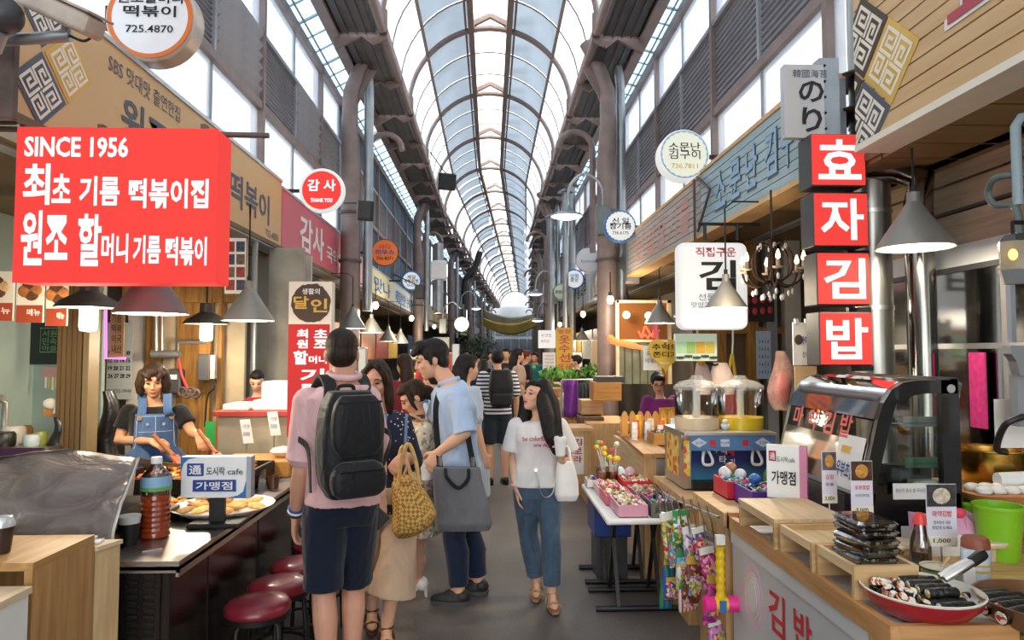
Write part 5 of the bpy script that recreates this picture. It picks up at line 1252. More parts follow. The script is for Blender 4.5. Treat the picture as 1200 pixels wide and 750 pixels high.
# griddle of oil rice cakes
t = thing('griddle', 'black griddle pan of red frying rice cakes in front of the cook', 'griddle', (-1.72, 4.05, CZ))
B().bx(-2.02, -1.36, 3.72, 4.32, CZ + .05, CZ + .07).obj('plate', M_iron, t)
for q in ((-2.04, -2.02, 3.7, 4.34), (-1.36, -1.34, 3.7, 4.34), (-2.02, -1.36, 3.7, 3.72), (-2.02, -1.36, 4.32, 4.34)): B().bx(*q, CZ + .05, CZ + .13).obj('rim', M_iron, t)
for x in (-1.98, -1.4): B().bx(x, x + .03, 3.75, 4.3, CZ, CZ + .05).obj('foot', M_iron, t)
b = B()
for i in range(130):
    an = RND.uniform(0, PI); p = V((RND.uniform(-1.98, -1.42), RND.uniform(3.8, 4.3), CZ + .085 + RND.uniform(0, .035))); d = V((math.cos(an), math.sin(an), RND.uniform(-.2, .2))) * .026; b.tube([p - d, p + d], .011, 7)
o = b.obj('rice_cakes', spots('rice_cake_mix', '#c9772a', ['#e0a24a', '#b9421c', '#d98e35'], 18, .35, .3), None, smooth=1); tag(o, 'heap of reddish orange rice cakes frying on the black griddle', 'food', kind='stuff')
b = B()
for i in range(70): p = V((RND.uniform(-1.78, -1.42), RND.uniform(3.53, 3.68), CZ + .012 + RND.uniform(0, .03))); b.ell(p, (.025, .018, .012), (RND.random(), RND.random(), RND.random() * 3), n=8, m=5)
o = b.obj('snack_scraps', spots('snack_mix', '#d79f45', ['#b8461e', '#e6c987', '#7c8f3a', '#f0e2c0'], 14, .5, .3), None, smooth=1); tag(o, 'mixed fried snacks piled between the plate and the griddle', 'food', kind='stuff')
# bin, cups, tray by the bottle
c = V((-1.88, 3.58, CZ)); t = thing('plastic_bin', 'frosted upright plastic bin left of the sauce bottle', 'bin', tuple(c)); loft(B(), [(c, UX * .045, UY * .04), (c + UZ * .19, UX * .058, UY * .05)], 20, 5).obj('tub', mat('frost_plastic', '#b9c0b8', .3, 0, .08, alpha=.9), t, smooth=.8)
c = V((-1.50, 2.93, CZ)); t = lathething('paper_cup', 'black cup with a white paper liner beside the sauce bottle', 'cup', c, [(0, 0), (.03, 0), (.042, .09), (.044, .092)], M_black, 'cup'); B().lathe([(.0, .08), (.038, .082), (.043, .12), (.045, .122), (.04, .08)], c, 18).obj('liner', M_paper, t, smooth=.7)
t = thing('metal_clip', 'little steel clip lying on the near end of the counter', 'clip', (-1.36, 2.83, CZ)); B().bar((-1.39, 2.82, CZ + .004), (-1.33, 2.86, CZ + .004), .012, .006).obj('clip_body', M_steel, t)
# clear boxes, wooden tray and cup past the sign
def clearbox(name, label, x0, x1, y0, y1, z0, z1, fill, cat='container', lid=None):
    t = thing(name, label, cat, ((x0 + x1) / 2, (y0 + y1) / 2, z0)); e = .004
    b = B()
    for q in ((x0, x1, y0, y0 + e), (x0, x1, y1 - e, y1), (x0, x0 + e, y0, y1), (x1 - e, x1, y0, y1)): b.bx(*q, z0, z1)
    b.obj('wall', glass('box_clear', '#f2f2ee', .85), t); B().bx(x0 + .006, x1 - .006, y0 + .006, y1 - .006, z0 + .003, z0 + (z1 - z0) * .75).obj('contents', fill, t)
    if lid: B().bx(x0 - .005, x1 + .005, y0 - .005, y1 + .005, z1, z1 + .012).obj('lid', lid, t)
    return t
clearbox('clear_box', 'clear plastic box of brown beans past the lunchbox sign', -1.55, -1.33, 3.95, 4.15, CZ, CZ + .11, spots('bean_mix', '#5c3d22', ['#8a6436', '#3c2a1a'], 60, .6, .4))
B().lathe([(0, .11), (.02, .11), (.024, .125), (.016, .14), (.01, .155), (0, .156)], V((-1.40, 4.02, CZ)), 12).obj('white_knob', M_white, bpy.data.objects['clear_box'], smooth=1)
boxthing('wooden_tray', 'orange brown wooden tray on top of the counter past the clear box', 'tray', -1.72, -1.25, 4.35, 4.7, CZ + .02, CZ + .12, wood('orange_wood', '#a9702f', '#cc9448', 0))
bpy.data.objects['wooden_tray']['category'] = 'tray'
B().bx(-1.76, -1.21, 4.31, 4.74, CZ, CZ + .02).obj('foot_board', M_steel, bpy.data.objects['wooden_tray'])
lathething('dark_cup', 'small brown glass cup at the aisle edge of the counter', 'cup', V((-1.27, 4.1, CZ)), [(0, 0), (.028, 0), (.036, .075), (.033, .075), (.026, .006), (0, .006)], mat('brown_glass', '#5a3a24', .15, 0, .2, coat=.5), 'cup')
for i, (px, py, w) in enumerate(((332, 516, 26), (318, 512, 22), (304, 518, 24))):
    c = W(px, py + 8, 4.55 + i * .15); c.z = CZ + .125 if i == 0 else CZ
    lathething('wrapped_plate', ('white wrapped plate at the corner of the wooden tray', 'white wrapped plate standing behind the wooden tray', 'white wrapped plate left of the wooden tray')[i], 'plate', c, [(0, 0), (.05, .0), (.085, .03), (.07, .05), (0, .065)], mat('cling_white', '#e3dfd6', .25, 0, .1, 20), 'wrapped_dish', 18)
# stand with foam boxes and red trays behind
t = thing('display_stand', 'white display stand with a red shelf lip holding foam boxes', 'stand', (-1.75, 5.45, CZ)); B().bx(-2.05, -1.5, 5.25, 5.65, CZ, 1.12).obj('carcass', mat('stand_beige', '#a59a86', .6), t); B().bx(-2.08, -1.47, 5.22, 5.68, 1.12, 1.155).obj('red_lip', mat('red_shelf', '#a63a36', .5), t)
for i, (x0, x1, h, lab) in enumerate(((-2.04, -1.84, .05, 'flat white foam box on the red shelf'), (-1.82, -1.49, .08, 'wide white foam box on the red shelf'), (-1.76, -1.54, .14, 'tall white foam box standing on the wide one'))):
    boxthing('foam_box', lab, 'box', x0, x1, 5.3 + .02 * i, 5.6, 1.155 + (.08 if i == 2 else 0), 1.155 + h + (.08 if i == 2 else 0), mat('foam_white', '#f1efe9', .7, 0, .03), bev=.012)
for i, (px, py) in enumerate(((289, 506), (321, 497))):
    Yc = 4.9 + i * .2; a = F(px - 7, py - 14, px + 7, py + 13, Yc); t = thing('price_card', ('handwritten price card left in front of the foam boxes', 'handwritten price card nearest the upright banner')[i], 'card', ((a[0] + a[1]) / 2, Yc, a[2])); B().prism([(a[0] - .01, Yc, a[3]), (a[1] - .02, Yc, a[3] + .005), (a[1] + .01, Yc, a[2]), (a[0] + .02, Yc, a[2] - .005)], (0, .004, 0)).obj('card', M_paper, t)
    tpx(t, '1인분', px - 4, py - 9, px + 4, py - 4, Yc, M_slate); tpx(t, '3000', px - 4, py, px + 4, py + 5, Yc, M_navy); B().cyl(((a[0] + a[1]) / 2, Yc + .01, CZ + .02), ((a[0] + a[1]) / 2, Yc + .01, a[3] - .05), .005, n=6).obj('stick', M_steel, t)
# ---- partitions at the back of the stall
part = lower_l
B().bx(-4.6, -3.2, 5.75, 5.8, 0, ZS).obj('partition', M_tile, part)
B().bx(-3.3, -2.25, 6.35, 6.4, 0, ZS).obj('partition', mat('partition_cream', '#b9a98c', .7, 0, .2, 3), part)
W_post = wood('amber_post', '#77501f', '#a97a38', 2)
for x0, x1, y in ((-3.11, -2.98, 6.28), (-2.83, -2.62, 6.28), (-2.6, -2.5, 6.2), (-2.44, -2.40, 6.2)): B().bx(x0, x1, y, y + .06, 0, ZS).obj('wooden_post', W_post, part)
B().bx(-3.3, -2.3, 6.22, 6.3, 2.05, 2.2).obj('lintel_board', W_post, part)
B().bx(-3.26, -3.13, 6.26, 6.32, 0, ZS).obj('white_post', mat('post_white', '#c9c3b8', .6), part)
# corrugated brown pillar
t = sroot('trim_3'); b = B(); xc = -2.92
for i in range(5): b.bx(xc - .085 + i * .035, xc - .06 + i * .035, 4.85, 4.99, 0, ZS)
b.bx(xc - .08, xc + .08, 4.86, 5.0, 0, ZS).obj('pillar_sheet', mat('bronze_sheet', '#7a6040', .4, .5, .2, 3, stretch=(6, 6, .3)), t)
B().bx(xc + .085, xc + .125, 4.86, 4.99, 0, ZS).obj('pillar_edge', mat('pale_edge', '#7d6a4a', .5), t)
# aluminium glazed screen
t = thing('glazed_screen', 'aluminium framed glass screen behind the small vendor in red', 'screen', (-2.3, 6.55, 0))
for px in (253, 268, 283, 297): a = W(px, 400, 6.55); B().bx(a.x - .022, a.x + .022, 6.53, 6.57, 0, ZS).obj('frame_post', M_alu, t)
a = W(253, 400, 6.55).x; bb_ = W(297, 400, 6.55).x
B().bx(a, bb_, 6.53, 6.57, 2.1, 2.15).obj('frame_rail', M_alu, t); B().bx(a, bb_, 6.548, 6.552, .6, 2.1).obj('pane', glass('screen_glass', '#e6ece8', .8), t)
B().bx(-3.7, -1.98, 7.6, 7.65, 0, ZS).obj('partition', mat('partition_pale', '#c7c2b3', .7, 0, .15, 2), part)
B().bx(-2.25, -1.9, 7.0, 7.05, .0, ZS).obj('partition', mat('partition_grey', '#a39d90', .7, 0, .25, 3), part)
# posters, notices, calendars
def flat(name, label, cat, x0, y0, x1, y1, Y, mt, th=.008, part='sheet'):
    a = F(x0, y0, x1, y1, Y); t = thing(name, label, cat, ((a[0] + a[1]) / 2, Y, a[2])); B().bx(a[0], a[1], Y, Y + th, a[2], a[3]).obj(part, mt, t); return t
t = flat('wall_poster', 'dark green poster with a thin lettered frame on the left wall', 'poster', 29, 378, 72, 427, 5.7, mat('poster_dark', '#18241f', .5, 0, .3, 3)); M_pg = mat('poster_green', '#6f9a6a', .6)
for q in ((47, 384, 48, 413), (69, 384, 70, 413), (47, 384, 70, 385), (47, 412, 70, 413)): a = F(*q, 5.7); B().bx(a[0], a[1], 5.696, 5.7, a[2], a[3]).obj('printed_frame', M_pg, t)
for s, r in (('서원', (50, 387, 67, 395)), ('민속', (50, 396, 67, 404)), ('마을', (50, 405, 67, 411))): tpx(t, s, *r, 5.7, M_pg)
t = flat('wall_calendar', 'wall calendar with rows of dates behind the cook', 'calendar', 124, 378, 156, 468, 6.22, mat('calendar_grey', '#b4bcbc', .7, 0, .05))
for j, row in enumerate(('5 6 7 8', '12 13 14 15', '19 20 21 22', '26 27 28 29')): tpx(t, row, 127, 411 + j * 9, 153, 416 + j * 9, 6.22, M_ink, .02)
tpx(t, '02-732-7848', 126, 456, 154, 460, 6.22, M_slate)
t = flat('neon_sign', 'pink neon bordered menu board behind the cook', 'sign', 128, 362, 146, 418, 5.6, mat('menu_board_brown', '#9a7a55', .6)); G_pink = glow('neon_pink', '#ff6fd8', 1.6)
for k, s in enumerate(('기름', '떡볶', '이국', '내산')): tpx(t, s, 131, 368 + k * 12, 143, 378 + k * 12, 5.6, M_brownp, .02)
B().tube([W(124, 362, 5.59), W(124, 420, 5.59), W(147, 420, 5.59)], .011, 8).obj('neon_tube', G_pink, t, smooth=1)
for i, (q, mt, lab) in enumerate((((75, 399, 95, 434), M_paper, 'cream memo sheet pinned high beside the brown pillar'), ((75, 436, 95, 466), M_paper, 'second memo sheet pinned below the first by the pillar'), ((50, 430, 66, 442), mat('pink_note', '#c99a94', .8), 'faded pink note on the green wall'))):
    t = flat('memo_sheet', lab, 'note', *q, 5.2 if i < 2 else 5.7, mt)
    if i < 2:
        for k in range(2): tpx(t, '주문 전화', q[0] + 3, q[1] + 6 + k * 10, q[2] - 3, q[1] + 12 + k * 10, 5.2, M_slate)
b = B()
t = thing('memo_strips', 'row of hanging paper strips under the pink note', 'paper', tuple(W(62, 456, 5.69)))
for k in range(5): a = F(52 + k * 4, 442, 55 + k * 4, 455 + k % 3, 5.69); B().bx(a[0], a[1], 5.69, 5.695, a[2], a[3]).obj('strip', M_yel if k % 2 else M_paper, t)
# photo menu strip along the eaves
for i, (x0, x1, y0, y1, lab, cc) in enumerate(((-24, 17, 318, 376, 'photo menu panel of a rice bowl at the left edge', '#c9a06e'), (18, 52, 322, 378, 'photo menu panel of glazed chicken under the red sign', '#a7652f'), (53, 80, 326, 382, 'photo menu panel of mixed fries under the red sign', '#b3703a'))):
    Yc = 4.35; a = F(x0, y0, x1, y1, Yc); t = thing('menu_board', lab, 'menu', ((a[0] + a[1]) / 2, Yc, a[2])); zm = a[2] + (a[3] - a[2]) * .36
    B().bx(a[0], a[1], Yc, Yc + .01, a[2], a[3]).obj('panel', mat('menu_cream', '#ddd3c0', .5), t); B().bx(a[0] + .004, a[1] - .004, Yc - .003, Yc, a[2], zm).obj('price_band', glow('menu_red_band', '#cf5a3a', .22), t)
    cx, cz = (a[0] + a[1]) / 2, (zm + a[3]) / 2
    for k in range(4): B().ell((cx + .03 * math.cos(k * 1.7), Yc - .002, cz + .03 * math.sin(k * 1.7)), (.045, .004, .04), n=12, m=6).obj('printed_food', mat('food_print_%d%d' % (i, k % 2), (cc, '#5d3a22')[k % 2] if k else cc, .5, 0, .4, 30), t, smooth=1)
    tpx(t, '메뉴', x0 + 14, y1 - 16, x1 - 4, y1 - 8, Yc, M_cream, .02, .006)
t = flat('menu_poster', 'tall photo menu poster hanging right of the large red sign', 'poster', 263, 279, 288, 344, 5.1, M_paper)
for i in range(4):
    for j in range(2): a = F(265 + j * 12, 283 + i * 15, 275 + j * 12, 295 + i * 15, 5.1); B().bx(a[0], a[1], 5.097, 5.1, a[2], a[3]).obj('printed_photo', mat('photo_%d' % ((i + j) % 3), ('#8e3b2b', '#3c4658', '#6d5a4a')[(i + j) % 3], .5, 0, .5, 40), t)
# gas meter, pipes and switch boxes on the wooden posts
t = thing('gas_meter', 'grey gas meter with pipes on the wooden post behind the cook', 'meter', tuple(W(205, 445, 6.1)))
a = W(205, 447, 6.1); B().rbox((a.x, 6.12, a.z), (.13, .1, .22), bev=.02).obj('meter_body', M_dkgrey, t); B().bx(a.x - .03, a.x + .03, 6.065, 6.07, a.z + .02, a.z + .06).obj('dial', M_paper, t)
B().tube([W(183, 330, 6.1), W(183, 414, 6.1)], .018, 8).obj('pipe', M_galv, t, smooth=1); B().tube([W(178, 415, 6.1), W(211, 415, 6.1)], .035, 10).obj('valve_pipe', M_galv, t, smooth=1)
B().tube([W(190, 330, 6.12), W(190, 413, 6.12)], .014, 8).obj('pipe', M_galv, t, smooth=1); B().tube([W(209, 412, 6.1), W(209, 401, 6.1), W(240, 401, 6.1)], .014, 8).obj('pipe', M_galv, t, smooth=1)
B().tube([W(209, 420, 6.08), W(213, 440, 6.06), W(220, 456, 6.06)], .013, 8).obj('red_hose', M_red, t, smooth=1)
t = thing('switch_box', 'dark electrical box with small switches on the wooden post', 'box', tuple(W(242, 444, 6.0))); a = F(231, 415, 246, 446, 6.0); B().rbox(((a[0] + a[1]) / 2, 6.05, (a[2] + a[3]) / 2), (a[1] - a[0], .1, a[3] - a[2]), bev=.008).obj('housing', M_dkgrey, t); a2_ = F(246, 416, 252, 444, 6.0); B().bx(a2_[0], a2_[1], 6.0, 6.05, a2_[2], a2_[3]).obj('switch_panel', M_grey, t)
B().tube(smooth_path([W(249, 444, 6.02), W(251, 455, 6.0), W(243, 465, 6.0), W(240, 500, 6.0)]), .008, 6).obj('cable', M_black, t, smooth=1)
b = B()
t = thing('cable_bundle', 'tangle of dark rope and cables hanging by the gas meter', 'cable', tuple(W(222, 460, 6.0)))
for k in range(4): B().tube([W(214 + 5 * k + 5 * math.cos(j), 459 + 5 * math.sin(j) + k % 2 * 2, 6.0) for j in [i * .7 for i in range(10)]], .012, 6).obj('coil', M_dkbrown, t, smooth=1)
flat('green_sign', 'small green sign board at the foot of the wooden posts', 'sign', 240, 494, 252, 522, 5.9, mat('green_sheet', '#2f9a4c', .5))
# back bench at the far left
t = thing('back_bench', 'cluttered back bench with purple cloth at the far left', 'bench', (-3.5, 5.2, 0)); B().bx(-3.74, -2.95, 4.7, 5.6, .92, .96).obj('worktop', M_steel, t); B().bx(-3.74, -3.0, 4.76, 5.55, 0, .92).obj('carcass', M_dkgrey, t); B().bx(-3.74, -2.98, 4.68, 4.70, .4, .965).obj('purple_cloth', fabric('purple_cloth', '#40203f', .5, 6), t)
for i, (px, py, r, h, cc, lab) in enumerate(((5, 508, .07, .10, '#23231f', 'black lidded pot on the back bench'), (16, 512, .075, .13, '#cfcabb', 'white lidded tub on the back bench'), (27, 512, .06, .12, '#8a5a31', 'brown jar on the back bench'), (37, 514, .05, .08, '#b8c4c2', 'pale bowl on the back bench'), (47, 513, .045, .09, '#9aa44a', 'yellow green cup on the back bench'), (12, 520, .055, .06, '#b33b2e', 'red lid lying on the back bench'))):
    c = W(px, py, 4.8 + .1 * (i % 3)); c.z = .96; lathething('kitchen_jar', lab, 'jar', c, [(0, 0), (r * .9, 0), (r, h * .2), (r, h * .8), (r * .8, h), (0, h)], mat('jar_%d' % i, cc, .4, 0, .1), 'jar_body', 18)
t = thing('water_tap', 'chrome tap standing on the back bench', 'tap', tuple(W(5, 500, 5.3))); a = W(5, 500, 5.3); B().tube([V((a.x, 5.3, .96)), V((a.x, 5.3, 1.22)), V((a.x - .03, 5.24, 1.27)), V((a.x + .06, 5.2, 1.26))], .022, 10).obj('spout', M_steel, t, smooth=1)
t = thing('receipt_box', 'slanted wooden box with papers fixed by the brown pillar', 'box', tuple(W(75, 487, 5.0))); a = F(51, 468, 94, 488, 4.95); B().prism([(a[0], 4.95, a[2]), (a[1], 4.95, a[2]), (a[1], 4.95, a[3]), (a[0] + .06, 4.95, a[3] - .02), (a[0], 4.95, a[2] + .05)], (0, .2, 0)).obj('tray', wood('tray_wood', '#a8713a', '#c88f52', 0), t); B().box(tuple(W(78, 473, 4.93)), (.16, .02, .14), (-.2, 0, -.1)).obj('papers', M_paper, t); B().ell(tuple(W(60, 473, 4.94)), (.06, .02, .04)).obj('cloth_roll', M_cream, t, smooth=1)
F_bagk = mat('bin_bag_black', '#1f1b1b', .3, 0, .3, 6, bump=.6, bs=18)
for i, (px, y0, y1, w, lab) in enumerate(((70, 488, 535, 24, 'dark plastic bag hanging under the slanted wooden box'), (127, 458, 535, 26, 'dark plastic bag hanging between pillar and cook'))):
    Yc = 4.9 + i * .3; s = Yc / 800; t = thing('plastic_bag', lab, 'bag', tuple(W(px, y1, Yc))); loft(B(), [(W(px + 4 * math.sin(k), y0 + (y1 - y0) * k / 6, Yc), UX * (w * s * .5 * (.35 + .65 * (k / 6) ** .6)), UY * .06) for k in range(7)], 14, 2).obj('bag_skin', F_bagk, t, smooth=1)
# surveillance camera and bracket at the top left
t = thing('security_camera', 'beige weathered security camera on a grey arm, top left', 'camera', tuple(W(70, 44, 2.9)))
a, e = W(30, -4, 2.9), W(112, 34, 2.75); d = (e - a)
M_cc = mat('camera_beige', '#b3a291', .45, .1, .2, 8); q = d.to_track_quat('X', 'Z').to_matrix().to_4x4(); ln = d.length
B().rbox((0, 0, 0), (ln, .1, .085), bev=.02, seg=3).obj('housing', M_cc, t, local=True); o = [c for c in kids(t)][-1]; o.data.transform(ROOTM[t.name].inverted() @ Matrix.Translation((a + e) / 2) @ q)
B().rbox((.0, 0, .05), (ln * 1.05, .115, .012), bev=.005).obj('sun_shield', M_cc, t, local=True); o = [c for c in kids(t) if c.name.startswith('sun_shield')][0]; o.data.transform(ROOTM[t.name].inverted() @ Matrix.Translation((a + e) / 2) @ q)
B().tube([W(-30, 48, 2.9), W(40, 45, 2.9), W(82, 42, 2.9)], .025, 10).obj('arm', M_galv, t, smooth=.8); B().tube([W(76, 42, 2.9), W(78, 30, 2.88), W(76, 20, 2.86)], .02, 8).obj('joint', M_galv, t, smooth=1)
B().tube(smooth_path([W(82, 42, 2.9), W(98, 48, 2.86), W(108, 42, 2.84), W(106, 32, 2.8)]), .006, 6).obj('cable', M_black, t, smooth=1)
t = thing('floodlight', 'dark round floodlight cut by the top left corner', 'lamp', tuple(W(6, 20, 2.8))); B().ell(W(4, 18, 2.8), (.075, .075, .075), n=18, m=10).obj('lamp_housing', M_dkgrey, t, smooth=1); B().tube([W(4, 38, 2.8), W(-4, 60, 2.85)], .02, 8).obj('bracket', M_galv, t)
boxthing('brick_pier', 'short brown pier below the security camera arm', 'pier', W(0, 100, 3.0).x - .25, W(15, 100, 3.0).x, 3.0, 3.04, 2.62, 2.98, mat('pier_brown', '#5b4a41', .7, 0, .3, 12))

# ---- the cook
Y = 4.62
P7 = Fig('cook in black T-shirt and denim apron stirring with two spatulas', (W(180, 600, Y).x, Y), 1.55, math.radians(180 + 28), True, SK_C, vox=.006,
         J=dict(head=W(180, 446, Y - .05), neck=W(180, 472, Y), chest=W(181, 502, Y), waist=W(182, 530, Y + .02), shR=W(152, 482, Y), shL=W(211, 482, Y - .02), elR=W(139, 516, Y - .05), wrR=W(178, 517, Y - .22), elL=W(225, 507, Y - .06), wrL=W(233, 511, Y - .2)))
P7.look((.36, -.88, -.26))
P7.body(hands={'R': (V((.75, -.2, -.25)), V((-.1, .5, -.8)), .75), 'L': (V((.35, -.4, -.35)), V((-.3, .5, -.8)), .75)}, feet=True)
P7.hair(H_BRN, ((0, -.024, .036), (.088, .096, .1)), [('t', [(-.07, .01, .06), (-.086, .015, -.02), (-.085, .02, -.075)], [.035, .04, .03]), ('t', [(.07, .01, .06), (.086, .015, -.02), (.085, .02, -.075)], [.035, .04, .03]), ('e', (0, -.055, -.03), (.085, .06, .08)), ('t', [(-.06, .07, .075), (-.04, .09, .05), (-.03, .098, .03)], [.022, .018, .008]), ('t', [(.06, .07, .075), (.03, .094, .055), (.01, .1, .035)], [.022, .018, .008]), ('e', (0, .05, .085), (.06, .05, .04))])
P7.top(fabric('tshirt_black', '#0f0f0f', .4, 7), 'tshirt', .016, .62, 1, 5, cuff=.012)
P7.trousers(F_dnavy, 'trousers', .014, 1.9)
F_apron = fabric('denim_apron', '#3f5a80', .4, 8, .85, .2)
def apr(u, w):   # bib in front of the chest
    z = 1.205 - .47 * w; wd = .115 + .02 * w if w < .45 else .13 + .12 * min(1, (w - .45) * 3)
    x = (2 * u - 1) * wd; dep = .150 - .05 * abs(2 * u - 1) ** 2 * (wd / .2) + .02 * w
    c = V((W(181, 500, Y).x, Y, 0)); return c + P7.r * x + P7.d * dep + UZ * z
B().grid(apr, 14, 18).obj('apron', F_apron, P7.t, smooth=1, thick=.008)
M_stitch = mat('apron_stitch', '#b9c4d4', .8)
ap = [o for o in kids(P7.t) if o.name.startswith('apron')][0]
def seam(us): B().tube([apr(u, w) + P7.d * .006 for u, w in us], .0016, 4).obj('seam', M_stitch, ap)
seam([(.05, .06 + .4 * i / 8) for i in range(9)]); seam([(.95, .06 + .4 * i / 8) for i in range(9)]); seam([(.5, .04 + .35 * i / 8) for i in range(9)]); seam([(i / 8 * .9 + .05, .03) for i in range(9)]); seam([(i / 8 * .8 + .1, .24) for i in range(9)])
letters(P7.t, 'Denim & Dine', apr(.55, .62) + P7.d * .014, P7.r * -1, UZ, .09, .016, M_stitch, 0)
for sx, S in ((-1, 'L'), (1, 'R')):
    u = .1 if sx < 0 else .9; sh = P7.J['neck'].lerp(P7.J['sh' + S], .5)
    strap(P7.t, smooth_path([apr(u, .04) + P7.d * .004, sh + P7.d * .125 - UZ * .02, sh + UZ * .085 + P7.d * .03, sh + UZ * .05 - P7.d * .07], 6), .05, P7.r, F_apron, 'apron_strap', .008)
    B().cyl(apr(u, .05) + P7.d * .002, apr(u, .05) + P7.d * .016, .016, n=12).obj('strap_button', mat('copper_button', '#a7826a', .35, .6), P7.t)
    B().cyl(apr(.3 if sx < 0 else .7, .14), apr(.3 if sx < 0 else .7, .14) + P7.d * .012, .01, n=10).obj('pocket_button', M_steel, P7.t)
for i, (h0, tip, lab) in enumerate(((W(184, 514, Y - .26), V((-1.78, 4.1, CZ + .12)), 'dark wooden spatula in the right hand of the cook'), (W(236, 509, Y - .24), V((-1.55, 4.12, CZ + .12)), 'reddish wooden spatula in the left hand of the cook'))):
    t = thing('spatula', lab, 'spatula', tuple(tip)); d = (tip - h0); e = h0 - d.normalized() * .05
    B().tube([e, h0, h0 + d * .6], [.012, .012, .014], 8).obj('handle', wood('spatula_wood', '#7c4420', '#9c5c2e', 0), t, smooth=1); B().bar(h0 + d * .58, tip, .05, .012).obj('blade', wood('spatula_wood2', '#8d3f20', '#a8522b', 0), t)
# ---- small vendor in red farther back
Y = 6.3
P8 = Fig('vendor in red top sitting behind the foam boxes', (W(302, 600, Y).x, Y), 1.38, math.radians(180 + 20), True, SK_A, vox=.011)
P8.J['head'] = W(301, 447, Y - .03); P8.J['neck'] = W(302, 463, Y)
P8.look((.2, -.9, -.4)); P8.body(); P8.hair(H_BLK, ((0, -.03, .04), (.082, .09, .09)), [('e', (0, -.09, .02), (.05, .05, .05)), ('e', (0, .02, .085), (.07, .07, .05))]); P8.top(fabric('top_red', '#9c2437', .4, 7), 'blouse', .02, 1.0, 1, 5); P8.trousers(F_dnavy)
# ================================================================== RIGHT STALLS
# ---- kimbap counter
KX, KY0, KY1, KZ = 1.09, 1.86, 3.14, .85
t = thing('kimbap_counter', 'white panelled wooden counter with red lettering at the lower right', 'counter', (1.4, 2.5, 0))
W_rim = wood('counter_rim', '#a87443', '#cf9d66', 1)
B().bx(KX, KX + .028, KY0, KY1, KZ - .055, KZ + .005).obj('edge_board', W_rim, t); B().bx(KX + .028, KX + .36, KY0, KY0 + .022, KZ - .055, KZ + .005).obj('edge_board', wood('counter_rim_x', '#a87443', '#cf9d66', 0), t); B().bx(KX, KX + .36, KY1 - .025, KY1, KZ - .055, KZ + .02).obj('edge_board', MATS['counter_rim_x'], t)
B().bx(KX + .02, KX + .36, KY0 + .02, KY1 - .02, KZ - .05, KZ - .02).obj('tray_floor', M_white, t)
M_panel = mat('panel_offwhite', '#d5d3d0', .35, 0, .05, 2)
B().bx(KX + .012, KX + .03, 1.99, KY1 - .01, .735, KZ - .05).obj('upper_panel', M_panel, t); B().bx(KX + .02, KX + .035, 1.99, KY1 - .01, .0, .73).obj('lower_panel', mat('panel_grey', '#c7c5c2', .35, 0, .05, 2), t)
B().bx(KX + .01, KX + .06, 1.955, 1.988, 0, KZ - .05).obj('corner_post', W_pinez, t); B().bx(KX + .03, KX + .36, KY1 - .04, KY1 - .02, 0, KZ - .05).obj('end_panel', W_pinez, t); B().bx(KX + .03, KX + .36, KY0 + .10, KY0 + .12, 0, KZ - .05).obj('end_panel', W_pinez, t)
B().bx(KX + .02, KX + .05, 1.925, 1.953, .3, KZ - .06).obj('hinge_plate', M_galv, t)
letters(t, '김', (KX + .019, 2.65, .595), -UY, V((0, 0, 1)), .15, .16, M_red, .03, lift=.002); letters(t, '밥', (KX + .019, 2.43, .60), -UY, V((0, 0, 1)), .14, .16, M_red, .03, lift=.002)
M_oval = mat('oval_pink', '#d9b7c6', .5, 0, .1); M_ov2 = mat('oval_green', '#c9cdb4', .5, 0, .1)
for r, mt, l in ((1, M_oval, .019), (.72, M_ov2, .017), (.6, M_oval, .015), (.5, M_panel, .013)):
    B().prism([(KX + l, 2.89 + .10 * r * math.cos(a), .575 + .135 * r * math.sin(a)) for a in [2 * PI * i / 36 for i in range(36)]], (.002, 0, 0)).obj('oval_emblem', mt, t)
a = F(1011, 722, 1052, 790, 1.93); B().bx(KX + .06, KX + .30, 1.945, 1.955, .3, .79).obj('notice_sticker', M_paper, t)
letters(t, '유명맛집', (KX + .16, 1.945, .755), UX, UZ, .09, .03, M_red, .02); B().lathe([(0, 0), (.012, 0), (.012, .003), (0, .003)], n=14, m=Matrix.Translation((KX + .085, 1.943, .76)) @ Matrix.Rotation(PI / 2, 4, 'X')).obj('sticker_emblem', M_gold, t)
# plank table to the right
t = thing('plank_table', 'honey wood plank table at the right edge', 'table', (2.0, 2.5, 0)); W_tab = wood('table_plank', '#b78a50', '#d6ab70', 0)
for i in range(10): B().bx(1.47, 2.55, 1.62 + i * .2, 1.815 + i * .2, .79, .82).obj('plank', W_tab, t)
B().bx(1.86, 2.5, 1.7, 3.2, .1, .79).obj('base', W_dark, t)
# stepped wooden boxes
def openbox(label, x0, x1, y0, y1, z0, z1, rim=.018):
    t = thing('wooden_box', label, 'box', ((x0 + x1) / 2, (y0 + y1) / 2, z0)); e = .014
    B().bx(x0 + (e if rim else -.002), x1 - (e if rim else -.002), y0 + (e if rim else -.002), y1 - (e if rim else -.002), z1 - rim - .012, z1 - rim + (0 if rim else .003)).obj('top_board', W_piney, t)
    B().bx(x0, x1, y0, y0 + e, z0, z1).obj('end_board', W_pine, t); B().bx(x0, x1, y1 - e, y1, z0, z1).obj('end_board', W_pine, t)
    B().bx(x0, x0 + e, y0 + e, y1 - e, z1 - .03, z1).obj('side_rail', W_piney, t); B().bx(x1 - e, x1, y0 + e, y1 - e, z0, z1).obj('side_rail', W_piney, t)
    return t
openbox('nearest pine riser box holding the stacked black packs', 1.10, 1.30, 2.06, 2.30, KZ + .004, .955)
openbox('middle pine riser box with a shallow empty tray top', 1.09, 1.33, 2.31, 2.57, KZ + .004, .955)
openbox('far pine riser box with a smooth flat top', 1.08, 1.37, 2.59, 2.96, KZ + .004, .965, .0)
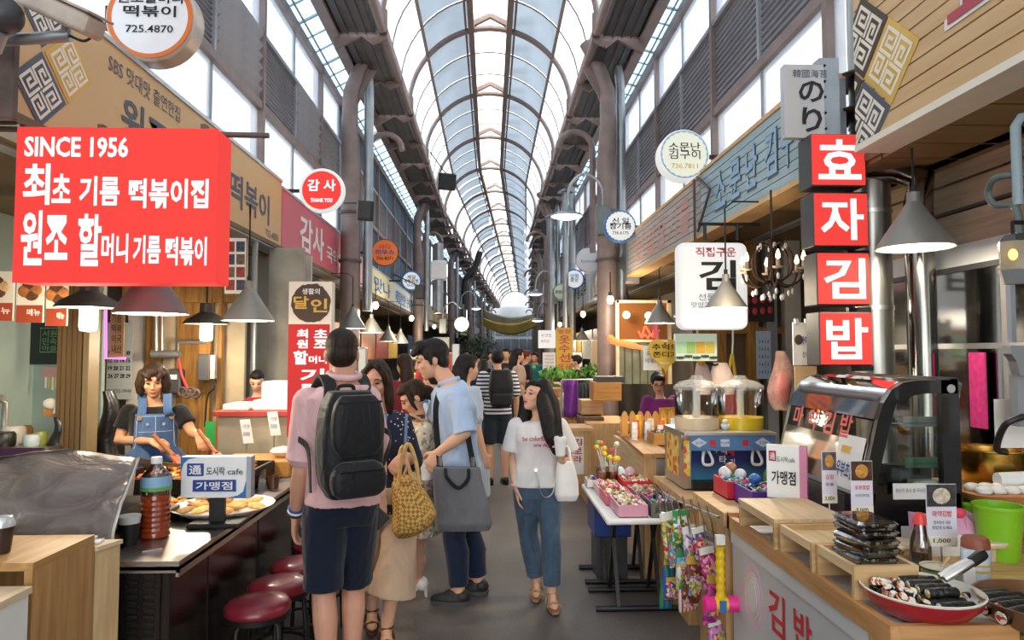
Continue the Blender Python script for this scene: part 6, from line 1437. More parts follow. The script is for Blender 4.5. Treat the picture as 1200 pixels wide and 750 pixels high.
# kimbap packs
M_pk = spots('kimbap_pack', '#17181a', ['#c98a54', '#2a2d2b', '#d9d4c6', '#c4532c', '#3a3f37'], 90, .3, .3); G_lid = glass('pack_lid', '#f0f2f0', .75)
pk0 = thing('kimbap_pack', 'topmost clear pack of kimbap in the stack of five', 'pack', (0, 0, 0), 0, 'stacked kimbap packs on the pine riser')
loft(B(), [(V((0, 0, 0)), UX * .06, UY * .075), (V((0, 0, .016)), UX * .066, UY * .082)], 24, 8).obj('tray', glass('pack_tray', '#d9dad8', .7), pk0); B().box((0, 0, .0075), (.119, .148, .005)).obj('tray_base', M_black, pk0); B().box((0, 0, .0155), (.118, .147, .011)).obj('kimbap_slices', M_pk, pk0); loft(B(), [(V((0, 0, .0165)), UX * .069, UY * .085), (V((0, 0, .019)), UX * .069, UY * .085), (V((0, 0, .0265)), UX * .06, UY * .076)], 24, 8).obj('lid', G_lid, pk0)
for i in range(5):
    loc = (1.205 + .004 * (i % 2), 2.19 - .004 * (i % 3), .9375 + i * .0272); rz = .1 + .06 * ((i * 3) % 4 - 1)
    if i == 4: pk0.location = loc; pk0.rotation_euler = (0, 0, rz)
    else: dup(pk0, loc, rz, ('lowest kimbap pack, resting on the pine riser', 'second kimbap pack from the bottom of the stack', 'middle kimbap pack of the stack of five', 'second kimbap pack from the top of the stack')[i])
# bowl of rolls
c = V((1.26, 1.99, KZ - .02))
t = thing('serving_bowl', 'red white rimmed bowl of kimbap rolls with tongs', 'bowl', tuple(c))
B().lathe([(0, 0), (.075, 0), (.12, .022), (.152, .055), (.160, .078)], c, 40).obj('outer_shell', mat('bowl_red', '#a81f2a', .3, 0, .08, 4, coat=.5), t, smooth=1)
B().lathe([(.160, .078), (.163, .083), (.158, .085), (.146, .058), (.115, .03), (.07, .012), (0, .01)], c, 40).obj('inner_glaze', mat('bowl_cream', '#ebe5d6', .3, 0, .04, coat=.5), t, smooth=1)
for a0, mt in ((1.5, M_red), (2.6, M_yel), (.6, M_yel)): 
    B().grid(lambda u, w: c + V((math.cos(a0 + .5 * u) * (.12 + .033 * w), math.sin(a0 + .5 * u) * (.12 + .033 * w), .0385 + .04 * w)), 6, 2).obj('painted_petal', mt, t, smooth=1, thick=.002)
M_nori = mat('seaweed', '#161a15', .4, 0, .4, 50, bump=.6, bs=80); M_rice = spots('kimbap_filling', '#e8e0cf', ['#d9692f', '#efe9da', '#c2462b', '#e0b04a'], 90, .6, .4)
RG = 'kimbap rolls in the red bowl'
def roll(label, p0, p1, r, cut=True, group=RG):
    t = thing('kimbap_roll', label, 'food', tuple((V(p0) + V(p1)) / 2), 0, group); p0, p1 = V(p0), V(p1); d = (p1 - p0).normalized()
    B().tube([p0, p0.lerp(p1, .5) + UZ * .002, p1 - d * .006, p1], [r, r, r, r * .7], 14).obj('seaweed_wrap', M_nori, t, smooth=.8)
    B().tube([p0 - d * .003, p0 + d * .001], r * .86, 14).obj('cut_end', M_rice, t)
OR = ('back', 'second', 'third', 'fourth', 'fifth', 'front')
for i in range(6): roll('mini kimbap roll, %s one of the lower layer in the red bowl' % OR[i], (1.222 + .006 * i, 2.075 - .036 * i, .885 + .004 * (i % 2)), (1.335 + .003 * i, 2.055 - .033 * i, .893), .0155)
for i in range(4): roll('mini kimbap roll, %s one of the upper layer in the red bowl' % OR[i], (1.235 + .006 * i, 2.055 - .036 * i, .911), (1.335, 2.035 - .033 * i, .917), .015)
k0 = None
for i in range(44):
    p = (1.15 + .085 * RND.random(), 1.915 + .15 * RND.random(), .885 + .03 * RND.random())
    if k0 is None:
        k0 = thing('kimbap_slice', 'orange and white kimbap cut piece heaped in the red bowl', 'food', p, 0, 'kimbap cut pieces heaped in the red bowl')
        B().cyl((0, 0, -.009), (0, 0, .009), .0135, n=12).obj('seaweed_wrap', M_nori, k0, local=True); B().cyl((0, 0, -.0105), (0, 0, .0105), .0122, n=12).obj('filling', M_rice, k0, local=True)
        k0.rotation_euler = (1.2, .2, 0)
    else:
        q = dup(k0, p, 0); q.rotation_euler = (RND.uniform(.0, 1.0), RND.uniform(-.6, .3), RND.uniform(-.4, .4))
t = thing('tongs', 'steel tongs with black grips resting in the red bowl', 'tongs', (1.38, 2.0, .95))
for dy in (0, .022): B().tube([(1.335, 1.995 + dy, .935), (1.37, 1.995 + dy, .955), (1.425, 1.998 + dy * .5, .985)], [.010, .013, .012], 8).obj('arm', M_steel, t, smooth=1)
B().tube([(1.42, 2.0, .982), (1.452, 2.004, 1.0), (1.465, 2.006, 1.004)], [.016, .017, .014], 10).obj('grip', M_black, t, smooth=1)
# brown bowl
c = V((1.56, 1.90, .82)); M_brb = mat('bowl_brown', '#6f4a2d', .35, 0, .12, 3, coat=.3)
t = lathething('serving_bowl', 'brown wooden bowl of kimbap rolls at the right edge', 'bowl', c, [(0, 0), (.09, 0), (.14, .03), (.172, .085), (.177, .088), (.17, .088), (.132, .034), (.08, .012), (0, .01)], M_brb, 'shell', 40)
for i in range(5): roll('thick kimbap roll, %s one in the brown bowl' % OR[i], (1.40 + .02 * (i % 2), 2.0 - .035 * i, .875 + .01 * (i % 2)), (1.53 + .02 * (i % 2), 2.005 - .03 * i, .885), .02, group='kimbap rolls in the brown bowl')
c = W(1168, 680, 2.15); c.z = .82; t = lathething('sushi_plate', 'small white plate of pink sushi beside the tongs', 'plate', c, [(0, .006), (.06, .006), (.085, .02), (.083, .024), (.06, .0), (0, 0)], M_white, 'dish', 26)
for i in range(4):
    p = c + V((-.045 + .03 * i, .01 * (i % 2), .022)); q = thing('sushi_piece', 'pink topped sushi piece, %s from the left on the small plate' % ('first', 'second', 'third', 'fourth')[i], 'food', tuple(p), 0, 'sushi pieces on the small white plate'); B().rbox(p, (.02, .05, .02), (0, 0, .3), .006).obj('rice', M_plast, q); B().rbox(p + UZ * .013, (.024, .056, .009), (0, 0, .3), .004).obj('topping', mat('salmon_pink', '#e2735a', .4, 0, .2, 60), q)
# condiment bottles and cups
c = V((1.535, 2.42, .82)); t = thing('soy_bottle', 'small glass bottle of brown sauce with a red cap', 'bottle', tuple(c))
B().lathe([(0, 0), (.032, 0), (.035, .01), (.034, .075), (0, .075)], c, 20).obj('sauce', mat('soy_brown', '#5a2a12', .15, 0, .1, coat=.5), t, smooth=.8); B().lathe([(.0355, .01), (.035, .09), (.030, .115), (.02, .15), (.017, .175)], c, 20).obj('glass_body', glass('bottle_glass', '#e4dcd2', .8), t, smooth=.8); B().lathe([(0, .21), (.012, .208), (.022, .19), (.024, .17), (0, .17)], c, 16).obj('cap', mat('cap_red', '#e2423a', .4), t, smooth=.7)
c = V((1.40, 2.19, .83)); lathething('blue_cup', 'short turquoise cup behind the red bowl', 'cup', c, [(0, 0), (.038, 0), (.046, .045), (.043, .045), (.036, .006), (0, .006)], mat('turquoise', '#2f9fc4', .35, 0, .05), 'cup', 24)
c = V((1.49, 2.26, .82)); t = lathething('spice_pot', 'yellow green pot with a black rim and wooden spoon', 'pot', c, [(0, 0), (.045, 0), (.05, .06), (.054, .066)], mat('lime_pale', '#a9b84a', .4, 0, .05), 'pot_body', 24); B().lathe([(.0, .068), (.05, .068), (.056, .064), (.053, .072), (.046, .07)], c, 24).obj('lid', mat('lid_cream', '#d9cfae', .5), t); B().tube([(c.x + .056 * math.cos(a), c.y + .056 * math.sin(a), c.z + .067) for a in [2 * PI * i / 24 for i in range(25)]], .003, 6).obj('rim', M_black, t); B().tube([c + V((.0, 0, .05)), c + V((.04, 0, .1))], .006, 6).obj('spoon', W_pine, t)
t = thing('white_carton', 'small white carton behind the yellow green pot', 'box', (1.57, 2.24, .82)); B().bx(1.55, 1.59, 2.22, 2.26, .82, .90).obj('carton', M_white, t)
c = V((1.635, 2.28, .82)); t = lathething('glass_jar', 'clear jar of pale powder with a brown lid', 'jar', c, [(0, 0), (.042, 0), (.044, .12), (.04, .125), (0, .125)], mat('powder_blue', '#b9cbd4', .3, 0, .05, coat=.3), 'jar_body', 22); B().lathe([(.0, .16), (.036, .16), (.042, .15), (.043, .125), (0, .125)], c, 22).obj('lid', mat('lid_brown', '#8a4a32', .5), t, smooth=.7)
for z in (.05, .07): B().lathe([(.0445, z), (.0448, z + .004), (.0445, z + .008)], c, 22).obj('gold_band', M_gold, t)
def card_stand(label, x0, y0, x1, y1, Y, base, texts, photo='#3c3a3c', tilt=.02):
    a = F(x0, y0, x1, y1, Y); t = thing('menu_card', label, 'card', ((a[0] + a[1]) / 2, Y, base)); h = a[3] - a[2]
    B().bx(a[0], a[1], Y, Y + .003, a[2], a[3]).obj('card', mat('card_lilac', '#dcd9e4', .5, 0, .03), t); B().bx(a[0] + .002, a[1] - .002, Y - .002, Y, a[3] - h * .36, a[3] - .002).obj('photo', mat('card_photo' + photo[1:], photo, .4, 0, .6, 40), t); B().ell(((a[0] + a[1]) / 2, Y - .002, a[3] - h * .19), ((a[1] - a[0]) * .3, .002, h * .13), n=16, m=6).obj('printed_bowl', mat('card_bowl' + photo[1:], '#c9bda8' if photo == '#3c3a3c' else '#c28a3a', .4, 0, .4, 60), t)
    w = x1 - x0; hh = y1 - y0
    for s_, f0, f1, mt, g in texts: tpx(t, s_, x0 + w * g, y0 + hh * f0, x1 - w * g, y0 + hh * f1, Y, mt, .01, .003)
    B().bx(a[0], a[1], Y - .0015, Y, a[2] + h * .01, a[2] + h * .17).obj('foot_band', M_cream, t)
    B().tube([((a[0] + a[1]) / 2, Y + .006, base), ((a[0] + a[1]) / 2, Y + .006, a[3] - h * .3)], .003, 6).obj('wire', M_steel, t); B().cyl(((a[0] + a[1]) / 2, Y + .006, base), ((a[0] + a[1]) / 2, Y + .006, base + .008), .02, n=14).obj('wire_foot', M_steel, t)
    return t
card_stand('tall menu card with a noodle bowl photo beside the red capped bottle', 1087, 567, 1120, 641, 2.40, .82, (('마약김밥', .42, .52, M_red, .16), ('잔치국수 세트', .58, .64, M_slate, .2), ('맛있게 드세요', .66, .72, M_slate, .15), ('1,000', .86, .94, M_ink, .2)))
card_stand('menu card with a fried roll photo leaning by the glass case', 998, 540, 1022, 604, 2.55, KZ, (('유부초밥', .44, .53, M_red, .14), ('고소한 유부초밥', .6, .66, M_slate, .15), ('3,000', .86, .95, M_ink, .2)), '#4a2f22')
card_stand('narrow menu card standing left of the fried roll card', 964, 529, 980, 590, 2.72, KZ, (('김밥', .44, .53, M_red, .2), ('한줄', .6, .66, M_slate, .2), ('3,000', .86, .95, M_ink, .15)), '#5b5a60')
# acrylic franchise sign
t = thing('counter_sign', 'white acrylic lunchbox cafe sign with a pink edge on the kimbap counter', 'sign', (1.30, 2.98, KZ)); Mx = Matrix.Translation((1.31, 3.0, 1.09)) @ Matrix.Rotation(-.55, 4, 'Z')
def lp(x, y, z): return Mx @ V((x, y, z))
for nm, q, mt in (('panel', (-.08, .055, -.02, .02, -.13, .10), M_plast), ('pink_edge', (.055, .085, -.021, .021, -.13, .10), mat('acrylic_pink', '#dd8fb0', .25, 0, .05)), ('foot', (-.03, .03, -.03, .04, -.24, -.13), glass('acrylic_clear', '#f4f4f4', .8))): B().bx(*q, m=Mx).obj(nm, mt, t)
rt = Mx.to_3x3() @ UX
B().bx(-.07, -.04, -.022, -.02, .03, .075, m=Mx).obj('logo_tile', mat('logo_crimson', '#b5243f', .4), t)
letters(t, '도시락cafe', lp(.0, -.021, .04), rt, UZ, .075, .025, M_slate, .01); letters(t, '가맹점', lp(-.01, -.021, -.04), rt, UZ, .1, .06, M_ink, .02); letters(t, '通', lp(-.055, -.023, .052), rt, UZ, .022, .03, M_white, .01)
# ---- curved glass display case
GY0, GY1, GZ0, GZ1 = 2.78, 3.62, .85, 1.49
GX1 = 1.94
prof = [(1.50, GZ0 + .02), (1.52, .98), (1.545, 1.10), (1.575, 1.22), (1.60, 1.32), (1.625, 1.39), (1.66, 1.445), (1.71, 1.475), (1.77, 1.485), (GX1, 1.485)]
t = thing('display_case', 'black framed glass display case with a curved front', 'case', (1.72, 3.2, GZ0))
M_frame = mat('case_black', '#0f1011', .3, 0, .15, coat=.3)
B().bx(1.48, GX1, GY0, GY1, .82, GZ0 + .17).obj('base', M_frame, t); B().bx(1.473, 1.48, GY0 + .05, GY1, GZ0 + .02, GZ0 + .16).obj('base_grille', mat('case_base', '#4a4644', .4, .4, .4, 40), t)
for y0, y1 in ((GY0, GY0 + .035), (GY1 - .03, GY1)):
    b = B(); n = len(prof)
    for (xa, za), (xb, zb) in zip(prof, prof[1:]): b.prism([(xa, y0, za), (xb, y0, zb), (xb + (.0 if xb > 1.9 else .055 - .02 * (zb > 1.46)), y0, zb - (.055 if zb > 1.4 else .0)), (xa + .055 - .02 * (za > 1.46), y0, za - (.055 if za > 1.4 else 0))], (0, y1 - y0, 0))
    b.bx(GX1 - .07, GX1 + .005, y0, y1, GZ0, GZ1); b.obj('end_frame', M_frame, t)
B().bx(GX1 - .03, GX1, GY0, GY1, GZ1 - .04, GZ1 + .005).obj('top_rail', M_frame, t); B().lathe([(0, 0), (.018, 0), (.018, .006), (0, .006)], n=14, m=Matrix.Translation((GX1 - .03, GY0 - .004, GZ1 - .04)) @ Matrix.Rotation(-PI / 2, 4, 'X')).obj('frame_bolt', M_steel, t)
G_case = glass('case_glass', '#eef2f0', 1.0, .04)
b = B()
for (xa, za), (xb, zb) in zip(prof, prof[1:]): b._add([V((xa - .002, GY0 + .03, za)), V((xb - .002, GY0 + .03, zb + .003)), V((xb - .002, GY1 - .03, zb + .003)), V((xa - .002, GY1 - .03, za))], [(0, 1, 2, 3)])
bmesh.ops.remove_doubles(b.bm, verts=b.bm.verts[:], dist=.0005); b.obj('curved_glass', G_case, t, smooth=1)
B().prism([(x + .03, GY0 + .015, z - .01) for x, z in prof] + [(GX1 - .06, GY0 + .015, GZ0 + .15), (1.53, GY0 + .015, GZ0 + .15)], (0, .004, 0)).obj('side_glass', G_case, t)
for z, x0 in ((1.13, 1.60), (1.30, 1.68)):
    B().bx(x0, GX1 - .03, GY0 + .05, GY1 - .05, z, z + .006).obj('shelf', glass('shelf_glass', '#c9ddd0', .8), t); B().bx(1.74, GX1 - .04, GY0 + .05, GY0 + .056, z - .012, z + .03).obj('shelf_bracket', M_galv if z > 1.2 else mat('bracket_green', '#4c7a5c', .4, .3), t)
for i, q in enumerate(((1.56, 1.72, 2.95, 3.2, .06), (1.58, 1.75, 3.25, 3.5, .05), (1.76, 1.9, 2.9, 3.4, .09))): boxthing('food_tray', ('dark tray at the front inside the glass case', 'steel tray at the back inside the glass case', 'deep black tray behind the others inside the glass case')[i], 'tray', *q[:4], GZ0 + .172, GZ0 + .172 + q[4], (M_iron, M_steel, M_black)[i])
boxthing('paper_bag', 'folded white paper sheet inside the glass case', 'paper', 1.78, 1.9, 2.84, 2.89, GZ0 + .172, GZ0 + .21, M_paper)
M_redlet = mat('letter_red', '#d8322e', .35, 0, .03)
for k, s in enumerate('마약김밥'): letters(t, s, (1.583 - .002, 3.46 - .155 * k, 1.275), -UY, V((.26, 0, 1)), .10, .105, M_redlet, .03)
a = thing('menu_sheet', 'white sheet with blue lettering stuck on the curved glass', 'paper', (1.53, 3.0, 1.05)); q0 = V((1.512, 2.92, .985)); 
B().prism([(1.506, 2.83, .95), (1.572, 2.82, 1.24), (1.572, 3.03, 1.24), (1.506, 3.02, .95)], (-.003, 0, .001)).obj('sheet', M_paper, a)
letters(a, '유부초밥', (1.535, 2.925, 1.095), -UY, V((.22, 0, 1)), .15, .07, M_navy, .02, lift=.004); B().box((1.553, 2.95, 1.18), (.004, .07, .03), (0, .22, 0)).obj('printed_roll', M_gold, a); letters(a, '3개 천원', (1.516, 2.9, 1.0), -UY, V((.22, 0, 1)), .08, .03, M_slate, 0, lift=.004)
q = F(1046, 566, 1087, 585, GY0); tt = thing('price_label', 'long printed label on the base of the glass case', 'label', ((q[0] + q[1]) / 2, GY0, q[2])); B().bx(q[0], q[1], GY0 - .006, GY0 - .002, q[2], q[3]).obj('label_sheet', M_paper, tt); tpx(tt, '원산지 표시 쌀 국내산', 1049, 572, 1084, 577, GY0 - .006, M_slate)
# things in front of the case
t = thing('napkin_box', 'white box with pink paper napkins by the black case', 'box', (1.78, 2.68, .82)); B().bx(1.66, 1.90, 2.6, 2.74, .82, .90).obj('carton', M_white, t)
for k in range(5): 
    x = 1.68 + .05 * k; B().prism([(x - .03, 2.62, .90), (x + .03, 2.62, .90), (x + .05, 2.62 + .02 * k, .955 + .01 * (k % 2)), (x - .02, 2.64, .96 - .02 * (k % 2))], (0, .05, .01)).obj('napkin', mat('napkin_pink', '#e0a2c3', .8, 0, .1), t)
B().ell((1.80, 2.59, .985), (.022, .016, .02)).obj('artificial_flower', mat('flower_pink', '#e8455f', .6), t, smooth=1)
for i, (px, py, Yc, r, h, lab) in enumerate(((1050, 634, 2.55, .075, .06, 'round wooden serving board on a short foot beside the pine riser'), (1158, 632, 2.55, .065, .09, 'round wooden stand right of the brown lidded jar'))):
    c = W(px, py, Yc); zb = .85 if i == 0 else .82; t = lathething('wooden_stand', lab, 'stand', V((c.x, c.y, zb)), [(0, c.z - zb), (r - .004, c.z - zb), (r, c.z - zb - .008), (r - .004, c.z - zb - .018), (.03, c.z - zb - .02), (.026, 0), (0, 0)], W_light, 'stand_body', 28)
for i, (px, r, h, Yc, lab) in enumerate(((1171, .082, .19, 2.57, 'lime green plastic bucket in front of the rice cake tray'), (1142, .1, .15, 2.85, 'lime green bucket under the rice cake tray'))):
    c = W(px, 640, Yc); c.z = .82; k = h
    t = lathething('plastic_bucket', lab, 'bucket', c, [(0, 0), (r * .78, 0), (r, h), (r * 1.06, h), (r * 1.06, h + .012), (r * .97, h + .012), (r * .76, .008), (0, .008)], mat('lime_green', '#84c225', .35, 0, .06), 'bucket_body', 28)
c = W(1176, 584, 2.85); t = thing('rice_cake_tray', 'tan rimmed tray of white rice cakes on the green buckets', 'tray', (c.x, c.y, .98)); c.z = .985
loft(B(), [(c, UX * .17, UY * .11), (c + UZ * .03, UX * .19, UY * .125)], 24, 4).obj('tray_body', mat('tray_tan', '#b87e4c', .5, 0, .1), t, smooth=.8)
for i in range(9):
    p = c + V((-.12 + .06 * (i % 5), -.05 + .07 * (i // 5), .042)); q = thing('rice_cake', 'white rice cake, %s in the %s row on the tan tray' % (('first', 'second', 'third', 'fourth', 'fifth')[i % 5], ('front', 'back')[i // 5]), 'food', tuple(p), 0, 'white rice cakes on the tan rimmed tray'); B().ell(p, (.034, .034, .02), n=12, m=6).obj('cake', mat('rice_white', '#e6e4dc', .5, 0, .04), q, smooth=1)
p = c + V((.06, .02, .075)); t = thing('paper_tub', 'white paper tub lying on the rice cakes', 'tub', tuple(p)); B().tube([p - UX * .07, p + UX * .07], [.028, .034], 18).obj('tub_body', M_plast, t, smooth=.8)
c = W(1163, 566, 3.05); t = lathething('brass_pot', 'wide brass pot on a wooden crate at the right edge', 'pot', c, [(0, 0), (.115, 0), (.13, .02), (.138, .145), (.15, .152), (.148, .158), (.13, .15), (.122, .02), (0, .01)], mat('brass', '#c9a24e', .25, 1, .12, 5), 'pot_body', 36)
boxthing('wooden_crate', 'wooden crate with a crimson board carrying the brass pot', 'crate', c.x - .2, c.x + .22, 2.92, 3.2, .82, c.z - .002, W_plank); B().bx(c.x - .2, c.x - .02, 2.91, 2.92, c.z - .06, c.z - .005).obj('crimson_board', mat('crimson_board', '#7c1e3c', .6), bpy.data.objects['wooden_crate'])
# ---- ducts
t = sroot('trim_4'); 
p = W(1022, 300, 3.98); B().tube([(p.x, p.y, .0), (p.x, p.y, 4.2)], .107, 28).obj('flue', M_duct, t, smooth=1)
for z in (1.85, 2.42, 2.95): B().tube([(p.x, p.y, z), (p.x, p.y, z + .025)], .112, 28).obj('flue_band', M_steel, t, smooth=1)
for z in (3.05, 3.26): B().lathe([(.10, .0), (.205, -.03), (.215, -.02), (.215, -.01), (.10, .03)], (p.x, p.y, z), 32).obj('rain_collar', M_dkbrown, t, smooth=.6)
t = sroot('trim_5'); p = W(1078, 300, 3.75); B().tube([(p.x, p.y, 0), (p.x, p.y, 2.45), (p.x + .02, p.y, 2.58), (p.x - .06, p.y + .1, 2.66), (p.x - .2, p.y + .2, 2.68)], [.075] * 5, 20).obj('polished_flue', mat('polished_duct', '#8f8d86', .16, 1, .15, 3, stretch=(1, 1, .2)), t, smooth=1)
B().tube(smooth_path([W(1060, 290, 3.6), W(1064, 330, 3.6), W(1072, 380, 3.6), W(1078, 445, 3.6)]), .005, 6).obj('loose_cable', M_black, t)
# ---- right side window wall of the near stall
wl_ = lower_r; SX = 2.62
M_beige = wood('beige_board', '#a08a74', '#b5a08a', 1)
for i, (z0, z1) in enumerate(((2.2, 2.38), (2.395, 2.55), (2.565, 2.68))): B().bx(SX, SX + .03, 1.2, 4.7, z0, z1).obj('beige_board', M_beige, wl_)
B().bx(SX - .02, SX + .03, 1.2, 4.7, 2.385, 2.40).obj('conduit_rail', M_dkgrey, wl_)
B().bx(SX, SX + .02, 1.2, 4.7, 2.08, 2.2).obj('fluorescent_strip', mat('strip_white', '#cfd2d2', .5, 0, .05), wl_); B().bx(SX - .01, SX + .02, 1.2, 4.7, 2.05, 2.08).obj('frame_rail', M_dkgrey, wl_)
w1 = sroot('window_1'); B().bx(SX + .005, SX + .011, 1.2, 4.7, .85, 2.05).obj('pane', glass('window_glass', '#c8d2d6', .72, .08), w1)
for y in (1.4, 2.55, 3.35, 3.95, 4.6): B().bx(SX - .02, SX + .03, y, y + .035, .8, 2.06).obj('mullion', M_alu, w1)
B().bx(SX - .01, SX + .03, 1.2, 4.7, .78, .85).obj('sill', M_alu, w1); B().bx(SX - .01, SX + .03, 1.2, 4.7, 1.62, 1.65).obj('transom', M_alu, w1); B().bx(SX, SX + .03, 1.2, 4.7, 0, .78).obj('plinth', M_grey, w1)
B().bx(SX + .35, SX + .36, 1.2, 4.9, 0, 2.6).obj('inner_blind', stripes('inner_blind', '#9aa3a6', '#868f93', .06, 2, .85, .6), wl_)
B().prism([(SX - .004, 2.62 + .5 * math.copysign(abs(math.cos(a)) ** .35, math.cos(a)), 1.85 + .17 * math.copysign(abs(math.sin(a)) ** .35, math.sin(a))) for a in [2 * PI * i / 32 for i in range(32)]], (.003, 0, 0)).obj('frosted_sticker', mat('frost_sticker', '#c4d2d8', .5, 0, .04, alpha=.75), w1)
letters(w1, '김', (SX - .006, 2.85, 1.87), -UY, UZ, .42, .24, M_slate, .03); letters(w1, '직접구운김 택배가능', (SX - .006, 2.72, 1.71), -UY, UZ, .5, .025, M_slate)
B().bx(SX - .03, SX - .02, 3.5, 3.62, 1.2, 1.6).obj('pink_poster', mat('pink_poster', '#e0418c', .5, 0, .2, 30), wl_)
t = thing('wall_lantern', 'wired glass lantern with grey housing at the right edge', 'lamp', tuple(W(1190, 320, 2.35))); c = W(1188, 300, 2.35)
loft(B(), [(c - UZ * .05, UX * .045, UY * .045), (c + UZ * .05, UX * .05, UY * .05)], 6, 2).obj('lantern_glass', mat('lantern_glass', '#a79a7d', .2, 0, .25, 10, coat=.5), t); loft(B(), [(c - UZ * .1, UX * .035, UY * .035), (c - UZ * .05, UX * .05, UY * .05)], 6, 2).obj('lower_housing', M_galv, t); loft(B(), [(c + UZ * .05, UX * .05, UY * .05), (c + UZ * .075, UX * .03, UY * .03)], 6, 2).obj('upper_cap', M_dkgrey, t); B().ell(c + V((-.03, -.035, .0)), (.015, .012, .02)).obj('glowing_bulb', glow('bulb_amber', '#ffb35a', 3), t, smooth=1)
B().tube([c + UZ * .07, c + V((0, 0, .12)), V((SX - .02, c.y + .2, c.z + .15))], .008, 6).obj('bracket', M_iron, t)
t = thing('wall_pipe', 'grey conduit pipe with a looped hose on the right wall', 'pipe', tuple(W(1188, 240, 2.5))); B().tube([W(1193, 240, 2.5), W(1190, 148, 2.5), W(1196, 138, 2.5), W(1215, 136, 2.5)], .018, 10).obj('pipe', mat('pipe_bluegrey', '#8fa0a6', .5), t, smooth=1); B().tube(smooth_path([W(1200, 205, 2.5), W(1168, 208, 2.55), W(1158, 225, 2.6), W(1166, 240, 2.58), W(1190, 243, 2.5), W(1196, 275, 2.45)]), .013, 8).obj('hose', mat('hose_grey', '#55605c', .5), t, smooth=1)
t = thing('wall_appliance', 'grey metal appliance with a hood at the right edge', 'appliance', tuple(W(1195, 440, 2.42))); a = F(1186, 405, 1230, 440, 2.4); B().prism([(a[0], 2.4, a[3]), (a[1], 2.4, a[3]), (a[1], 2.4, a[2]), (a[0] + .03, 2.4, a[2]), (a[0] + .02, 2.4, a[2] + .05), (a[0], 2.4, a[3] - .03)], (0, .04, 0)).obj('hood', M_galv, t); a = F(1194, 440, 1230, 500, 2.42); B().bx(a[0], a[1], 2.42, 2.46, a[2], a[3]).obj('cabinet_body', M_grey, t); B().tube(smooth_path([W(1200, 488, 2.4), W(1178, 498, 2.42), W(1168, 525, 2.5), W(1180, 530, 2.5)]), .012, 8).obj('black_hose', M_black, t, smooth=1)
flat('wall_notice', 'printed notice sheet stuck beside the grey appliance', 'notice', 1168, 468, 1200, 525, 2.56, M_paper)
# ================================================================== RIGHT: TOYS, SLUSH MACHINE, SWEETS TABLE
CANDY = ['#d8344a', '#f0c63a', '#3f8fd0', '#5fae4c', '#e88bb4', '#f2efe6', '#e0762e', '#8a5fb0']
def cmat(i): return mat('candy_%d' % (i % 8), CANDY[i % 8], .3, 0, .1, coat=.4)
M_wrap = spots('candy_wrap', '#f0ece4', ['#d8344a', '#f0c63a', '#e88bb4', '#5fae4c', '#8a5a3a'], 45, .3, .35); M_wrap2 = spots('sweet_mix', '#efe9de', ['#c9a06a', '#d8566a', '#e3c86a', '#9cc089'], 42, .3, .4); M_wrapb = spots('sweet_mix_blue', '#d9dee6', ['#3f6fb0', '#e0508a', '#58b35a', '#2e3340'], 45, .3, .3)
# ---- white folding table
TX0, TX1, TY0, TY1, TZ = .70, 1.16, 4.12, 5.25, .60
t = thing('folding_table', 'white topped folding table of sweets with black legs', 'table', ((TX0 + TX1) / 2, 4.7, 0))
B().rbox(((TX0 + TX1) / 2, (TY0 + TY1) / 2, TZ - .018), (TX1 - TX0, TY1 - TY0, .036), bev=.014, seg=3).obj('table_top', M_plast, t, smooth=.8)
for y in (4.28, 4.62, 4.78, 5.1):
    b = B(); b.tube([(.66, y, .018), (1.18, y, .018)], .018, 8); b.obj('foot_bar', M_black, t, smooth=.8)
for y, d in ((4.28, .3), (4.62, -.3), (4.78, .3), (5.1, -.3)):
    for x in (.80, 1.06): B().bar((x, y, .02), (x, y + d * .8, TZ - .036), .022).obj('leg', M_black, t)
B().bar((.74, 4.5, TZ - .05), (.74, 4.9, TZ - .05), .02).obj('brace', M_black, t)
def tray_of(name, label, x0, x1, y0, y1, h, mt, fill, fname='sweets', z=TZ, n=40, seed=1, cat='basket'):
    t = thing(name, label, cat, ((x0 + x1) / 2, (y0 + y1) / 2, z)); e = .006
    for q in ((x0, x1, y0, y0 + e), (x0, x1, y1 - e, y1), (x0, x0 + e, y0 + e, y1 - e), (x1 - e, x1, y0 + e, y1 - e)): B().bx(*q, z, z + h).obj('wall', mt, t)
    B().bx(x0, x1, y0, y1, z, z + .006).obj('bottom', mt, t)
    rn = random.Random(seed); b = B()
    for i in range(n): b.ell((rn.uniform(x0 + .02, x1 - .02), rn.uniform(y0 + .02, y1 - .02), z + h * .8 + rn.uniform(-.01, .022)), (.024, .016, .012), (rn.random(), rn.random(), rn.random() * 3), n=7, m=4)
    o = b.obj(fname, fill, None, smooth=1); tag(o, label.split(' of ')[1] if False else 'wrapped sweets heaped in the ' + label, 'sweets', kind='stuff'); return t
M_pinkb = mat('basket_pink', '#e0a3b6', .4, 0, .06)
tray_of('plastic_basket', 'pink basket at the near end of the folding table', .78, .96, 4.16, 4.46, .075, M_pinkb, M_wrap2, seed=1)
tray_of('plastic_basket', 'rose basket behind the near pink one on the table', .76, .94, 4.48, 4.76, .07, mat('basket_rose', '#d0607a', .4, 0, .06), M_wrap, seed=2)
tray_of('plastic_basket', 'pale pink basket at the far end of the folding table', .76, .93, 4.78, 5.05, .06, mat('basket_pale', '#eac3c6', .4, 0, .06), M_wrap, seed=3)
tray_of('metal_tin', 'grey speckled tin of toys at the near right table corner', .98, 1.15, 4.15, 4.45, .09, spots('tin_speckle', '#5b5a58', ['#7c7a77', '#444341'], 40, .35, .4), M_wrapb, seed=4, cat='tin')
tray_of('plastic_basket', 'mauve basket behind the grey speckled tin', .96, 1.14, 4.48, 4.78, .08, mat('basket_mauve', '#a7808f', .4, 0, .06), M_wrap2, seed=5)
